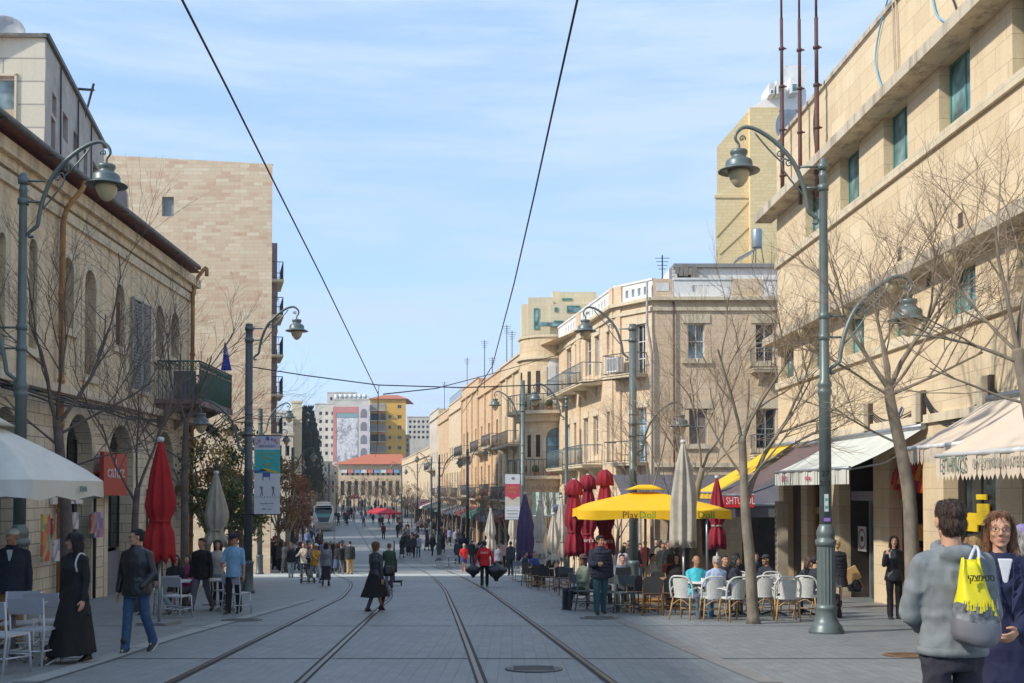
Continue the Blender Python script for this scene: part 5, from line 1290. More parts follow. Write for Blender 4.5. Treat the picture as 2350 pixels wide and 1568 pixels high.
g1=mat('leaf_green',(.055,.085,.02),.6,var=.3,bmp=0); g2=mat('leaf_olive',(.13,.12,.03),.6,var=.3,bmp=0); g3=mat('leaf_gold',(.33,.19,.04),.6,var=.3,bmp=0); g4=mat('leaf_brown',(.16,.075,.035),.7,var=.3,bmp=0); g5=mat('leaf_russet',(.24,.10,.04),.7,var=.3,bmp=0)
leafy(475,40,5.6,[g1,g2,g3,g1],'green and gold leaved tree behind the folded beige parasol on the left',1,1.7)
leafy(528,41,6.2,[g1,g2,g3,g2],'green and gold leaved tree touching the thick dark pole',2,1.6)
leafy(552,44,4.6,[g4,g3,g2],'brown and gold leaved tree partly behind the teal banner',3,1.6)
leafy(658,62,6.4,[g4,g5,g4,g2],'russet leaved tree right of the teal banner',4,1.5)
leafy(682,80,6.0,[g4,g5,g4],'brown leaved tree left of the tram, farther one',5,1.35)
leafy(638,70,6.5,[g4,g2,g5],'olive and brown leaved tree behind the teal banner',6,1.7)
leafy(690,98,5.6,[g4,g4,g5],'dull brown tree farthest in the left row of leaved trees',8,1.4)
def cypress():
    rg=random.Random(5)
    for (u,vt,d,w,lab) in ((706,938,150,1.7,'tall dark cypress left of the white apartments'),(697,985,148,1.9,'lower dark evergreen beside the cypress'),(716,975,158,1.6,'dark evergreen right behind the cypress')):
        p=GY(u,d); h=AT(u,vt,d).z-p.z; r=thing('cypress_tree',lab,'tree',p,0,'evergreens by the street')
        t=MB(); t.tube([(0,0,0),(0,0,h*.9)],[.25,.05],8); t.build('trunk',M_barkd,r)
        c=MB()
        for k in range(2600):
            z=h*(.12+.88*rg.random()); t_=1-(z/h); R_=w*(.15+.85*math.sin(math.pi*min(1,t_*.62+.06)))*(1+.18*math.sin(z*2.1+k%3)); a=rg.uniform(0,6.28); q=R_*math.sqrt(rg.uniform(.3,1))
            o=Vector((q*math.cos(a),q*math.sin(a),z)); L=rg.uniform(.15,.35); b=Vector((math.cos(a)*.4,math.sin(a)*.4,1)).normalized(); s=b.orthogonal().normalized()
            c.add([o,o+b*L+s*L*.4,o+b*L*2,o+b*L-s*L*.4],[(0,1,2,3)],k%2)
        c.build('crown',[mat('cypress_green',(.03,.042,.03),.8,var=.3,bmp=0),mat('cypress_grey',(.05,.06,.05),.8,var=.3,bmp=0)],r)
cypress()
for k,(u,d,h) in enumerate(((772,182,4.6),(800,190,5.0),(822,205,4.8),(846,196,5.2),(876,205,4.8),(900,190,5.0),(745,178,5.0),(728,150,5.2),(930,178,4.6),(952,160,4.6))):
    leafy(u,d,h*1.3,[[g4,g5,g4],[g4,g2,g4],[g2,g4,g3]][k%3],'small brownish street tree far down the street by the red roofed market' if 760<u<915 else ('small brownish street tree beside the trams' if u<760 else 'small brownish street tree before the cream low house'),40+k,2.0,800)
# ================================================================== parasols
def folded(u,vt,vb,d,col,label,tie=.72,r=.26,white=False,txt=None,cap=(.6,.6,.58),seed=0,pole_m=None,wr=1.0,grp='folded parasols',name='folded_parasol',tiecol=None,hat=False):
    p=GY(u,d); z1=AT(u,vt,d).z-p.z; z0=AT(u,vb,d).z-p.z; H=z1-z0; rg=random.Random(seed)
    o=thing(name,label,'parasol',p,rg.uniform(-.3,.3),grp)
    b=MB(); n=54; rows=[]; ph=rg.uniform(0,6); nf=8
    for i in range(19):
        t=i/18; z=z1-H*t
        w=r*(.14+.86*min(1,t/.55)**.75)*(1.0+.05*t)
        if tie: 
            g=math.exp(-((t-tie)/.09)**2); w*=1-.30*g
        rows.append([])
        for k in range(n):
            a=2*math.pi*k/n; f=.92+.34*min(1,t*4)*(1-abs(math.sin((nf*a+ph+t*.8)/2))*1.25)*(.6 if abs(t-(tie or 9))<.06 else 1)+.07*math.sin(3*a+t*4+ph)+.03*math.sin(5*a-t*9)
            rows[-1].append((w*f*math.cos(a)*wr,w*f*math.sin(a),z+(-.10*math.cos(nf*a+ph) if i==18 else 0)))
    b.rings(rows,0,True,True); b.build('canopy',mat('cloth_'+'%02d%02d%02d'%tuple(int(c*99) for c in col),col,.85,var=.15,scale=4),o)
    if hat:
        b=MB(); b.rings([[(r*1.15*q*(1+.12*math.cos(8*a))*math.cos(a),r*q*(1+.12*math.cos(8*a))*math.sin(a),z) for a in [2*math.pi*k/32 for k in range(32)]] for q,z in ((.9,z1-.42),(.75,z1-.1),(.2,z1+.05))],0,True,True); b.build('vent_flap',mat('cloth_'+'%02d%02d%02d'%tuple(int(c*99) for c in col),col),o)
    b=MB(); b.tube([(0,0,0),(0,0,z0+.1)],.03,8); b.box(-.3,.3,-.3,.3,0,.06); b.build('pole',pole_m or M_steel,o)
    b=MB(); b.lathe([(.01,.06),(.06,.05),(.07,0),(.05,-.04)],(0,0,z1+.0),12); b.build('cap',mat('parasol_cap',cap,.5),o)
    if tie: 
        zt=z1-H*tie; b=MB(); b.lathe([(r*.78,-.03),(r*.82,-.0),(r*.78,.03)],(0,0,zt),18); b.build('tie',mat('tie_'+label[:4],tiecol or tuple(c*.8 for c in col),.8),o)
    if txt: put_text(txt[0],txt[1],M_wparap,o,(0,-r*1.25,z1-H*txt[2]))
    return o
folded(368,1010,1284,21,(.36,.012,.015),'tall folded red parasol standing beside the tall bare tree on the left',.68,.25,seed=1)
folded(496,1086,1250,28,(.36,.33,.27),'folded grey beige parasol in front of the gold leaved trees',.8,.24,seed=2)
folded(1317,1103,1272,31,(.27,.012,.03),'leftmost folded dark red parasol beside the yellow one',.7,.235,seed=3,hat=True)
folded(1349,1092,1272,33,(.27,.012,.03),'middle folded dark red parasol with white band near its top',.75,.235,seed=4,hat=True,txt=("Bert's",.17,.82))
folded(1388,1081,1268,31,(.27,.012,.03),'right folded dark red parasol behind the yellow parasol',.75,.235,seed=5,hat=True,txt=("Bert's",.16,.86))
b=MB()
folded(1645,1096,1255,33,(.27,.012,.03),'folded dark red parasol beneath the yellow awning strip',.7,.22,seed=6,tiecol=(.6,.4,.4))
folded(1568,1015,1250,27,(.44,.40,.33),'tall folded cream parasol in front of the yellow parasol',0,.27,seed=7)
folded(1205,1133,1282,46,(.09,.06,.14),'folded purple parasol beside the red and white banner',0,.30,seed=8,name='folded_parasol')
folded(1238,1150,1275,44,(.55,.49,.39),'folded cream parasol just right of the purple one',.75,.2,seed=9)
folded(1270,1180,1290,40,(.55,.49,.39),'short folded cream parasol left of the street sign post',.8,.2,seed=10)
folded(1288,1140,1285,42,(.55,.49,.39),'folded cream parasol directly behind the street sign',.72,.2,seed=11)
for k,u in enumerate((1120,1172,1178)): folded(u+6,1170,1262,58+k*2,(.45,.41,.34),['folded cream parasol far left of the purple one','folded cream parasol behind the red banner','second cream parasol behind the red banner'][k],.7,.25,seed=20+k)
def open_parasol(cx,cy,zb,half,rise,val,m,label,txt=None,pole=True,pm=None,vent=True,ztxt=None,rz=0):
    o=thing('open_parasol',label,'parasol',(cx,cy,zb),rz)
    b=MB(); n=8; z0=ZC=0
    def edge(t,r):  # square outline, t in 0..4
        s=int(t)%4; f=t-int(t); c=[(-1,-1),(1,-1),(1,1),(-1,1)]; a=c[s]; d=c[(s+1)%4]
        sag=1-.05*math.sin(math.pi*f); return ((a[0]+(d[0]-a[0])*f)*r*sag,(a[1]+(d[1]-a[1])*f)*r*sag)
    H=open_parasol.h
    ts=[k/n for k in range(4*n)]
    rings=[]
    for j in range(7):
        q=1-j/6*.86; z=H+rise*(j/6)**.85+.05*0
        rings.append([(*edge(t,half*q),z-.10*q*math.sin(math.pi*(t%1))*(1-q*.4)*.6) for t in ts])
    b.rings(rings,0,False,True)
    low=[[(*edge(t,half*1.005),H-val*(1+.12*math.sin(math.pi*(t%1)*4))) for t in ts],[(*edge(t,half),H-.0) for t in ts]]
    b.rings(low,0,False,True)
    if vent: b.rings([[(*edge(t,half*q),H+rise*(.86 if q>.2 else 1.0)+ (.13 if q>.2 else .2)) for t in ts] for q in (.27,.08)],0,True,True)
    ob=b.build('canopy',m,o)
    b=MB(); b.tube([(0,0,0),(0,0,H+rise)],.035,10); b.box(-.35,.35,-.35,.35,0,.08); b.build('pole',pm or M_steel,o)
    b=MB()
    for k in range(4):
        c=[(-1,-1),(1,-1),(1,1),(-1,1)][k]; e=edge(k+.5,half)
        b.tube([(0,0,H+rise*.93),(c[0]*half*.97,c[1]*half*.97,H-.03)],.014,5); b.tube([(0,0,H+rise*.4-.35),(c[0]*half*.5,c[1]*half*.5,H+rise*.40)],.012,5); b.tube([(0,0,H+rise*.9),(e[0]*.97,e[1]*.97,H-.05)],.012,5)
    b.build('ribs',M_steel,o)
    return o
M_yel=mat('yellow_canvas',(.86,.50,.005),.7,var=.05,scale=3)
pY=GY(1500,31.5)
open_parasol.h=AT(1500,1172,28).z-pY.z
yp=open_parasol(pY.x,30.2,gz(30.2),1.0,.0,.2,M_yel,'x') if False else None
def yellow_par():
    d=29.5; xl=AT(1325,1190,d-1.6).x; xr=AT(1672,1190,d-1.6).x; half=(xr-xl)/2; half=min(half,2.0)
    cx=(xl+xr)/2; zb=gz(d); open_parasol.h=AT(1500,1172,d-half).z-zb
    top=AT(1500,1130,d).z-zb
    o=open_parasol(cx,d,zb,half,top-open_parasol.h,.22,M_yel,'large open yellow parasol over the brown cafe chairs',pm=mat('ochre_pole',(.45,.24,.06),.5))
    H=open_parasol.h
    for t,x,m in (('Play',-.62,mat('dark_brown_letter',(.10,.03,.01),.6)),('Doll',-.18,mat('green_letter',(.02,.30,.05),.6)),('Doll',1.30,mat('green_letter',(.02,.30,.05),.6))):
        q=put_text(t,.25,m,o,(x,-half*1.012+.0,H-.12))
    return o
yellow_par()
def white_par():
    d=16.1; half=1.32; xr=AT(237,1128,d+half).x; zb=gz(d); open_parasol.h=AT(200,1105,d+half).z-zb
    o=open_parasol(xr-half,d,zb,half,.80,.26,mat('white_canvas',(.64,.62,.55),.75,var=.06,scale=2,dirt=(.5,.48,.42)),'open white parasol over the grey chairs at the left edge',pm=mat('ochre_pole',(.45,.24,.06),.5))
    gp_=mat('green_print',(.05,.16,.12),.7)
    for x,t in ((.55,'TEVA'),(-.6,'GREEN')): put_text(t,.12,gp_,o,(x,-half-.002,open_parasol.h-.13))
    put_text('TEVA',.12,gp_,o,(half+.006,.5,open_parasol.h-.13),(math.pi/2,0,math.pi/2))
white_par()
# ================================================================== awnings on the right
def awning(name,label,y0,y1,xw_off,proj,zt,zf,val,m,zig=False,stripe=None,txts=(),barm=None,drop0=0.0):
    """between depths y0<y1, hinged on the wall, falling toward the street (local -Y)"""
    # local x of FR runs toward the camera
    def lx(y): return (FR.P.y-y)/abs(FR.X.y)
    xa,xb=lx(y1),lx(y0); w=xb-xa; o=thing(name,label,'awning',FR.w(xa,-.12,-FR.zb),FR.rot)
    b=MB(); n=max(4,int(w/.5)); k_=8
    for i in range(n):
        for j in range(k_):
            x0,x1=w*i/n,w*(i+1)/n; s0,s1=j/k_,(j+1)/k_
            def Z(x,s): return zt+(zf-zt)*s-.05*math.sin(math.pi*s)*(1+.3*math.sin(x*3))
            mi=(i%2) if stripe else 0
            b.add([(x0,-proj*s0,Z(x0,s0)),(x0,-proj*s1,Z(x0,s1)),(x1,-proj*s1,Z(x1,s1)),(x1,-proj*s0,Z(x1,s0))],[(0,1,2,3)],mi,True)
    if val:
        nz=int(w/.16); 
        for i in range(nz):
            x0,x1=w*i/nz,w*(i+1)/nz; yv=-proj-.02+.015*math.sin(i*1.3)
            if zig: b.add([(x0,yv,zf-.02),(x1,yv,zf-.02),(x1,yv,zf-val),((x0+x1)/2,yv,zf-val-.1),(x0,yv,zf-val)],[(0,4,3,2,1)])
            else: b.quad((x0,yv,zf-.02),(x0,yv,zf-val),(x1,yv,zf-val),(x1,yv,zf-.02))
    b.build('canopy',[m]+([stripe] if stripe else []),o)
    b=MB(); b.tube([(-.03,-proj,zf),(w+.03,-proj,zf)],.045,8); b.build('front_bar',barm or M_steel,o)
    b=MB(); b.tube([(-.03,0,zt+.05),(w+.03,0,zt+.05)],.08,8)
    for x in (.15,w-.15): b.tube([(x,0,zt-.3),(x,-proj*.5,(zt+zf)/2-.35),(x,-proj,zf-.04)],.022,6)
    b.build('frame',M_steel,o)
    for (t,xc,sz,mm,sxx) in txts: put_text(t,sz,mm,o,(xc*w,-proj-.06,zf-val*.52),sx=sxx)
    return o
zW=lambda v,y,u=1175: AT(u,v,y).z
cream=mat('cream_canvas',(.66,.55,.43),.8,var=.05,scale=2); wht=mat('pale_canvas',(.60,.61,.54),.8,var=.07,scale=2,dirt=(.45,.46,.40))
awning('shop_awning','white sloping awning behind the green lamp post',25.7,32.2,0,1.75,2.98-.0,2.05,.38,wht,txts=(('DRTES',.17,.2,mat('pink_letter',(.55,.12,.18),.7),1.0),('trellions',.52,.2,mat('pink_letter',(.55,.12,.18),.7),.8)))
awning('shop_awning','dark brown awning left of the lamp post',32.6,36.0,0,2.6,2.95,1.38,.0,mat('brown_canvas',(.14,.09,.085),.85,var=.08))
awning('shop_awning','yellow awning strip behind the brown one',36.1,39.6,0,2.7,3.05,1.45,.2,M_yel)
awning('shop_awning','rear cream awning with zigzag edge above the tree',19.4,22.3,0,1.75,3.35,2.36,.25,cream,zig=True,barm=M_white)
awning('shop_awning','front cream awning with zigzag edge and green lettering',13.2,19.3,0,2.35,3.6,2.12,.34,cream,zig=True,barm=M_white,
  txts=(('ETHNCS',.125,.38,mat('grey_green_letter',(.20,.27,.22),.7),.72),('BY EXTENSION  INTERESTABLE',.43,.22,mat('faint_letter',(.42,.40,.32),.7),.72),('OR',.70,.4,mat('green_bold',(.05,.25,.18),.7),.8)))
# grey cafe canopy in front of the corner building
def cafe_canopy():
    a=AT(1405,1095,51.5); b_=AT(1800,1095,51.5); o=thing('cafe_canopy','wide dark grey canopy in front of the corner building','awning',(a.x,51.6,0))
    w=b_.x-a.x+1.5; zt=AT(1500,1090,51.6).z; zf=AT(1500,1160,45).z
    q=MB(); n=16
    for i in range(n): q.add([(w*i/n,0,zt),(w*i/n,-6.4,zf+.04*(i%2)),(w*(i+1)/n,-6.4,zf+.04*((i+1)%2)),(w*(i+1)/n,0,zt)],[(0,1,2,3)])
    q.box(0,w,-6.42,-6.38,zf-.5,zf-.02); q.build('canopy',mat('slate_canvas',(.11,.105,.12),.8,var=.1),o)
    q=MB(); q.tube([(0,-6.45,zf+.02),(w,-6.45,zf+.02)],.06,8)
    for k in range(4): q.tube([(w*(.05+.3*k),-6.2,gz(45)),(w*(.05+.3*k),-6.2,zf)],.05,8)
    q.build('frame',M_steel,o)
    s=thing('shop_sign','red sign with white lettering on the cafe canopy under the brown awning','sign',(AT(1661,1165,44.9).x,44.9,AT(1661,1165,44.9).z)); w2=AT(1730,1165,44.9).x-AT(1661,1165,44.9).x; h=.52
    q=MB(); q.box(0,w2,-.03,.03,0,h); q.box(0,w2,-.03,.03,h+.003,h+.1,1); q.build('panel',[mat('sign_bright_red',(.62,.02,.03),.5,var=.03),M_white],s); put_text('SHTUNDL',.42,M_wparap,s,(w2*.55,-.036,h*.5),sx=.62)
cafe_canopy()
def striped():
    a=AT(1222,1130,64); o=thing('striped_awning','green and white striped awning between the purple and red parasols','awning',(a.x,64,a.z))
    q=MB(); w=AT(1290,1130,64).x-a.x
    for i in range(9): q.add([(w*i/9,0,0),(w*i/9,-2.2,-1.35),(w*(i+1)/9,-2.2,-1.35),(w*(i+1)/9,0,0)],[(0,1,2,3)],i%2)
    q.build('canopy',[mat('stripe_green',(.06,.14,.11),.8),mat('stripe_white',(.5,.5,.45),.8)],o)
    q=MB(); q.tube([(0,-2.2,-1.35),(w,-2.2,-1.35)],.05,6); q.build('frame',M_steel,o)
striped()
# ================================================================== furniture
def wicker_chair():
    o=thing('wicker_chair','x','chair'); m=mat('white_wicker',(.60,.60,.56),.6,var=.12,scale=30,bmp=.6,fine=120,dirt=(.5,.48,.42)); bm=mat('bamboo_frame',(.42,.25,.09),.45,var=.25,scale=10)
    s=MB(); s.lathe([(.01,.445),(.2,.445),(.235,.45),(.24,.47),(.22,.485),(.01,.48)],n=20); s.build('seat',m,o)
    b=MB(); n=11
    for k in range(n):
        a=-.62+1.24*k/(n-1); c=(math.sin(a)*.23,.02+math.cos(a)*.2)
        b.obox((c[0]*1.06,c[1]*1.06+.02,.66),(.046,.012,.40-.03*abs(a)),rz=-a,rx=-.14)
    b.tube(curve_interp([(-.24,.14,.44),(-.25,.2,.72),(-.17,.26,.87),(0,.29,.9),(.17,.26,.87),(.25,.2,.72),(.24,.14,.44)],4),.02,7); b.build('backrest',m,o)
    for sgn in (-1,1):
        b=MB(); b.tube(curve_interp([(sgn*.22,.2,.62),(sgn*.27,.0,.66),(sgn*.24,-.2,.62),(sgn*.22,-.2,.46)],4),.017,6); b.build('armrest',m,o)
    for (x,y,ex,ey) in ((.19,-.16,.22,-.22),(-.19,-.16,-.22,-.22),(.19,.17,.24,.27),(-.19,.17,-.24,.27)):
        b=MB(); b.tube([(x,y,.46),(ex,ey,0)],.016,7); b.build('leg',bm,o)
    b=MB(); b.tube(curve_interp([(-.2,.2,.3),(0,.22,.42),(.2,.2,.3)],4),.012,6); b.tube([(-.21,-.19,.2),(.21,-.19,.2)],.011,6); b.tube(curve_interp([(-.2,-.17,.33),(0,-.19,.43),(.2,-.17,.33)],4),.011,6); b.build('stretcher',bm,o)
    return o
def brown_chair():
    o=thing('cafe_chair','x','chair'); bm=mat('orange_bamboo',(.36,.17,.045),.45,var=.25,scale=10); m=mat('dark_weave',(.05,.045,.045),.7,var=.2,scale=30)
    s=MB(); s.box(-.21,.21,-.2,.2,.44,.475); s.build('seat',mat('brown_weave',(.13,.06,.035),.7),o)
    b=MB(); b.prism([(-.2,.22,.5),(.2,.22,.5),(.22,.28,.78),(.12,.3,.86),(-.12,.3,.86),(-.22,.28,.78)],(0,.015,0)); b.build('backrest',m,o)
    for (x,y,ex,ey,h) in ((.19,-.18,.2,-.2,.47),(-.19,-.18,-.2,-.2,.47),(.2,.2,.22,.26,.82),(-.2,.2,-.22,.26,.82)):
        b=MB(); b.tube([(x,y if h<.5 else .28,h),(x,y,.45),(ex,ey,0)],.015,6); b.build('leg',bm,o)
    b=MB(); 
    for z in (.16,.28): b.tube([(-.2,-.19,z),(.2,-.19,z),(.21,.22,z),(-.21,.22,z),(-.2,-.19,z)],.01,5)
    b.build('stretcher',bm,o); return o
def grey_chair():
    o=thing('metal_chair','x','chair'); m=mat('white_metal',(.50,.52,.55),.4,.2,var=.05)
    s=MB(); s.box(-.22,.22,-.22,.2,.44,.465); s.build('seat',m,o)
    b=MB(); b.prism([(-.23,.215,.66),(.23,.215,.66),(.23,.24,.86),(-.23,.24,.86)],(0,.02,0)); b.build('backrest',mat('chair_back_grey',(.32,.33,.37),.5,var=.05),o)
    for x in (-.22,.22):
        b=MB(); b.tube([(x,-.2,.45),(x*1.05,-.23,0)],.016,6); b.build('leg',m,o)
        b=MB(); b.tube([(x,.235,.86),(x,.19,.45),(x*1.05,.27,0)],.016,6); b.build('leg',m,o)
    b=MB(); b.tube([(-.22,-.21,.2),(.22,-.21,.2)],.011,6); b.tube([(-.22,.22,.2),(.22,.22,.2)],.011,6); b.tube([(-.22,-.21,.18),(-.22,.22,.2)],.011,6); b.tube([(.22,-.21,.18),(.22,.22,.2)],.011,6); b.build('stretcher',m,o)
    return o
def table(col,r=.36,sq=False,leg=(.06,.06,.06),name='cafe_table'):
    o=thing(name,'x','table'); b=MB()
    if sq: b.box(-r,r,-r,r,.715,.74)
    else: b.lathe([(.01,.71),(r,.71),(r+.01,.72),(r,.74),(.01,.74)],n=24)
    b.build('tabletop',mat('top_%02d%02d%02d'%tuple(int(c*99) for c in col),col,.45),o)
    b=MB(); b.tube([(0,0,.02),(0,0,.71)],.03,8)
    for k in range(4): a=k*math.pi/2+.78; b.tube([(0,0,.12),(.28*math.cos(a),.28*math.sin(a),.02)],.022,6)
    b.build('pedestal',mat('leg_%02d'%int(leg[0]*99),leg,.5,.4),o); return o
def put(proto,u,d,rz,label,grp,first=[set()],xoff=0,s=1.0):
    if id(proto) in first[0]: o=copy_tree(proto)
    else: first[0].add(id(proto)); o=proto
    p=GY(u,d); o.location=(p.x+xoff,d,gz(d)); o.rotation_euler=(0,0,rz); o['label']=label; o['group']=grp; o.scale=(s,s,s); return o
WC=wicker_chair(); BC=brown_chair(); GC=grey_chair(); TG=table((.30,.33,.35),.4,True,(.3,.32,.34)); TW=table((.55,.55,.52),.36); TB=table((.30,.17,.08),.36); 
gw='white wicker chairs at the cafe tables'
# chairs face away/toward: rz=0 means the back is on the far side, pi = back toward the camera
for (u,d,rz,lab) in ((1572,22.5,2.5,'leftmost white wicker chair, beside the man in the turquoise shirt'),(1633,22.2,3.2,'white wicker chair behind the man in the pale blue shirt'),(1681,21.9,3.5,'white wicker chair just left of the slender tree'),
    (1750,22.8,3.1,'white wicker chair just right of the slender tree'),(1803,21.9,3.05,'white wicker chair seen from behind between the tree and the lamp post'),(1850,22.6,2.7,'white wicker chair partly behind the lamp post'),(1895,23.2,2.3,'white wicker chair showing right of the lamp post'),(1780,24.6,.2,'white wicker chair behind the round table near the tree'),(1700,25.0,.1,'far white wicker chair of the dark haired woman')): put(WC,u,d,rz,lab,gw)
for (u,d,lab) in ((1612,23.4,'white cafe table between the two older men'),(1690,23.4,'white cafe table left of the slender tree trunk'),(1775,23.6,'white cafe table right of the slender tree'),(1838,24.0,'white cafe table near the ladder like pillar')): put(TW,u,d,.3,lab,'white cafe tables')
gb='brown cane cafe chairs'
for (u,d,rz,lab) in ((1463,24.8,2.8,'brown cane chair with dark back nearest the grey tables'),(1497,23.9,3.0,'brown cane chair in front of the yellow parasol pole'),(1535,24.2,3.3,'brown cane chair left of the white wicker ones'),(1520,26.5,.3,'brown cane chair behind the small tables'),(1256,37,2.6,'brown cane chair near the folded cream parasols'),(1228,38.5,3.4,'brown cane chair left of the walking man in white vest'),(1290,35.5,3.0,'brown cane chair beside the slim lamp post'),(1215,41,.4,'brown cane chair at the far cafe table')): put(BC,u,d,rz,lab,gb)
for (u,d,lab) in ((1480,25.4,'brown cafe table in front of the yellow parasol pole'),(1545,26.0,'brown cafe table behind the cane chairs'),(1283,37.5,'brown cafe table near the slim lamp post'),(1235,40,'brown cafe table near the purple parasol')): put(TB,u,d,.1,lab,'brown cafe tables')
for (u,d,lab) in ((1415,25.4,'square grey table right of the man in the puffer jacket'),(1440,26.2,'second square grey table by the young tree'),(1350,27.2,'square grey table of the woman in the green jumper')): put(TG,u,d,.15,lab,'square grey cafe tables')
GD=[]
gd='white metal chairs at the left cafe'
for (u,d,rz,lab) in ((8,13.0,2.9,'white metal chair cut off by the left edge of the photo'),(85,13.9,3.05,'white metal chair beside the walking woman in black'),(48,15.0,.2,'grey backed metal chair behind the nearest one'),(108,15.4,3.3,'grey backed metal chair by the rusty drainpipe'),(408,23.0,2.9,'white metal chair beside the man in the black jumper'),(384,24.2,3.6,'white metal chair behind the walking man in the leather jacket'),(545,24.5,2.8,'white metal chair right of the policeman'),(520,26,2.6,'white metal chair behind the policeman'),
   (1012,68,3.0,'white chair in the far cafe, leftmost'),(1025,66,2.6,'white chair in the far cafe, middle'),(1040,67,3.3,'white chair in the far cafe, rightmost'),(1192,47,2.9,'white chair left of the purple parasol')): put(GC,u,d,rz,lab,gd)
TM=table((.45,.45,.45),.35,True,(.2,.2,.2))
for (u,d,lab) in ((402,24.2,'grey table of the seated women on the left'),(35,14.3,'grey table among the chairs at the left edge'),(1030,70,'pale table in the far cafe'),(520,25.4,'grey table behind the policeman')): put(TM,u,d,.2,lab,'grey tables at the left cafe')
# dark upright cafe chairs near the puffer jacket man
DC=grey_chair(); DCm=mat('slate_plastic',(.09,.11,.12),.5)
for c in children(DC):
    c.data=c.data.copy(); c.data.materials.clear(); c.data.materials.append(DCm)
for (u,d,rz,lab) in ((1335,25.6,1.9,'dark slate chair of the woman in the green jumper'),(1392,25.0,3.0,'dark slate chair right behind the man in the puffer jacket'),(1437,24.6,2.8,'dark slate chair at the square grey table'),(1300,33.5,3.1,'dark chair with a pale card beside the slim lamp post')): put(DC,u,d,rz,lab,'dark slate cafe chairs')
# laptop, menu cards, cups on tables
def small(name,label,cat,p,build,m,rz=0,grp=None):
    b=MB(); build(b); o=b.build(name,m,loc=p,rz=rz); tag(o,label,cat,grp)
for (u,d,lab) in ((1612,23.3,'white coffee cup on the table of the two older men'),(1770,23.5,'white coffee cup on the table right of the slender tree'),(1838,23.9,'white cup on the table by the seated woman in leather')):
    p=GY(u,d); small('coffee_cup',lab,'cup',(p.x,d,p.z+.741),lambda b:(b.lathe([(.07,0),(.075,.012),(.03,.014),(.035,.02),(.045,.075),(.04,.075),(.03,.03),(.005,.03)],n=14)),M_white,grp='white coffee cups')
# ================================================================== tram
def tram(u,d,rz,label,L=30.0,grp='silver trams'):
    p=GY(u,d); o=thing('tram',label,'tram',(p.x,p.y,p.z),rz,grp)
    sil=mat('tram_silver',(.42,.42,.40),.35,.4,var=.06); dk=mat('tram_dark_glass',(.015,.022,.025),.12,var=.1,bmp=0); W2=1.325
    b=MB()
    sec=[(-.9*W2,.35),(-W2,.55),(-W2,2.4),(-W2*.93,3.0),(-W2*.6,3.3),(W2*.6,3.3),(W2*.93,3.0),(W2,2.4),(W2,.55),(.9*W2,.35)]
    rings=[]
    for (y,sc,zs,zo) in ((0.0,.72,.42,.0),(.12,.86,.5,.0),(.5,.95,.72,0),(1.1,.99,.9,0),(2.0,1.0,1.0,0),(L,1.0,1.0,0)):
        rings.append([(x*sc,y,.35+(z-.35)*zs+zo) for x,z in sec])
    rings=[[(x,y if z<1.0 else y+0,z) for x,y,z in r_] for r_ in rings]
    # nose profile: lower bumper forward, windscreen raked back
    R2=[]
    for (y,sc,ztop) in ((0,.80,1.15),(.25,.93,1.6),(.7,.985,2.3),(1.25,1,2.95),(1.9,1,3.3),(L,1,3.3)):
        R2.append([(x*sc,y,min(z,ztop) if z>1 else z) for x,z in sec])
    b.rings(R2,0,True,False); b.box(-W2*.85,W2*.85,.35,L,.12,.349); body=b.build('body',sil,o)
    # windscreen: a curved V shaped glass following the nose
    def nose(x,z):
        zz=[(1.15,0),(1.6,.25),(2.3,.7),(2.95,1.25),(3.3,1.9)]
        y=0
        for (a,ya),(c,yc) in zip(zz,zz[1:]):
            if a<=z<=c: y=ya+(yc-ya)*(z-a)/(c-a)
        return y
    g=MB(); rows=[]; fr=MB()
    for i in range(9):
        t=i/8; z=1.05+t*1.85; w=.62+.52*min(1,t*1.25); rows.append([(x*w,nose(0,max(z,1.15))-.04-(.06 if z<1.15 else 0),z) for x in (-1,-.5,0,.5,1)])
    for i in range(8):
        for k in range(4): g.quad(rows[i][k],rows[i][k+1],rows[i+1][k+1],rows[i+1][k],1 if 3<=i<=4 else 0)
    g.build('windscreen',[dk,mat('tram_teal_glass',(.07,.22,.2),.15,var=.1,bmp=0)],o)
    fr.tube([r_[0] for r_ in rows[::-1]]+[r_[2] for r_ in rows[:1]]+[r_[4] for r_ in rows],.06,6); fr.build('windscreen_frame',mat('tram_white',(.6,.6,.58),.3,.2),o)
    for x in (-.72,.72):
        q=MB(); q.ell((x,-.08,.95),(.13,.06,.07)); q.build('headlight',mat('headlight_glass',(.7,.7,.65),.15,var=.02,bmp=0),o)
    q=MB(); q.box(-1.0,1.0,.9,1.25,2.98,3.2); q.build('destination_display',dk,o)
    for sx_ in (-1,1):
        for k in range(int(L/3.2)):
            q=MB(); q.box(sx_*(W2+.004),sx_*(W2+.02),2.3+k*3.2,2.3+k*3.2+2.9,1.25,2.5); q.build('side_window',dk,o)
        for (y) in (1.0,): q=MB(); q.box(sx_*(W2+.02),sx_*(W2+.22),.9,1.0,1.9,2.3); q.build('mirror',dk,o)
    q=MB(); q.box(-.9,.9,4,9,3.301,3.6); q.box(-.8,.8,14,20,3.301,3.65); q.build('roof_equipment',M_shut,o)
    q=MB(); q.tube([(0,12,3.3),(0,11.2,4.2),(0,12.2,4.9)],.04,5); q.tube([(-.8,12.2,4.9),(.8,12.2,4.9)],.04,5); q.build('pantograph',M_dark,o)
    return o
tram(743,137,R(10),'nearest silver tram coming down the street')
tram(729,262,R(8),'second silver tram far up the street behind the first')
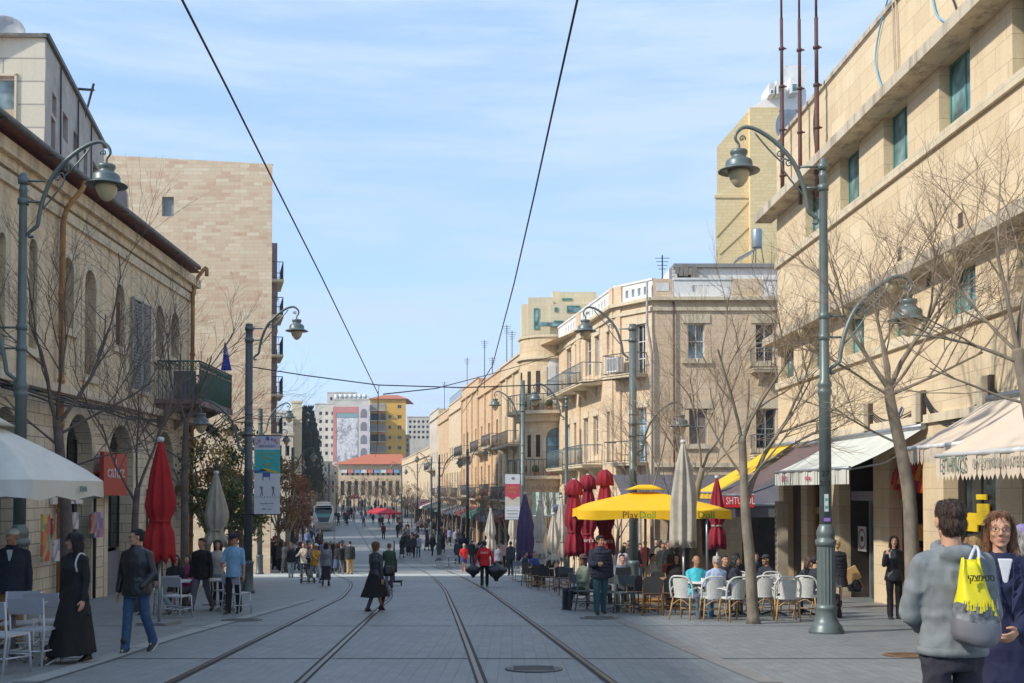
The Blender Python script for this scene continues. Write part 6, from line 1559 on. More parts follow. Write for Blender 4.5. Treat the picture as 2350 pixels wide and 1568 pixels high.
# ================================================================== people
def remesh(mb,vox,smooth=2,fold=0.0,fscale=7.0,seed=0,stretch=(1,1,.45)):
    me=mb.mesh('tmp',[]) if False else None
    m=bpy.data.meshes.new('tmp'); m.from_pydata(mb.v,[],mb.f); m.update()
    o=bpy.data.objects.new('tmp',m)
    k=o.modifiers.new('r','REMESH'); k.mode='VOXEL'; k.voxel_size=vox; k.use_smooth_shade=True
    if smooth: s=o.modifiers.new('s','SMOOTH'); s.iterations=smooth; s.factor=.5
    r=evaluate(o)
    bpy.data.objects.remove(o); bpy.data.meshes.remove(m)
    if fold:
        off=Vector((seed*3.1,seed*1.7,0)); 
        nv=len(r.vertices); N=[0.0]*(nv*3); C_=[0.0]*(nv*3); r.vertex_normals.foreach_get('vector',N); r.vertices.foreach_get('co',C_)
        for i in range(nv):
            j=3*i; x,y,z=C_[j:j+3]; q=Vector((x*fscale*stretch[0],y*fscale*stretch[1],z*fscale*stretch[2]))+off
            n1=noise.noise(q); h=fold*(.75*(.45-min(1,abs(n1)*2.6))+.55*noise.noise(q*.6+Vector((9,3,1)))+.25*noise.noise(q*2.6)); C_[j]=x+N[j]*h; C_[j+1]=y+N[j+1]*h; C_[j+2]=z+N[j+2]*h
        r.vertices.foreach_set('co',C_); r.update()
    for p in r.polygons: p.use_smooth=True
    return r
def rotx(v,a): return Vector((v.x,v.y*math.cos(a)-v.z*math.sin(a),v.y*math.sin(a)+v.z*math.cos(a)))
class Pose: pass
def pose(H=1.75,legs=((0,0),(0,0)),arms=((0,.12,.15),(0,.12,.15)),lean=0.0,sit=False,fat=1.0,toe=(.1,.1),fem=False,hand_in=(0,0),hips=0):
    """figure faces -Y.  legs: (thigh forward, knee bend) per side (left=+x... index 0 is -x). arms: (forward swing, out, elbow bend)"""
    P=Pose(); k=H/1.75; P.k=k; P.fat=fat; P.fem=fem
    th=.43*k; sh=.41*k; ank=.085*k
    P.legs=[]
    # hip height from the straighter leg
    def leg(a,b):
        kn=Vector((0,-math.sin(a)*th,-math.cos(a)*th)); c=a-b; an=kn+Vector((0,-math.sin(c)*sh,-math.cos(c)*sh)); return kn,an,c
    L=[leg(*l) for l in legs]
    hz=-min(l[1].z for l in L)+ank if not sit else .50*k
    P.hip=Vector((0,0,hz))
    for i,(kn,an,c) in enumerate(L):
        s=-1 if i==0 else 1; h=P.hip+Vector((s*.092*k,0,0)); kx=Vector((s*(.0 if not sit else .03),0,0)); P.legs.append((h,h+kn+kx,h+an+kx*1.2,c,s,toe[i]))
    def up(v): return P.hip+rotx(Vector(v)*k,lean)
    P.up=up; P.lean=lean
    P.arms=[]; sw=.172 if not fem else .150; sw*=(1+(fat-1)*.5)
    for i,(f,o,e) in enumerate(arms):
        s=-1 if i==0 else 1; S=up((s*sw,.0,.455)); ua=.285*k; fa=.255*k
        inn=hand_in[i]
        d=Vector((s*math.sin(o),-math.sin(f)*math.cos(o),-math.cos(f)*math.cos(o))); E=S+d*ua
        g=f+e; d2=Vector((s*math.sin(o)*.6-s*inn,-math.sin(g),-math.cos(g))).normalized(); Wp=E+d2*fa; P.arms.append((S,E,Wp,d2,s))
    P.neck=up((0,.0,.56)); P.head=up((0,-.015,.695)); P.chest=up((0,0,.40)); P.waist=up((0,0,.14))
    return P
def torso_rings(P,g=0.0,z0=-.12,z1=.56,n=20,flare=0,open_=0):
    f=P.fat; k=P.k
    pr=[(-.14,.155,.105),(-.05,.165,.115),(.05,.152,.108),(.14,.140,.10),(.25,.150,.108),(.36,.165,.118),(.43,.170,.112),(.475,.150,.095),(.515,.110,.078),(.55,.070,.062),(.60,.056,.055)]
    if P.fem: pr=[(-.14,.165,.115),(-.05,.172,.122),(.05,.148,.105),(.14,.125,.092),(.25,.136,.105),(.35,.150,.13),(.43,.150,.105),(.475,.130,.085),(.515,.092,.068),(.55,.058,.054),(.60,.048,.05)]
    out=[]
    for z,a,b in pr:
        if z<z0-.001 or z>z1+.001: continue
        fl=1+flare*max(0,(.12-z))*2
        ff=f if z<.42 else 1+(f-1)*.4
        out.append([P.up(((a*ff*fl+g)*math.cos(2*math.pi*j/n),(b*ff*fl*(1+(f-1)*.6 if z<.3 else 1)+g)*math.sin(2*math.pi*j/n)-(.015 if .2<z<.45 else 0)*0,z)) for j in range(n)])
    return out
def closed(mb,rings): mb.rings(rings,0,True,True)
def hand(mb,P,W,d,s,curl=.5,thick=1.0,point=None):
    """palm, four unequal fingers and a thumb; d: forearm direction"""
    k=P.k*thick; d=d.normalized(); side=Vector((s,0,0)); side=(side-d*side.dot(d)); side=side.normalized() if side.length>.2 else Vector((0,1,0))
    fwd=d.cross(side).normalized()   # across the palm width direction
    if fwd.y>0: fwd=-fwd
    inw=-side                         # palm faces the body
    c=W+d*.045*k; M=Matrix((fwd,inw,d)).transposed()
    mb.cap(W-d*.03*k,W+d*.02*k,.027*k,.026*k,10)
    mb.ell(W+d*.05*k,(.042*k,.019*k,.052*k),10,8,0,M)
    for j,(o,L) in enumerate(((.030,.070),(.011,.080),(-.009,.074),(-.028,.058))):
        a=W+d*(.085-.006*abs(j-1))*k+fwd*o*k*1.05; b=a; dd=d.copy(); r=.0100*k
        for q in range(3):
            ang=curl*(.35+.45*q); dd=(d*math.cos(ang)+inw*math.sin(ang)); c2=b+dd*L*k*(.45,.32,.25)[q]; mb.cap(b,c2,r,r*.9,8); b=c2; r*=.9
    a=W+d*.03*k+fwd*.035*k; b=a+(d*.7+fwd*.55+inw*.3).normalized()*.035*k; c2=b+(d*.85+fwd*.1+inw*.45*(curl+.3)).normalized()*.03*k
    mb.cap(a,b,.013*k,.0115*k,8); mb.cap(b,c2,.0112*k,.0095*k,8)
def headframe(P,yaw,pitch,tilt=0):
    M=Matrix.Rotation(yaw,3,'Z')@Matrix.Rotation(pitch+P.lean,3,'X')@Matrix.Rotation(tilt,3,'Y'); return M
def head(mb,P,M,beard=0,fem=False):
    k=P.k; C=P.head
    def E(c,r,R_=None): 
        mb.ell(C+M@(Vector(c)*k),[q*k for q in r],18,14,0,M if R_ is None else M@R_)
    def Cp(a,b,r0,r1): mb.cap(C+M@(Vector(a)*k),C+M@(Vector(b)*k),r0*k,r1*k,10)
    E((0,.012,.035),(.074,.092,.082)); E((0,-.022,-.012),(.062,.070,.080)); E((0,-.035,-.06),(.047,.050,.045)); E((0,-.066,-.094),(.020,.018,.016) if fem else (.024,.021,.018))
    Cp((.038,.0,-.055),(.018,-.06,-.088),.024,.016); Cp((-.038,.0,-.055),(-.018,-.06,-.088),.024,.016)
    E((.034,-.064,-.025),(.021,.018,.017)); E((-.034,-.064,-.025),(.021,.018,.017))
    Cp((.045,-.066,.032),(.012,-.081,.03),.009,.009); Cp((-.045,-.066,.032),(-.012,-.081,.03),.009,.009)
    Cp((0,-.084,.022),(0,-.106,-.020),.007,.0105); E((.0105,-.098,-.026),(.008,.009,.007)); E((-.0105,-.098,-.026),(.008,.009,.007))
    Cp((-.018,-.080,-.053),(.018,-.080,-.053),.006,.006); Cp((-.013,-.081,-.064),(.013,-.081,-.064),.0068,.0068)
    for s in (-1,1): E((s*.077,.012,-.004),(.009,.018,.031),Matrix.Rotation(s*.25,3,'Z')); 
    mb.cap(P.neck-Vector((0,-.01,.03)),C+M@(Vector((0,.012,-.06))*k),.056*k if not fem else .047*k,.052*k if not fem else .043*k,14)
def head_extras(mb,P,M,brow=1,lips=2,glasses=None,fem=False):
    """eyes, brows and lips carried by the same mesh (other material slots)"""
    k=P.k; C=P.head; T=lambda c:C+M@(Vector(c)*k)
    for s in (-1,1):
        mb.ell(T((s*.031,-.0725,.008)),(.0128*k,.0105*k,.0075*k),10,8,3,M); mb.ell(T((s*.031,-.0815,.008)),(.0055*k,.0035*k,.0055*k),8,6,4,M)
        mb.tube([T((s*.048,-.066,.031)),T((s*.033,-.0795,.037)),T((s*.013,-.083,.031))],[.0025*k,.0045*k,.0035*k],6,brow)
        mb.tube([T((s*.046,-.072,.010)),T((s*.031,-.0825,.0165)),T((s*.017,-.080,.010))],[.0015*k,.0025*k,.0015*k],5,brow)
    mb.tube([T((-.021,-.0800,-.058)),T((-.009,-.0870,-.055)),T((0,-.0885,-.0565)),T((.009,-.0870,-.055)),T((.021,-.0800,-.058))],[.0025*k,.0042*k,.004*k,.0042*k,.0025*k],6,lips)
    mb.tube([T((-.017,-.0815,-.0615)),T((0,-.0885,-.064)),T((.017,-.0815,-.0615))],[.0025*k,.0052*k,.0025*k],6,lips)
def hair(P,M,style,vox,seed=0):
    mb=MB(); k=P.k; C=P.head
    def E(c,r): mb.ell(C+M@(Vector(c)*k),[q*k for q in r],16,12,0,M)
    def Cp(a,b,r0,r1): mb.cap(C+M@(Vector(a)*k),C+M@(Vector(b)*k),r0*k,r1*k,10)
    if style=='short': E((0,.026,.055),(.080,.090,.072)); E((0,.050,.012),(.074,.062,.065)); E((0,-.028,.094),(.060,.048,.024))
    elif style=='thick': E((0,.024,.058),(.083,.096,.074)); E((0,.050,-.005),(.077,.064,.080)); E((0,-.032,.094),(.062,.052,.030))
    elif style=='bald': E((0,.058,.01),(.072,.048,.045)); Cp((.07,.02,.015),(.05,.07,.0),.018,.022); Cp((-.07,.02,.015),(-.05,.07,.0),.018,.022)
    elif style in('long','bob','bangs'):
        E((0,.026,.052),(.084,.094,.080)); E((0,.048,-.0),(.082,.064,.085))
        L={'long':-.30,'bob':-.13,'bangs':-.16}[style]
        for s in (-1,1):
            Cp((s*.030,-.045,.098),(s*.074,-.006,.035),.026,.020); Cp((s*.074,-.004,.03),(s*.080,.010,-.07),.021,.022); Cp((s*.080,.012,-.06),(s*.085,.015 if style!='long' else -.02,L),.025,.019)
            Cp((s*.065,.035,-.03),(s*.075,.045,L+.02),.036,.026)
        Cp((0,.07,-.03),(0,.075,L),.055,.035); Cp((.03,.07,-.03),(.04,.07,L-.02),.04,.028); Cp((-.03,.07,-.03),(-.04,.07,L-.02),.04,.028)
        if style=='bangs':
            for j in range(7): x=-.054+.018*j; Cp((x*.8,-.045,.105),(x,-.083+abs(x)*.25,.045),.017,.011)
    elif style=='bun': E((0,.026,.052),(.082,.094,.077)); E((0,.048,.0),(.076,.060,.062)); Cp((0,.07,-.03),(0,.06,-.07),.05,.03)
    elif style=='scarf': E((0,.02,.045),(.086,.100,.086)); E((0,.035,-.03),(.082,.08,.085)); Cp((0,.0,-.10),(0,.02,-.15),.07,.1)
    me=remesh(mb,vox,1,.006 if style!='scarf' else .002,26,seed,(1,1,.35))
    if vox<.0075 and style!='scarf':
        # loose locks over the surface
        rg=random.Random(seed); nv=len(me.vertices); V=[v.co.copy() for v in me.vertices]; N=[v.vector.copy() for v in me.vertex_normals]; Fc=[tuple(p.vertices) for p in me.polygons]
        y=MB(); y.v=[tuple(v) for v in V]; y.f=Fc; y.m=[0]*len(Fc); y.sm=[True]*len(Fc)
        Ls=.028 if style in('short','thick','bald') else .09
        for _ in range(1500):
            i=rg.randrange(nv); n_=N[i]; d=Vector((rg.gauss(0,.25),rg.gauss(0,.25)+.15,-1 if style not in('short','thick','bald') else -.55)); d=(d-n_*d.dot(n_)); 
            if d.length<1e-3: continue
            d=d.normalized(); s_=n_.cross(d); w=rg.uniform(.0012,.0028); L=Ls*rg.uniform(.5,1.2); a=V[i]-n_*.001; m1=a+d*L*.5+n_*rg.uniform(.003,.008); e=a+d*L+n_*rg.uniform(.0,.009)
            y.add([a-s_*w,a+s_*w,m1+s_*w,m1-s_*w,e],[(0,1,2,3),(3,2,4)],0,True)
        bpy.data.meshes.remove(me); me=y.mesh('hair',[]) 
    return me
SKIN={}
def skin(c,n_): 
    return mat('skin_'+n_,c,.55,var=.03,scale=14,bmp=.05)
SK=[skin((.50,.27,.17),'light'),skin((.38,.19,.11),'tan'),skin((.24,.11,.06),'brown')]
M_hairs={'black':mat('hair_black',(.012,.010,.010),.45,var=.4,scale=40,stretch=(1,1,.2),bmp=.6),'brown':mat('hair_brown',(.055,.028,.016),.45,var=.4,scale=40,stretch=(1,1,.2),bmp=.6),
 'grey':mat('hair_grey',(.40,.38,.36),.55,var=.3,scale=40,stretch=(1,1,.2),bmp=.6),'auburn':mat('hair_auburn',(.20,.085,.035),.45,var=.5,scale=30,stretch=(1,1,.15),bmp=.7),'blond':mat('hair_blond',(.42,.26,.10),.5,var=.4,scale=40,stretch=(1,1,.2),bmp=.6)}
M_eye=mat('eye_white',(.6,.57,.54),.2,var=.03,bmp=0); M_iris=mat('iris_dark',(.03,.02,.015),.15,var=.1,bmp=0); M_lips=mat('lips',(.42,.14,.12),.45,var=.05)
CL=tint('cloth_soft',.85,.5,12); CLs=tint('cloth_leather',.38,.3,7); CLd=tint('cloth_denim',.9,.6,16); SHm=tint('shoe_leather',.45,.2,20)
M_sole=mat('shoe_sole',(.55,.53,.50),.7,var=.1)
def limb_leg(mb,l,k,r=(.078,.052,.038),g=0.0,upto=1.0):
    h,kn,an,c,s,t=l
    mb.cap(h+Vector((0,0,-.02*k)),kn,(r[0]+g)*k,(r[1]+g)*k,14)
    e=kn+(an-kn)*upto
    mid=kn+(an-kn)*.35; mb.cap(kn,mid+Vector((0,.008*k,0)),(r[1]+g)*k,(r[1]*.97+g)*k,12); mb.cap(mid,e,(r[1]*.95+g)*k,(r[2]+(r[1]-r[2])*(1-upto)+g)*k,12)
def shoe(mb,l,k,boot=False,heel=0.0,m0=0,m1=1):
    h,kn,an,c,s,t=l
    # pitch of the foot follows the shank when it is off the ground
    pit=min(.5,max(-.9,-c*.9)) if abs(c)>.25 else 0.0
    if c>.1: pit=-.35
    Mx=Matrix.Rotation(s*t,3,'Z')@Matrix.Rotation(-pit if c>.1 else (pit if False else (-c*.8 if c<-.25 else 0)),3,'X')
    def T(x,y,z): return an+Mx@(Vector((x,y,z))*k)
    rings=[]
    for (y,w,z0,z1) in ((.062,.024,-.07,-.02),(.05,.034,-.08,.01),(.01,.038,-.083,.03),(-.04,.038,-.083,.012),(-.09,.042,-.083,-.022),(-.135,.043,-.083,-.042),(-.17,.036,-.081,-.052),(-.19,.018,-.076,-.062)):
        z0-=0; rings.append([T(w*math.cos(a)*(1 if math.sin(a)<0 else .9),y,(z0+z1)/2+(z1-z0)/2*math.sin(a)) for a in [2*math.pi*j/12 for j in range(12)]])
    mb.rings(rings,m0,True,True)
    so=[]
    for (y,w) in ((.064,.028),(.03,.038),(-.05,.039),(-.13,.046),(-.18,.036),(-.196,.016)): so.append([T(w,y,-.068),T(-w,y,-.068),T(-w,y,-.086),T(w,y,-.086)])
    mb.rings(so,m1,True,False)
    mb.cap(T(0,.01,0),T(0,.0,.09 if not boot else .2),.043*k,.040*k if not boot else .047*k,12,m0)
def person(loc,rz,label,P,top=(.03,.03,.03),bot=(.03,.04,.07),sk=0,hairc='black',hs='short',topm='soft',botm='soft',shoe_c=(.02,.02,.02),sole=True,
           style='trousers',vox=.014,headyaw=0.0,headpitch=0.0,longc=0.0,sleeve=1.0,hat=None,glasses=None,shirt=None,hood=False,belt=None,cat='person',grp=None,
           curl=.5,seed=0,topname='jacket',skirt_len=.6,skirt_w=.3,bare_leg=None,collar=False,boot=False,fold=.009,face=True,hands=(1,1),legs=True,beard=None,extra=None,scarf=None):
    r=thing('person',label,cat,loc,rz,grp); k=P.k
    M=headframe(P,headyaw,headpitch)
    # ---- body: one skin surface
    b=MB()
    closed(b,torso_rings(P,-.012,-.14,.60,16))
    for l in P.legs: limb_leg(b,l,k,(.070,.046,.032)); b.cap(l[2],l[2]+Vector((0,-.07*k,-.05*k)),.028*k,.018*k,8)
    for i,(S,E,Wr,d,s) in enumerate(P.arms):
        b.cap(P.up((s*.04,0,.52)),S,.036*k,.044*k,10); b.cap(S,E,.045*k,.036*k,12); b.cap(E,Wr,.038*k,.025*k,12)
        if hands[i]: hand(b,P,Wr,d,s,curl)
    head(b,P,M,fem=P.fem)
    me=remesh(b,(.0062 if vox<.0125 else .0085) if vox<.02 else vox,1)
    hc=M_hairs[hairc]
    if face and vox<.02:
        x=MB(); head_extras(x,P,M)
        n0=len(me.vertices); V=[tuple(v.co) for v in me.vertices]; Fc=[tuple(p.vertices) for p in me.polygons]
        y=MB(); y.v=V; y.f=Fc; y.m=[0]*len(Fc); y.sm=[True]*len(Fc); y.add(x.v,x.f); y.m[-len(x.m):]=x.m; y.sm[-len(x.sm):]=[True]*len(x.sm)
        bpy.data.meshes.remove(me); body=y.build('body',[SK[sk],hc,M_lips,M_eye,M_iris],r)
    else:
        me.name='body'; me.materials.append(SK[sk]); body=bpy.data.objects.new('body',me); COL.objects.link(body); setp(body,r)
    def part(name,mesh,m,col=None):
        mesh.name=name; mesh.materials.clear(); mesh.materials.append(m); o=bpy.data.objects.new(name,mesh); COL.objects.link(o); setp(o,r)
        if col: o.color=(col[0],col[1],col[2],1)
        return o
    if hs: 
        part('headscarf' if hs=='scarf' else 'hair',hair(P,M,hs,.007 if vox<.0145 else max(.008,vox*.6),seed),CL if hs=='scarf' else hc,scarf)
    gm={'soft':CL,'leather':CLs,'denim':CLd}
    # ---- trousers or skirt
    if style=='trousers':
        t=MB(); closed(t,torso_rings(P,.004,-.14,.10,16)); 
        for l in P.legs: limb_leg(t,l,k,(.092,.070,.062),0); t.cap(l[1]+(l[2]-l[1])*.8,l[2]+Vector((0,-.012,-.022*k)),.060*k,.058*k,12)
        part('trousers',remesh(t,vox,2,fold*.9,9,seed+1,(1,1,.8)),gm[botm],bot)
    elif style=='shorts':
        t=MB(); closed(t,torso_rings(P,.004,-.14,.10,16))
        for h,kn,an,c,s,tt in P.legs: t.cap(h,h+(kn-h)*.62,.098*k,.096*k,14)
        part('shorts',remesh(t,vox,2,fold,9,seed+1),gm[botm],bot)
    elif style=='skirt':
        t=MB(); n=28; hz=P.hip.z; fx=[(l[2]+l[1])*.5 for l in P.legs]; rings=[]
        y0=min(l[2].y for l in P.legs)*.55; y1=max(l[2].y for l in P.legs)*.55
        for j in range(9):
            q=j/8; z=.1*k-q*(skirt_len+.1*k); w=(.15+(skirt_w-.15)*q**.8)*k
            yy=(y1-y0)/2*q; yc=(y0+y1)/2*q
            rings.append([Vector((w*(1+.05*math.cos(7*a+seed))*math.cos(a),yc+(w*.78+yy)*(1+.05*q*math.sin(6*a+seed))*math.sin(a),hz+z)) for a in [2*math.pi*i/n for i in range(n)]])
        closed(t,rings); part('skirt',remesh(t,vox,2,fold,8,seed+1,(1,1,.3)),gm[botm],bot)
    # ---- top
    t=MB(); g={'jacket':.022,'coat':.03,'shirt':.010,'jumper':.016,'hoodie':.026,'puffer':.038}[topname]
    z0={'coat':-.14}.get(topname,-.10); tr=torso_rings(P,g,z0 if z0<-.1 else -.05,.56,20)
    if topname not in('coat','hoodie'): tr.insert(0,[q-Vector((0,0,.07*k)) for q in tr[0]])
    closed(t,tr)
    if longc:
        n=20; last=tr[0]; base=[q.copy() for q in last]; rr=[]
        for j in range(6): q=(j+1)/6; rr.append([Vector((p.x*(1+.15*q),p.y*(1+.25*q),p.z-longc*q)) for p in base])
        closed(t,rr[::-1]+[base])
    ag={'shirt':.007,'puffer':.028,'hoodie':.022,'coat':.022}.get(topname,.015)
    for i,(S,E,Wr,d,s) in enumerate(P.arms):
        t.cap(P.up((s*.045,.005,.525)),S+Vector((-s*.01*k,0,.004)),.040*k,(.050+ag*.6)*k,12)
        t.cap(S,E,(.047+ag)*k,(.041+ag)*k,14)
        if sleeve>=1: 
            e=E+(Wr-E)*.97; t.cap(E,e,(.043+ag)*k,(.030+ag*.8)*k,14)
        elif sleeve<.6: pass
    if hood: t.ell(P.up((0,.095,.515)),(.115*k,.055*k,.065*k),14,10); t.tube([P.up((.082*math.cos(a)*1.05,.0+.085*math.sin(a),.545-.02*math.sin(a))) for a in [2*math.pi*j/14 for j in range(15)]],.028*k,10)
    elif collar: t.tube([P.up((.066*math.cos(a),.0+0.062*math.sin(a),.572)) for a in [2*math.pi*j/14 for j in range(15)]],.020*k,8)
    if topname=='puffer':
        for z in [-.08+.075*j for j in range(8)]:
            w=torso_rings(P,g-.004,-.2,.6,20); 
            t.tube([P.up(((.175+g*.4)*P.fat*math.cos(a),(.115+g*.5)*P.fat*math.sin(a),z)) for a in [2*math.pi*j/20 for j in range(21)]],.024*k,8)
    mesh=remesh(t,vox,2,fold,9,seed+2,(1,1,.7)); nm={'coat':'coat','shirt':'shirt','jumper':'jumper','hoodie':'hooded_top','puffer':'puffer_jacket'}.get(topname,'jacket')
    if sleeve<.6:
        pass
    part(nm,mesh,gm[topm],top)
    if shirt:
        t=MB(); q=P.up((0,-.115*P.fat-g*.55,.40)); t.prism([P.up((x,-.118*P.fat-g*(.9),z)) for x,z in ((-.006,.33),(.006,.33),(.045,.52),(-.045,.52))],P.up((0,.03,0))-P.up((0,0,0))); part('shirt_front',remesh(t,.008,1),CL,shirt)
    if legs and not (bare_leg is None and style!='trousers' and skirt_len>.85):
        pass
    for l in P.legs:
        sm=MB(); shoe(sm,l,k*1.08,boot); o=sm.build('shoe',[SHm,M_sole if sole else SHm],r); o.color=(*shoe_c,1)
    # ---- things worn on the head
    T=lambda c:P.head+M@(Vector(c)*k)
    if hat:
        kind,hc_=hat; t=MB()
        if kind=='cap': 
            t.ell(T((0,.012,.075)),(.090*k,.105*k,.062*k),16,10,0,M); t.ell(T((0,-.10,.062)),(.062*k,.062*k,.010*k),14,6,0,M)
        elif kind=='beanie': t.ell(T((0,.015,.070)),(.090*k,.105*k,.078*k),16,10,0,M)
        elif kind=='brim': t.ell(T((0,.012,.085)),(.085*k,.10*k,.06*k),16,10,0,M); t.ell(T((0,.012,.062)),(.15*k,.16*k,.010*k),16,6,0,M)
        part('cap' if kind=='cap' else 'hat',remesh(t,.009,1),CL,hc_)
    if glasses:
        t=MB(); 
        for s in (-1,1):
            cx=s*.032; ring=[T((cx+.023*math.cos(a),-.0965,.008+.0155*math.sin(a))) for a in [2*math.pi*j/14 for j in range(15)]]
            t.tube(ring,.0016*k,5)
            t.tube([T((cx+s*.024,-.0955,.011)),T((s*.08,.0,.012))],.0016*k,5)
            if glasses=='sun': t.add([T((cx+.022*math.cos(a),-.0965,.008+.0155*math.sin(a))) for a in [2*math.pi*j/14 for j in range(14)]],[tuple(range(14))])
        t.tube([T((-.010,-.098,.012)),T((.010,-.098,.012))],.0016*k,5); t.build('glasses',M_dark,r)
    return r,P,M
def place(u,v=None,d=None): 
    if d is None: return G(u,v)
    return GY(u,d)
LW=dict(walk=((.38,.05),(-.25,.35)),walk2=((-.22,.30),(.36,.04)),stand=((.03,.03),(-.02,.02)),small=((.15,.08),(-.12,.18)))
SW=dict(walk=((-.25,.10,.2),(.3,.10,.3)),walk2=((.3,.10,.3),(-.25,.10,.2)),down=((.0,.1,.12),(.0,.1,.12)),phone=((.5,.15,1.3),(.0,.1,.15)),fold=((.35,.12,1.2),(.35,.12,1.2)),push=((.7,.1,.5),(.7,.1,.5)))
# ------------------------------------------------------------------ the nearest figures
# 1 grey hooded man, back to the camera
P=pose(1.77,LW['stand'],((.05,.20,1.0),(.15,.16,.9)),fat=1.04,hand_in=(.75,.8))
hm,_,Mh=person(GY(2181,6.3),R(183),'man in a grey hooded top seen from behind with a yellow bag on his shoulder',P,top=(.185,.205,.215),bot=(.028,.028,.04),hairc='brown',hs='thick',topname='hoodie',hood=True,vox=.011,sk=0,botm='denim',seed=3,fold=.016,headyaw=R(-4))
hood=MB(); t=MB(); hemz=P.hip.z-.03*P.k; t.tube([Vector((.172*P.fat*math.cos(a),.124*P.fat*math.sin(a),hemz)) for a in [2*math.pi*j/30 for j in range(31)]],.030,10)
me=remesh(t,.009,1,.003,40,0); me.materials.append(CL); o=bpy.data.objects.new('hem_band',me); COL.objects.link(o); setp(o,hm); o.color=(.17,.19,.20,1)
def ybag():
    loc=hm.matrix_basis if False else None
    p=Vector(hm.location); c,s=math.cos(hm.rotation_euler.z),math.sin(hm.rotation_euler.z)
    r=thing('shoulder_bag','yellow and grey carrier bag hanging behind the hooded man','bag',p,hm.rotation_euler.z)
    # local frame of the man: his back is +Y, image right is -X
    b=MB(); rows=[]; n=24
    z1=1.36; 
    for (z,w,dp,cx) in ((1.36,.075,.012,-.155),(1.30,.085,.03,-.155),(1.15,.12,.055,-.165),(.98,.165,.085,-.18),(.84,.20,.105,-.195),(.72,.205,.11,-.20),(.66,.185,.10,-.20),(.63,.12,.07,-.19)):
        rows.append([(cx+w*(abs(math.cos(a))**.6)*(1 if math.cos(a)>0 else -1),.245+dp*math.sin(a)+.012*math.sin(5*a+z*9),z+.02*math.sin(2*a+1)) for a in [2*math.pi*k/n for k in range(n)]])
    rows=[[((x+.19)*.62-.02,y*.97,.97+(z-.63)*.64) for x,y,z in q] for q in rows]
    b.rings(rows,0,True,True)
    # two colours of the print by height
    for i,f in enumerate(b.f):
        zz=sum(b.v[q][2] for q in f)/len(f); b.m[i]=0 if zz>1.18 else (1 if zz>1.09 else 2)
    o=b.build('bag_body',[mat('bag_yellow',(.72,.62,.01),.45,var=.06,scale=4),mat('bag_print_grey',(.20,.21,.22),.5,var=.6,scale=18),mat('bag_grey',(.17,.17,.19),.5,var=.15)],r)
    b=MB(); rg=random.Random(2)
    for k in range(13):
        x=-.12+.0155*k; zz=1.18+rg.uniform(-.02,.02); yf=.345-abs(x+.02)*.35; b.prism([(x,yf,zz-.03),(x+.016,yf,zz-.03),(x+.008,yf-.003,zz+.03)],(0,.004,0),rg.randrange(2))
    b.build('print',[mat('bag_print_grey',(.2,.2,.2)),mat('bag_yellow',(.7,.6,.01))],r)
    b=MB()
    for (x0,x1) in ((-.045,-.08),(.01,-.045)): b.tube(curve_interp([(x0,.235,1.42),(x1,.17,1.475),(-.11,.07,1.50),(-.13,-.04,1.47),(-.14,-.11,1.33)],4),[.009]*17,6)
    b.build('strap',mat('bag_strap',(.6,.62,.66),.6),r)
    q=put_text('סטימצקי'[::-1],.055,M_dark,r,(-.02,.316,1.34),(math.pi/2,0,math.pi),sx=.75)
ybag()
# 2 woman with auburn hair and glasses facing the camera
P=pose(1.73,LW['stand'],((.0,.12,.25),(.25,.16,.75)),fat=1.15,fem=True,hand_in=(.0,.9))
wm,_,Mw=person(GY(2292,7.0),R(-12),'woman with auburn hair and glasses in a navy coat at the right edge',P,top=(.012,.015,.05),bot=(.012,.015,.045),hairc='auburn',hs='long',topname='coat',longc=.25,style='trousers',vox=.010,sk=0,headyaw=R(-8),glasses='clear',shirt=(.6,.62,.65),collar=False,seed=5,curl=1.0)
t=MB()
for s in (-1,1): t.prism([Pq for Pq in [P.up((s*.02,-.20,.16)),P.up((s*.10,-.185,.34)),P.up((s*.095,-.13,.55)),P.up((s*.045,-.15,.52))]],P.up((0,-.012,0))-P.up((0,0,0)))
me=remesh(t,.007,1); me.materials.append(CL); o=bpy.data.objects.new('lapel',me); COL.objects.link(o); setp(o,wm); o.color=(.014,.018,.06,1)
# 3 walking woman in black, left
P=pose(1.70,((.42,.02),(-.12,.12)),((-.12,.20,.15),(.05,.16,.25)),fem=True,fat=1.08)
w1,_,Mq=person(place(170,1520),R(-22),'woman in a long black skirt and black cardigan walking at the left',P,top=(.010,.012,.013),bot=(.006,.006,.006),hairc='black',hs='bangs',topname='jacket',longc=.16,style='skirt',skirt_len=.77,skirt_w=.285,vox=.012,headyaw=R(-52),seed=7,shoe_c=(.02,.02,.02),curl=.7)
q=MB(); q.tube(curve_interp([P.up((.13,-.10,.30)),P.up((.13,-.125,.42)),P.up((.125,-.05,.535)),P.up((.12,.06,.50)),P.up((.12,.12,.35))],4),.013,6); o=q.build('bag_strap',mat('pale_strap',(.5,.5,.5),.6),w1)
# 4 man in leather jacket and jeans
P=pose(1.76,((.16,.02),(-.20,.30)),((-.15,.28,.35),(.0,.30,.8)),fat=1.16,hand_in=(.1,.5))
person(place(312,1497),R(-14),'man in a black leather jacket and blue jeans walking at the left',P,top=(.016,.018,.022),bot=(.035,.085,.17),topm='leather',botm='denim',hairc='black',hs='short',topname='jacket',collar=True,vox=.012,headyaw=R(-48),glasses='sun',seed=9,hands=(1,0))
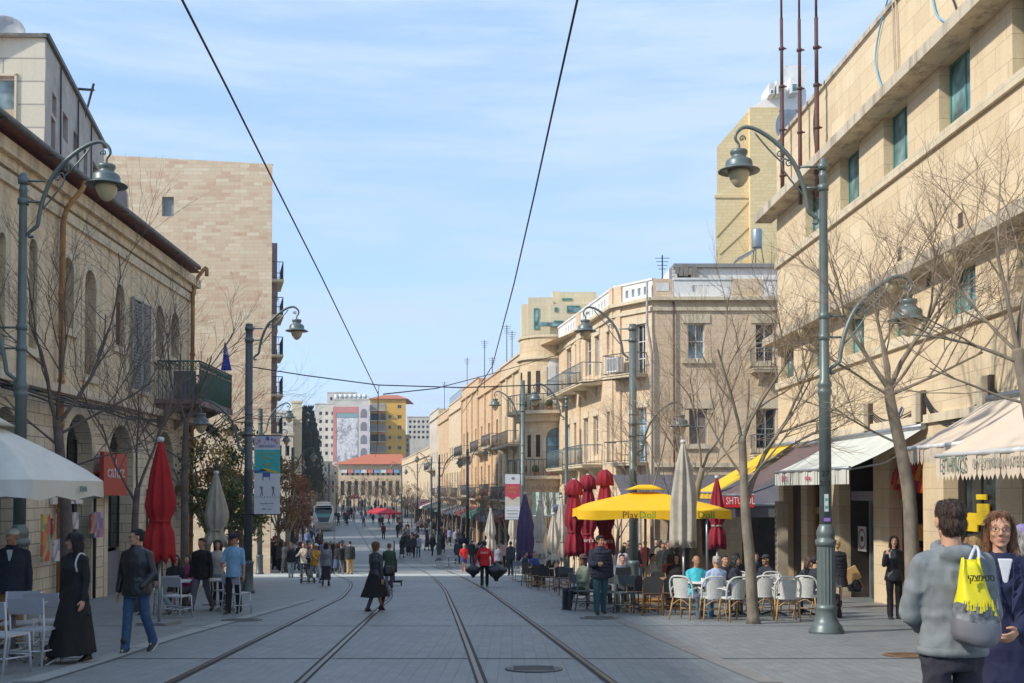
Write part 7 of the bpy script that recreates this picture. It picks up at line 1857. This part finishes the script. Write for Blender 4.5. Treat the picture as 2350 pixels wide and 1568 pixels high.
# 5 man with white cap, far left
P=pose(1.76,LW['stand'],((.05,.14,.2),(.05,.14,.2)),fat=1.28)
person(GY(30,16.2),R(12),'man in a white cap and dark jacket standing behind the chairs at the left edge',P,top=(.014,.018,.032),bot=(.22,.13,.05),topname='jacket',hairc='grey',hs='bald',hat=('cap',(.55,.55,.5)),shirt=(.42,.46,.5),vox=.013,sk=1,headyaw=R(-30),seed=11,collar=True)
# 6-8 the three by the left cafe
P=pose(1.74,LW['walk'],((.1,.12,.2),(-.15,.14,.35)),fat=1.08)
person(place(462,1404),R(-14),'man in a black jumper and grey trousers walking beside the policeman',P,top=(.007,.007,.007),bot=(.095,.095,.12),topname='jumper',hairc='black',hs='short',sk=1,vox=.013,seed=13)
P=pose(1.66,LW['small'],((.1,.1,.2),(.4,.1,1.2)),fem=True)
person(place(499,1398),R(8),'dark haired woman in a cream top and navy trousers between two men',P,top=(.34,.32,.28),bot=(.012,.016,.045),topname='jumper',hairc='black',hs='bob',vox=.014,seed=15)
P=pose(1.78,((.10,.05),(-.05,.1)),((.35,.14,1.25),(-.05,.16,.25)),fat=1.08,hand_in=(.45,0))
person(place(536,1409),R(-10),'policeman in a light blue shirt and dark cap looking down at his hands',P,top=(.19,.36,.52),bot=(.01,.01,.016),topname='shirt',hairc='black',hs='short',hat=('cap',(.012,.012,.03)),sk=1,headpitch=R(22),headyaw=R(-12),vox=.013,seed=17,sleeve=.4)
# 9 woman in black skirt, centre, from behind
P=pose(1.66,((-.34,.12),(.36,.03)),((-.05,.16,.1),(.25,.2,.9)),fem=True,fat=1.12,hand_in=(0,-.2))
cw,_,_=person(place(862,1402),R(140),'woman in a black leather jacket and black skirt walking away between the tracks',P,top=(.028,.030,.040),bot=(.004,.004,.005),topm='leather',topname='jacket',hairc='auburn',hs='bun',style='skirt',skirt_len=.50,skirt_w=.30,boot=True,shoe_c=(.012,.010,.010),sole=False,sk=1,vox=.013,seed=19)
def handbag(loc,rz,z,label,c=(.01,.01,.01),s=1.0,name='handbag'):
    r=thing(name,label,'bag',loc,rz); b=MB(); b.lathe([(.02,0),(.16*s,.01),(.18*s,.1*s),(.15*s,.26*s),(.08*s,.3*s),(.01,.3*s)],(0,0,z),14); b.v=[(x,y*.45,zz) for x,y,zz in b.v]; b.build('bag_body',mat('bag_%02d%02d'%(int(c[0]*99),int(c[1]*99)),c,.4),r)
    b=MB(); b.tube(curve_interp([(-.1*s,0,z+.27*s),(-.05,0,z+.27*s+.22),(.05,0,z+.27*s+.22),(.1*s,0,z+.27*s)],4),.009,5); b.build('handle',M_dark,r); return r
p=place(862,1402); handbag((p.x+.30,p.y-.02,p.z),.2,.80,'black handbag on the arm of the woman in the black skirt',s=.8)
# 10 puffer jacket man on the right
P=pose(1.74,((.14,.10),(-.10,.12)),((.35,.12,1.35),(-.05,.14,.25)),fat=1.1,hand_in=(.5,0))
person(place(1378,1411),R(6),'man in a navy puffer jacket and teal blue jeans walking toward the camera',P,top=(.012,.016,.032),bot=(.03,.085,.11),topname='puffer',botm='denim',hairc='black',hs='thick',sk=1,headyaw=R(28),vox=.013,seed=21,collar=True)
# 11 man in red jacket with rubbish bags
P=pose(1.70,LW['small'],((.0,.42,.1),(.0,.42,.1)),fat=1.1)
rm,_,_=person(place(1112,1347),R(180),'man in a bright red jacket carrying two black rubbish bags',P,top=(.62,.012,.015),bot=(.012,.012,.014),topname='jacket',hairc='brown',hs='short',collar=True,sk=0,vox=.014,seed=23)
put_text('SPIRIT',.11,M_wparap,rm,(0,.158,P.hip.z+.36),(math.pi/2,0,math.pi))
def trashbag(u,v,s,label,seed):
    p=place(1112,1347); x=AT(u,1300,p.y).x; z0=AT(u,v,p.y).z; b=MB(); rg=random.Random(seed); n=26; rows=[]
    for j in range(12):
        t=j/11; z=t*.75*s; w=(.08+.30*math.sin(math.pi*min(1,(1-t)*1.15+.02))**.8)*s*(1 if t<.7 else (1-t)/.3*.75+.15)
        rows.append([(w*(1+.10*math.sin(5*a+t*7+seed)+.05*math.sin(11*a-t*9))*math.cos(a),w*.8*(1+.10*math.cos(4*a+t*6))*math.sin(a),z) for a in [2*math.pi*k/n for k in range(n)]])
    b.rings(rows,0,True,True); o=b.build('rubbish_bag',mat('black_plastic_sheet',(.018,.02,.023),.25,var=.3,scale=5,bmp=.9,fine=14),loc=(x,p.y,z0)); tag(o,label,'rubbish bag',group='black rubbish bags')
trashbag(1086,1326,.72,'smaller black rubbish bag hanging from the left hand of the man in red',1); trashbag(1139,1334,.95,'larger black rubbish bag hanging from the right hand of the man in red',4)
# 12 woman on the phone
P=pose(1.72,LW['stand'],((.55,.30,2.1),(.0,.1,.15)),fem=True,fat=1.05,hand_in=(.25,0))
person(place(2053,1421),R(-4),'woman in a black leather jacket holding a phone to her ear beside the pillar',P,top=(.012,.013,.018),bot=(.006,.006,.008),topm='leather',topname='jacket',hairc='brown',hs='long',vox=.013,headyaw=R(-12),seed=25,boot=True,sole=False)
# 13 woman with bags by the lamp post
P=pose(1.64,LW['small'],((.05,.12,.2),(.1,.2,.3)),fem=True,fat=1.2)
person(place(1922,1395),R(175),'fair haired woman in a black padded coat walking away behind the lamp post',P,top=(.012,.013,.020),bot=(.02,.02,.03),topname='puffer',longc=.2,hairc='blond',hs='bun',style='skirt',skirt_len=.35,skirt_w=.25,vox=.015,seed=27,botm='soft')
p=place(1950,1392); b=MB(); b.obox((0,0,0),(.42,.08,.34),ry=-.5); o=b.build('paper_bag',mat('kraft_paper',(.48,.30,.13),.8,var=.08),loc=(p.x,p.y-.1,p.z+.78)); tag(o,'brown paper bag held by the fair haired woman','paper bag')
b=MB(); b.lathe([(.02,0),(.16,.03),(.2,.16),(.12,.3),(.04,.38),(.01,.4)],n=14); o=b.build('carrier_bag',mat('black_plastic_sheet',(.02,.02,.02)),loc=(p.x+.12,p.y-.05,p.z+.35)); tag(o,'black carrier bag hanging below the brown paper bag','carrier bag')
# ------------------------------------------------------------------ middle distance walkers: (u, v feet, head v, facing deg, options)
def mid(u,v,rz,label,H=1.7,legs='small',arms='down',vox=.018,**kw):
    fat=kw.pop('fat',1.05); fem=kw.pop('fem',False); lean=kw.pop('lean',0); hi=kw.pop('hand_in',(0,0))
    P=pose(H,LW[legs] if isinstance(legs,str) else legs,SW[arms] if isinstance(arms,str) else arms,fat=fat,fem=fem,lean=lean,hand_in=hi)
    return person(G(u,v),R(rz),label,P,vox=vox,seed=int(u)%17,**kw)
mid(253,1345,170,'long haired girl in black standing with her back by the grey door',1.62,fem=True,top=(.01,.01,.012),style='skirt',skirt_len=.35,skirt_w=.2,bot=(.01,.01,.01),hairc='auburn',hs='long',topname='jacket',vox=.015)
mid(358,1411,-60,'person in a red hat half hidden behind the man in the leather jacket',1.72,'walk',top=(.02,.02,.02),bot=(.20,.27,.33),hat=('beanie',(.75,.02,.02)),vox=.016)
mid(632,1308,160,'person in a long black coat standing beside the white box',1.75,top=(.012,.012,.018),topname='coat',longc=.55,bot=(.02,.02,.02),hairc='black')
mid(668,1326,20,'girl in a black jacket and pale jeans near the white box',1.58,'small',fem=True,top=(.012,.012,.015),bot=(.33,.40,.42),hairc='auburn',hs='long')
mid(697,1322,-20,'woman in a beige coat pushing a pushchair',1.66,'small','push',fem=True,top=(.38,.33,.26),topname='coat',longc=.1,bot=(.03,.03,.04),hairc='auburn',hs='long')
mid(716,1318,-10,'woman in a dark jacket right of the beige coat',1.64,fem=True,top=(.03,.025,.03),bot=(.04,.04,.06),hairc='brown',hs='long')
mid(722,1338,45,'man in a mustard jacket and white cap pushing a hand truck',1.66,((-.35,.15),(.4,.1)),'push',lean=R(8),top=(.52,.25,.03),bot=(.30,.32,.36),hat=('cap',(.6,.6,.58)),sk=1,topname='jacket')
mid(748,1346,178,'woman in a grey and black jacket and long black skirt from behind',1.66,fem=True,fat=1.15,top=(.16,.18,.20),bot=(.02,.018,.03),style='skirt',skirt_len=.62,skirt_w=.2,topm='leather',hairc='black',hs='bob',sk=0)
mid(768,1313,185,'long haired woman in black walking away beside the one in the long skirt',1.66,'walk2',fem=True,top=(.012,.012,.015),bot=(.02,.03,.05),hairc='black',hs='long')
mid(741,1300,20,'man in a grey blue jacket behind the mustard jacket',1.72,top=(.22,.24,.32),bot=(.03,.03,.05),hairc='black')
mid(782,1301,185,'person with a bright blue cap walking away',1.68,'walk',top=(.02,.03,.05),bot=(.02,.035,.07),hat=('beanie',(.03,.25,.42)))
mid(803,1319,186,'man in a dark green jacket and tan trousers walking away along the track',1.78,'small',top=(.02,.028,.028),bot=(.45,.27,.06),topname='coat',fat=1.15,hairc='black')
mid(893,1354,188,'red haired person in a dark green top pushing the cart with the white panel',1.66,'walk','push',top=(.03,.06,.035),bot=(.09,.09,.12),hairc='auburn',hs='short')
mid(880,1238,180,'person in a dark red coat far along the right of the tram',1.7,top=(.07,.02,.03),bot=(.02,.02,.03),vox=.03,face=False)
mid(930,1270,175,'person in a dark brown coat walking away in mid street',1.74,'walk',top=(.03,.022,.02),bot=(.03,.03,.04),vox=.022,face=False)
mid(960,1279,178,'man in a pale shirt and blue jeans walking away in mid street',1.72,'small',top=(.42,.42,.50),bot=(.08,.16,.28),topname='shirt',vox=.02)
mid(945,1268,182,'person in black walking beside the pale shirted man',1.74,'walk2',top=(.012,.012,.015),bot=(.02,.02,.025),vox=.022,face=False)
mid(1065,1312,8,'runner in a red shirt and blue shorts coming toward the camera',1.72,((.75,.9),(-.35,.7)),((.2,.25,1.4),(-.4,.25,1.4)),top=(.60,.012,.02),bot=(.05,.07,.22),style='shorts',topname='shirt',hairc='black',sleeve=.4,shoe_c=(.55,.1,.1),hat=('cap',(.5,.4,.4)))
mid(1083,1300,190,'person in a dark green jacket behind the runner',1.74,top=(.02,.035,.035),bot=(.03,.06,.05),hat=('cap',(.5,.5,.48)))
mid(1050,1296,175,'person in slate blue walking behind the runner',1.74,'walk',top=(.04,.06,.07),bot=(.03,.06,.09))
mid(1127,1318,200,'woman with dark hair and a yellow scarf right of the man in red',1.68,fem=True,top=(.10,.11,.13),bot=(.03,.03,.04),hairc='black',hs='bun')
mid(1144,1321,190,'woman in a flowery grey top right of the man in red',1.60,fem=True,fat=1.2,top=(.26,.25,.30),bot=(.02,.02,.025),hairc='brown',hs='bun')
mid(1110,1305,175,'person in navy standing behind the man in red',1.74,top=(.02,.025,.05),bot=(.02,.02,.03))
mid(1172,1322,200,'young man in a slate jacket with turquoise shoes',1.74,'stand','down',top=(.035,.045,.06),bot=(.025,.03,.035),topname='hoodie',hood=True,shoe_c=(.05,.35,.36),sole=False,hairc='black')
mid(1241,1337,25,'man in a white padded vest looking down at his phone',1.72,((.3,.0),(-.25,.15)),'fold',hand_in=(.6,.6),top=(.50,.51,.50),bot=(.015,.015,.018),topname='puffer',hairc='brown',headpitch=R(25),shoe_c=(.1,.3,.5))
mid(1481,1330,20,'waiter in a maroon shirt and cap standing among the tables',1.74,top=(.28,.035,.08),bot=(.02,.02,.02),topname='shirt',hat=('cap',(.05,.06,.15)),sleeve=.4,hairc='black')
mid(1530,1335,100,'grey haired man in a navy jacket and jeans standing under the yellow parasol',1.76,top=(.02,.025,.04),bot=(.09,.16,.26),hairc='grey',hs='short')
mid(2238,1610,185,'blond woman just behind the hooded man at the right',1.60,fem=True,top=(.03,.03,.04),bot=(.02,.02,.02),hairc='blond',hs='bob',vox=.013)
mid(2352,1620,170,'person in a purple hat at the very right edge',1.70,top=(.03,.06,.09),bot=(.03,.03,.04),hat=('beanie',(.25,.2,.4)),hairc='grey',hs='bob',vox=.014)
# ------------------------------------------------------------------ seated guests
def seated(u,d,rz,label,H=1.72,lean=0,arms='fold',vox=.015,**kw):
    fat=kw.pop('fat',1.1); fem=kw.pop('fem',False); hi=kw.pop('hand_in',(.4,.4))
    P=pose(H,((1.45,1.4),(1.45,1.35)),SW[arms] if isinstance(arms,str) else arms,lean=lean,sit=True,fat=fat,fem=fem,hand_in=hi)
    return person(GY(u,d),R(rz),label,P,vox=vox,seed=int(u)%13,**kw)
seated(1597,23.6,12,'older man in a turquoise shirt with folded arms at the white table',top=(.06,.48,.55),bot=(.05,.12,.2),topname='shirt',hairc='grey',hs='bald',fat=1.22,sk=1,headpitch=R(10))
seated(1643,23.0,200,'grey haired man in a pale blue shirt sitting with his back turned',top=(.36,.45,.62),bot=(.25,.28,.33),topname='shirt',hairc='grey',hs='short',fat=1.2)
seated(1686,24.2,70,'dark haired woman in a dark jacket at the white table',top=(.02,.022,.035),bot=(.02,.02,.025),hairc='black',hs='bob',fem=True)
seated(1662,25.2,20,'guest in black behind the pale blue shirt',top=(.015,.015,.02),bot=(.02,.02,.02),hairc='black',hs='short')
seated(1757,25.6,-60,'man in a dark cap and navy jacket sitting right of the slender tree',top=(.015,.02,.035),bot=(.02,.02,.03),hat=('cap',(.03,.03,.04)),sk=1)
seated(1838,24.2,60,'woman in a black leather jacket leaning at the table left of the lamp post',top=(.012,.015,.022),bot=(.03,.03,.05),topm='leather',hairc='brown',hs='bob',fem=True,lean=R(14))
seated(1870,23.0,100,'guest in navy half hidden by the lamp post',top=(.02,.02,.035),bot=(.02,.02,.03),hairc='black')
seated(1338,26.0,-62,'woman in a green jumper and brown hat at the grey table',top=(.24,.28,.19),bot=(.03,.03,.04),topname='jumper',hat=('brim',(.10,.06,.045)),hairc='brown',hs='bob',fem=True,glasses='sun')
seated(1368,29.0,30,'guest in a dark jacket behind the man in the puffer jacket',top=(.015,.02,.04),bot=(.03,.03,.04),hairc='black')
seated(1427,27.6,15,'person in grey with headphones behind an open laptop',top=(.13,.15,.18),bot=(.03,.03,.04),hairc='brown')
seated(1552,28.5,-20,'guest in a wide black coat beneath the yellow parasol',top=(.008,.007,.008),bot=(.01,.01,.01),topname='coat',fat=1.5,hairc='black',hs='bob',fem=True)
seated(1537,30.5,170,'guest in a coral top beneath the yellow parasol',top=(.45,.10,.07),bot=(.03,.03,.04),hairc='brown',hs='bob',fem=True)
seated(1497,30.0,60,'guest in a white shirt under the yellow parasol',top=(.45,.47,.50),bot=(.03,.03,.04),hairc='black')
seated(405,26.0,15,'woman with sunglasses and long dark hair sitting at the left cafe',top=(.012,.010,.014),bot=(.01,.01,.01),hairc='black',hs='long',fem=True,glasses='sun')
seated(432,27.0,-15,'woman in magenta sitting behind the man in the black jumper',top=(.25,.02,.10),bot=(.02,.02,.02),hairc='brown',hs='long',fem=True)
seated(1690,31,160,'guest in dark blue by the folded maroon parasol',top=(.02,.03,.05),bot=(.02,.02,.02),hairc='brown',hs='long',fem=True)
seated(1733,34,40,'guest in teal jacket at the back of the cafe',top=(.02,.07,.10),bot=(.02,.02,.02),hairc='black')
seated(1225,43,40,'guest in a blue jacket near the purple parasol',top=(.03,.06,.20),bot=(.02,.02,.02),hairc='brown')
seated(1262,40,-80,'guest in black near the folded cream parasols',top=(.02,.02,.02),bot=(.02,.02,.02),hairc='brown')
seated(1205,45,100,'guest in dark grey left of the blue jacket',top=(.03,.035,.05),bot=(.02,.02,.02),hairc='black')
def laptop():
    p=GY(1428,25.75); z=p.z+.745; r=thing('laptop','open dark laptop on the square grey table','laptop',(p.x,p.y,z),R(8)); b=MB(); b.box(-.18,.18,-.0,.25,0,.018); b.build('keyboard_base',M_dark,r); b=MB(); b.prism([(-.18,0.0,.02),(.18,0.0,.02),(.18,-.08,.26),(-.18,-.08,.26)],(0,-.012,0)); b.build('screen_lid',mat('laptop_lid',(.05,.055,.06),.4,.5),r)
laptop()
# ------------------------------------------------------------------ crowd far down the street
def crowd():
    protos=[]
    SP=[(LW['small'],SW['down'],False,'trousers'),(LW['walk'],SW['walk'],False,'trousers'),(LW['walk2'],SW['walk2'],True,'trousers'),(LW['small'],SW['down'],True,'skirt')]
    for i,(l,a,fem,st) in enumerate(SP):
        P=pose(1.7,l,a,fem=fem,fat=1.1)
        r,_,_=person((0,0,-50),0,'x',P,vox=.034,face=False,hairc=['black','brown','black','brown'][i],hs=['short','short','long','bob'][i],style=st,skirt_len=.6,skirt_w=.2,fold=.004,sk=i%2); protos.append(r)
    dark=[(.012,.012,.016),(.02,.022,.03),(.015,.02,.04),(.03,.025,.025),(.05,.05,.055),(.02,.03,.025),(.07,.02,.03),(.02,.02,.02),(.10,.10,.11)]
    lite=[(.45,.44,.42),(.35,.03,.04),(.30,.24,.16),(.15,.2,.35),(.42,.4,.45),(.5,.3,.25)]
    rg=random.Random(99); used=set(); pos=[]
    def add(u,d,grp,lab):
        k=rg.randrange(4); pr=protos[k]; o=pr if k not in used else copy_tree(pr); used.add(k)
        p=GY(u,d); o.location=p; o.rotation_euler=(0,0,R(rg.choice((0,180))+rg.uniform(-50,50))); s=rg.uniform(.92,1.06); o.scale=(s,s,s); o['label']=lab; o['group']=grp
        c1=rg.choice(dark if rg.random()<.8 else lite); c2=rg.choice(dark if rg.random()<.8 else [(.06,.1,.18),(.1,.14,.2)])
        for ch in children(o):
            n=ch.name.split('.')[0]
            if n in('jacket',): ch.color=(*c1,1)
            elif n in('trousers','skirt'): ch.color=(*c2,1)
    def cluster(n,u0,u1,d0,d1,grp,lab):
        c=0; tries=0
        while c<n and tries<n*30:
            tries+=1; d=d0+(d1-d0)*rg.random(); u=rg.uniform(u0,u1); x=(u-CX)/F*d
            if any((x-a)**2+(d-b)**2<.5 for a,b in pos): continue
            pos.append((x,d)); add(u,d,grp,lab); c+=1
    cluster(52,606,738,58,118,'dark clothed crowd beside the tram on the left','person in winter clothes in the crowd on the left of the tram')
    cluster(12,742,790,56,72,'walkers behind the hand truck','person in dark clothes in the group behind the hand truck')
    cluster(95,765,925,150,300,'distant walkers along the tracks','distant person on the street beyond the nearest tram')
    cluster(46,905,1075,78,150,'walkers along the right terrace','person in dark clothes walking before the terrace houses')
    cluster(14,1085,1200,64,82,'guests by the terrace cafes','person standing by the cafes left of the purple parasol')
    cluster(10,1420,1540,36,43,'people at the back of the cafe','person at the back of the cafe under the slate canopy')
    for (u,d,l) in ((790,168,'lone dark figure walking up the street right of the tram'),(798,175,'second dark figure near the lone one beyond the tram'),(857,160,'dark figure in mid street left of the red parasols'),(872,150,'dark figure walking at the edge of the sunlit paving')): add(u,d,'single figures in mid street',l)
crowd()
# ------------------------------------------------------------------ small vehicles and boxes
def hand_truck():
    p=G(704,1338); r=thing('hand_truck','flat steel hand truck pushed by the man in the mustard jacket','hand truck',p,R(20)); m=mat('worn_steel',(.25,.24,.22),.5,.5,var=.2)
    b=MB(); b.obox((0,-.45,.10),(.62,.4,.03),rx=-.12); b.build('plate',mat('worn_wood',(.18,.14,.10),.8),r)
    b=MB(); 
    for x in (-.22,.22): b.tube([(x,-.25,.1),(x,.35,1.0),(x*.8,.45,1.1)],.018,6)
    for t in (.25,.5,.75,1): b.tube([(-.22,-.25+.6*t,.1+.9*t),(.22,-.25+.6*t,.1+.9*t)],.013,5)
    b.build('frame',m,r)
    for x in (-.27,.27): b=MB(); b.rings([[(x+dx,-.2+.1*math.cos(a),.1+.1*math.sin(a)) for a in [2*math.pi*k/16 for k in range(16)]] for dx in (-.025,.025)],0); b.build('wheel',M_dark,r)
hand_truck()
def pushchair():
    p=G(712,1326); r=thing('pushchair','dark pushchair in front of the woman in the beige coat','pushchair',(p.x,p.y-.2,p.z),R(-15)); m=mat('black_fabric',(.015,.017,.02),.8)
    b=MB(); b.obox((0,0,.5),(.4,.5,.12),rx=.2,m=0); b.obox((0,.2,.75),(.4,.1,.5),rx=-.3); b.ell((0,.1,.95),(.22,.25,.15)); b.build('seat',m,r)
    b=MB()
    for x in (-.22,.22): b.tube([(x,-.35,.1),(x,.2,.6),(x,.5,1.05)],.013,5); b.tube([(x,.35,.1),(x,-.1,.55)],.013,5)
    b.tube([(-.22,.5,1.05),(.22,.5,1.05)],.016,5); b.build('frame',M_dark,r)
    for x in (-.24,.24):
        for y in (-.35,.35): b=MB(); b.rings([[(x+dx,y+.1*math.cos(a),.1+.1*math.sin(a)) for a in [2*math.pi*k/14 for k in range(14)]] for dx in (-.02,.02)],0); b.build('wheel',M_dark,r)
pushchair()
def white_box():
    a=AT(634,1307,51); p=G(646,1307); s=p.y/2507; r=thing('promotion_counter','white promotion counter with a small printed mark beside the person in the long coat','counter',p,0)
    b=MB(); w=28*s/2; h=36*s; b.box(-w,w,-.3,.3,0,h); b.box(-w-.03,w+.03,-.33,.33,h+.002,h+.04); b.build('panel',mat('counter_lilac',(.52,.53,.66),.5,var=.03),r)
    b=MB(); b.ell((.02,-.305,h*.45),(.16,.006,.05)); b.build('print',mat('print_red_dark',(.35,.05,.08),.6),r)
white_box()
def cart():
    p=G(904,1344); s=p.y/2507; r=thing('display_cart','wheeled stand with a white panel and dark pole pushed by the red haired person','cart',p,0)
    b=MB(); b.tube([(0,0,.15),(0,0,(1344-1242)*s)],.035,8); b.build('pole',M_dark,r)
    b=MB(); b.box(-44*s,1*s,-.03,.0,(1344-1260)*s,(1344-1244)*s); b.build('panel',mat('panel_white',(.72,.72,.72),.5,var=.02),r)
    b=MB(); b.box(-.2,.3,-.2,.3,.12,.2); b.box(-.1,.12,-.1,.1,.5,1.0); b.build('base',M_dark,r)
    for x in (-.18,.28): b=MB(); b.rings([[(x+dx,.0+.1*math.cos(a),.1+.1*math.sin(a)) for a in [2*math.pi*k/14 for k in range(14)]] for dx in (-.02,.02)],0); b.build('wheel',M_dark,r)
cart()
def redparasol(u,v,d,label):
    p=GY(u,d); r=thing('open_parasol',label,'parasol',p,0,'far red parasols'); H=2.2
    b=MB(); b.rings([[(q*1.6*math.cos(a),q*1.6*math.sin(a),z) for a in [2*math.pi*k/8 for k in range(8)]] for q,z in ((1.0,H-.2),(1.0,H),(.05,H+.6))],0,True,False); b.build('canopy',mat('far_red_canvas',(.5,.03,.04),.8),r)
    b=MB(); b.tube([(0,0,0),(0,0,H+.5)],.03,6); b.build('pole',M_steel,r)
for k,(u,d) in enumerate(((868,150),(880,146),(893,142),(812,215))): redparasol(u,0,d,['leftmost far red parasol before the terrace','middle far red parasol before the terrace','rightmost far red parasol before the terrace','single small red parasol beyond the trams'][k])
# ================================================================== air, sky, sun, camera
SUN_EL=R(36); SUN_AZ=R(-115)   # azimuth measured from +Y toward +X: behind and to the left of the camera
def light():
    w=bpy.data.worlds.new('World'); scene.world=w; w.use_nodes=True; n=w.node_tree.nodes; l=w.node_tree.links; n.clear()
    o=n.new('ShaderNodeOutputWorld'); b=n.new('ShaderNodeBackground'); l.new(b.outputs[0],o.inputs[0])
    s=n.new('ShaderNodeTexSky'); s.sky_type='NISHITA'; s.sun_disc=False; s.sun_elevation=SUN_EL; s.sun_rotation=SUN_AZ; s.altitude=780; s.air_density=1.0; s.dust_density=.3; s.ozone_density=1.0
    t=n.new('ShaderNodeTexCoord'); mp=n.new('ShaderNodeMapping'); mp.inputs['Rotation'].default_value=(0,R(-14),0); mp.inputs['Scale'].default_value=(1.0,1.0,8.5); l.new(t.outputs['Generated'],mp.inputs[0])
    f=noise_n(n,l,mp.outputs[0],1.5,8,.6)
    f2=noise_n(n,l,mp.outputs[0],4.5,6,.6)
    a=n.new('ShaderNodeMath'); a.operation='MULTIPLY_ADD'; l.new(f2,a.inputs[0]); a.inputs[1].default_value=.35; l.new(f,a.inputs[2])
    m=ramp(n,l,a.outputs[0],[(.50,(.05,.05,.05)),(.66,(.42,.42,.42)),(.80,(.97,.97,.97))])
    base=mixc(n,l,.62,s.outputs[0],(1.05,1.85,3.15)); c=mixc(n,l,m,base,(2.05,2.6,3.35)); l.new(c,b.inputs[0]); b.inputs[1].default_value=.15
    sd=bpy.data.lights.new('sun','SUN'); sd.energy=2.1; sd.angle=R(2.0); sd.color=(1,.93,.82); so=bpy.data.objects.new('sun',sd); COL.objects.link(so)
    d=Vector((math.sin(SUN_AZ)*math.cos(SUN_EL),math.cos(SUN_AZ)*math.cos(SUN_EL),math.sin(SUN_EL)))
    so.rotation_euler=d.to_track_quat('Z','Y').to_euler(); so.location=d*50
light()
def haze():
    m=bpy.data.materials.new('haze'); m.use_nodes=True; n=m.node_tree.nodes; n.clear(); o=n.new('ShaderNodeOutputMaterial'); v=n.new('ShaderNodeVolumePrincipled'); v.inputs['Color'].default_value=(.75,.85,1,1); v.inputs['Density'].default_value=.00035; v.inputs['Anisotropy'].default_value=.2
    m.node_tree.links.new(v.outputs[0],o.inputs['Volume']); b=MB(); b.box(-240,240,-75,640,-9,48); tag(b.build('haze',m),kind='stuff')
haze()
cam=bpy.data.cameras.new('Camera'); co=bpy.data.objects.new('Camera',cam); COL.objects.link(co); scene.camera=co
cam.sensor_width=36; cam.lens=36*F/2350; cam.shift_y=(CY-784.2)/2350; cam.clip_end=6000; cam.clip_start=.1
co.location=(0,0,CAMZ); co.rotation_euler=(math.pi/2+PITCH,0,0)
scene.render.resolution_x=1024; scene.render.resolution_y=683
vs=scene.view_settings; vs.view_transform='Standard'; vs.look='None'; vs.exposure=1.08; vs.gamma=1

bpy.data.scenes.remove(WORK)
print('OBJ',len(bpy.data.objects))
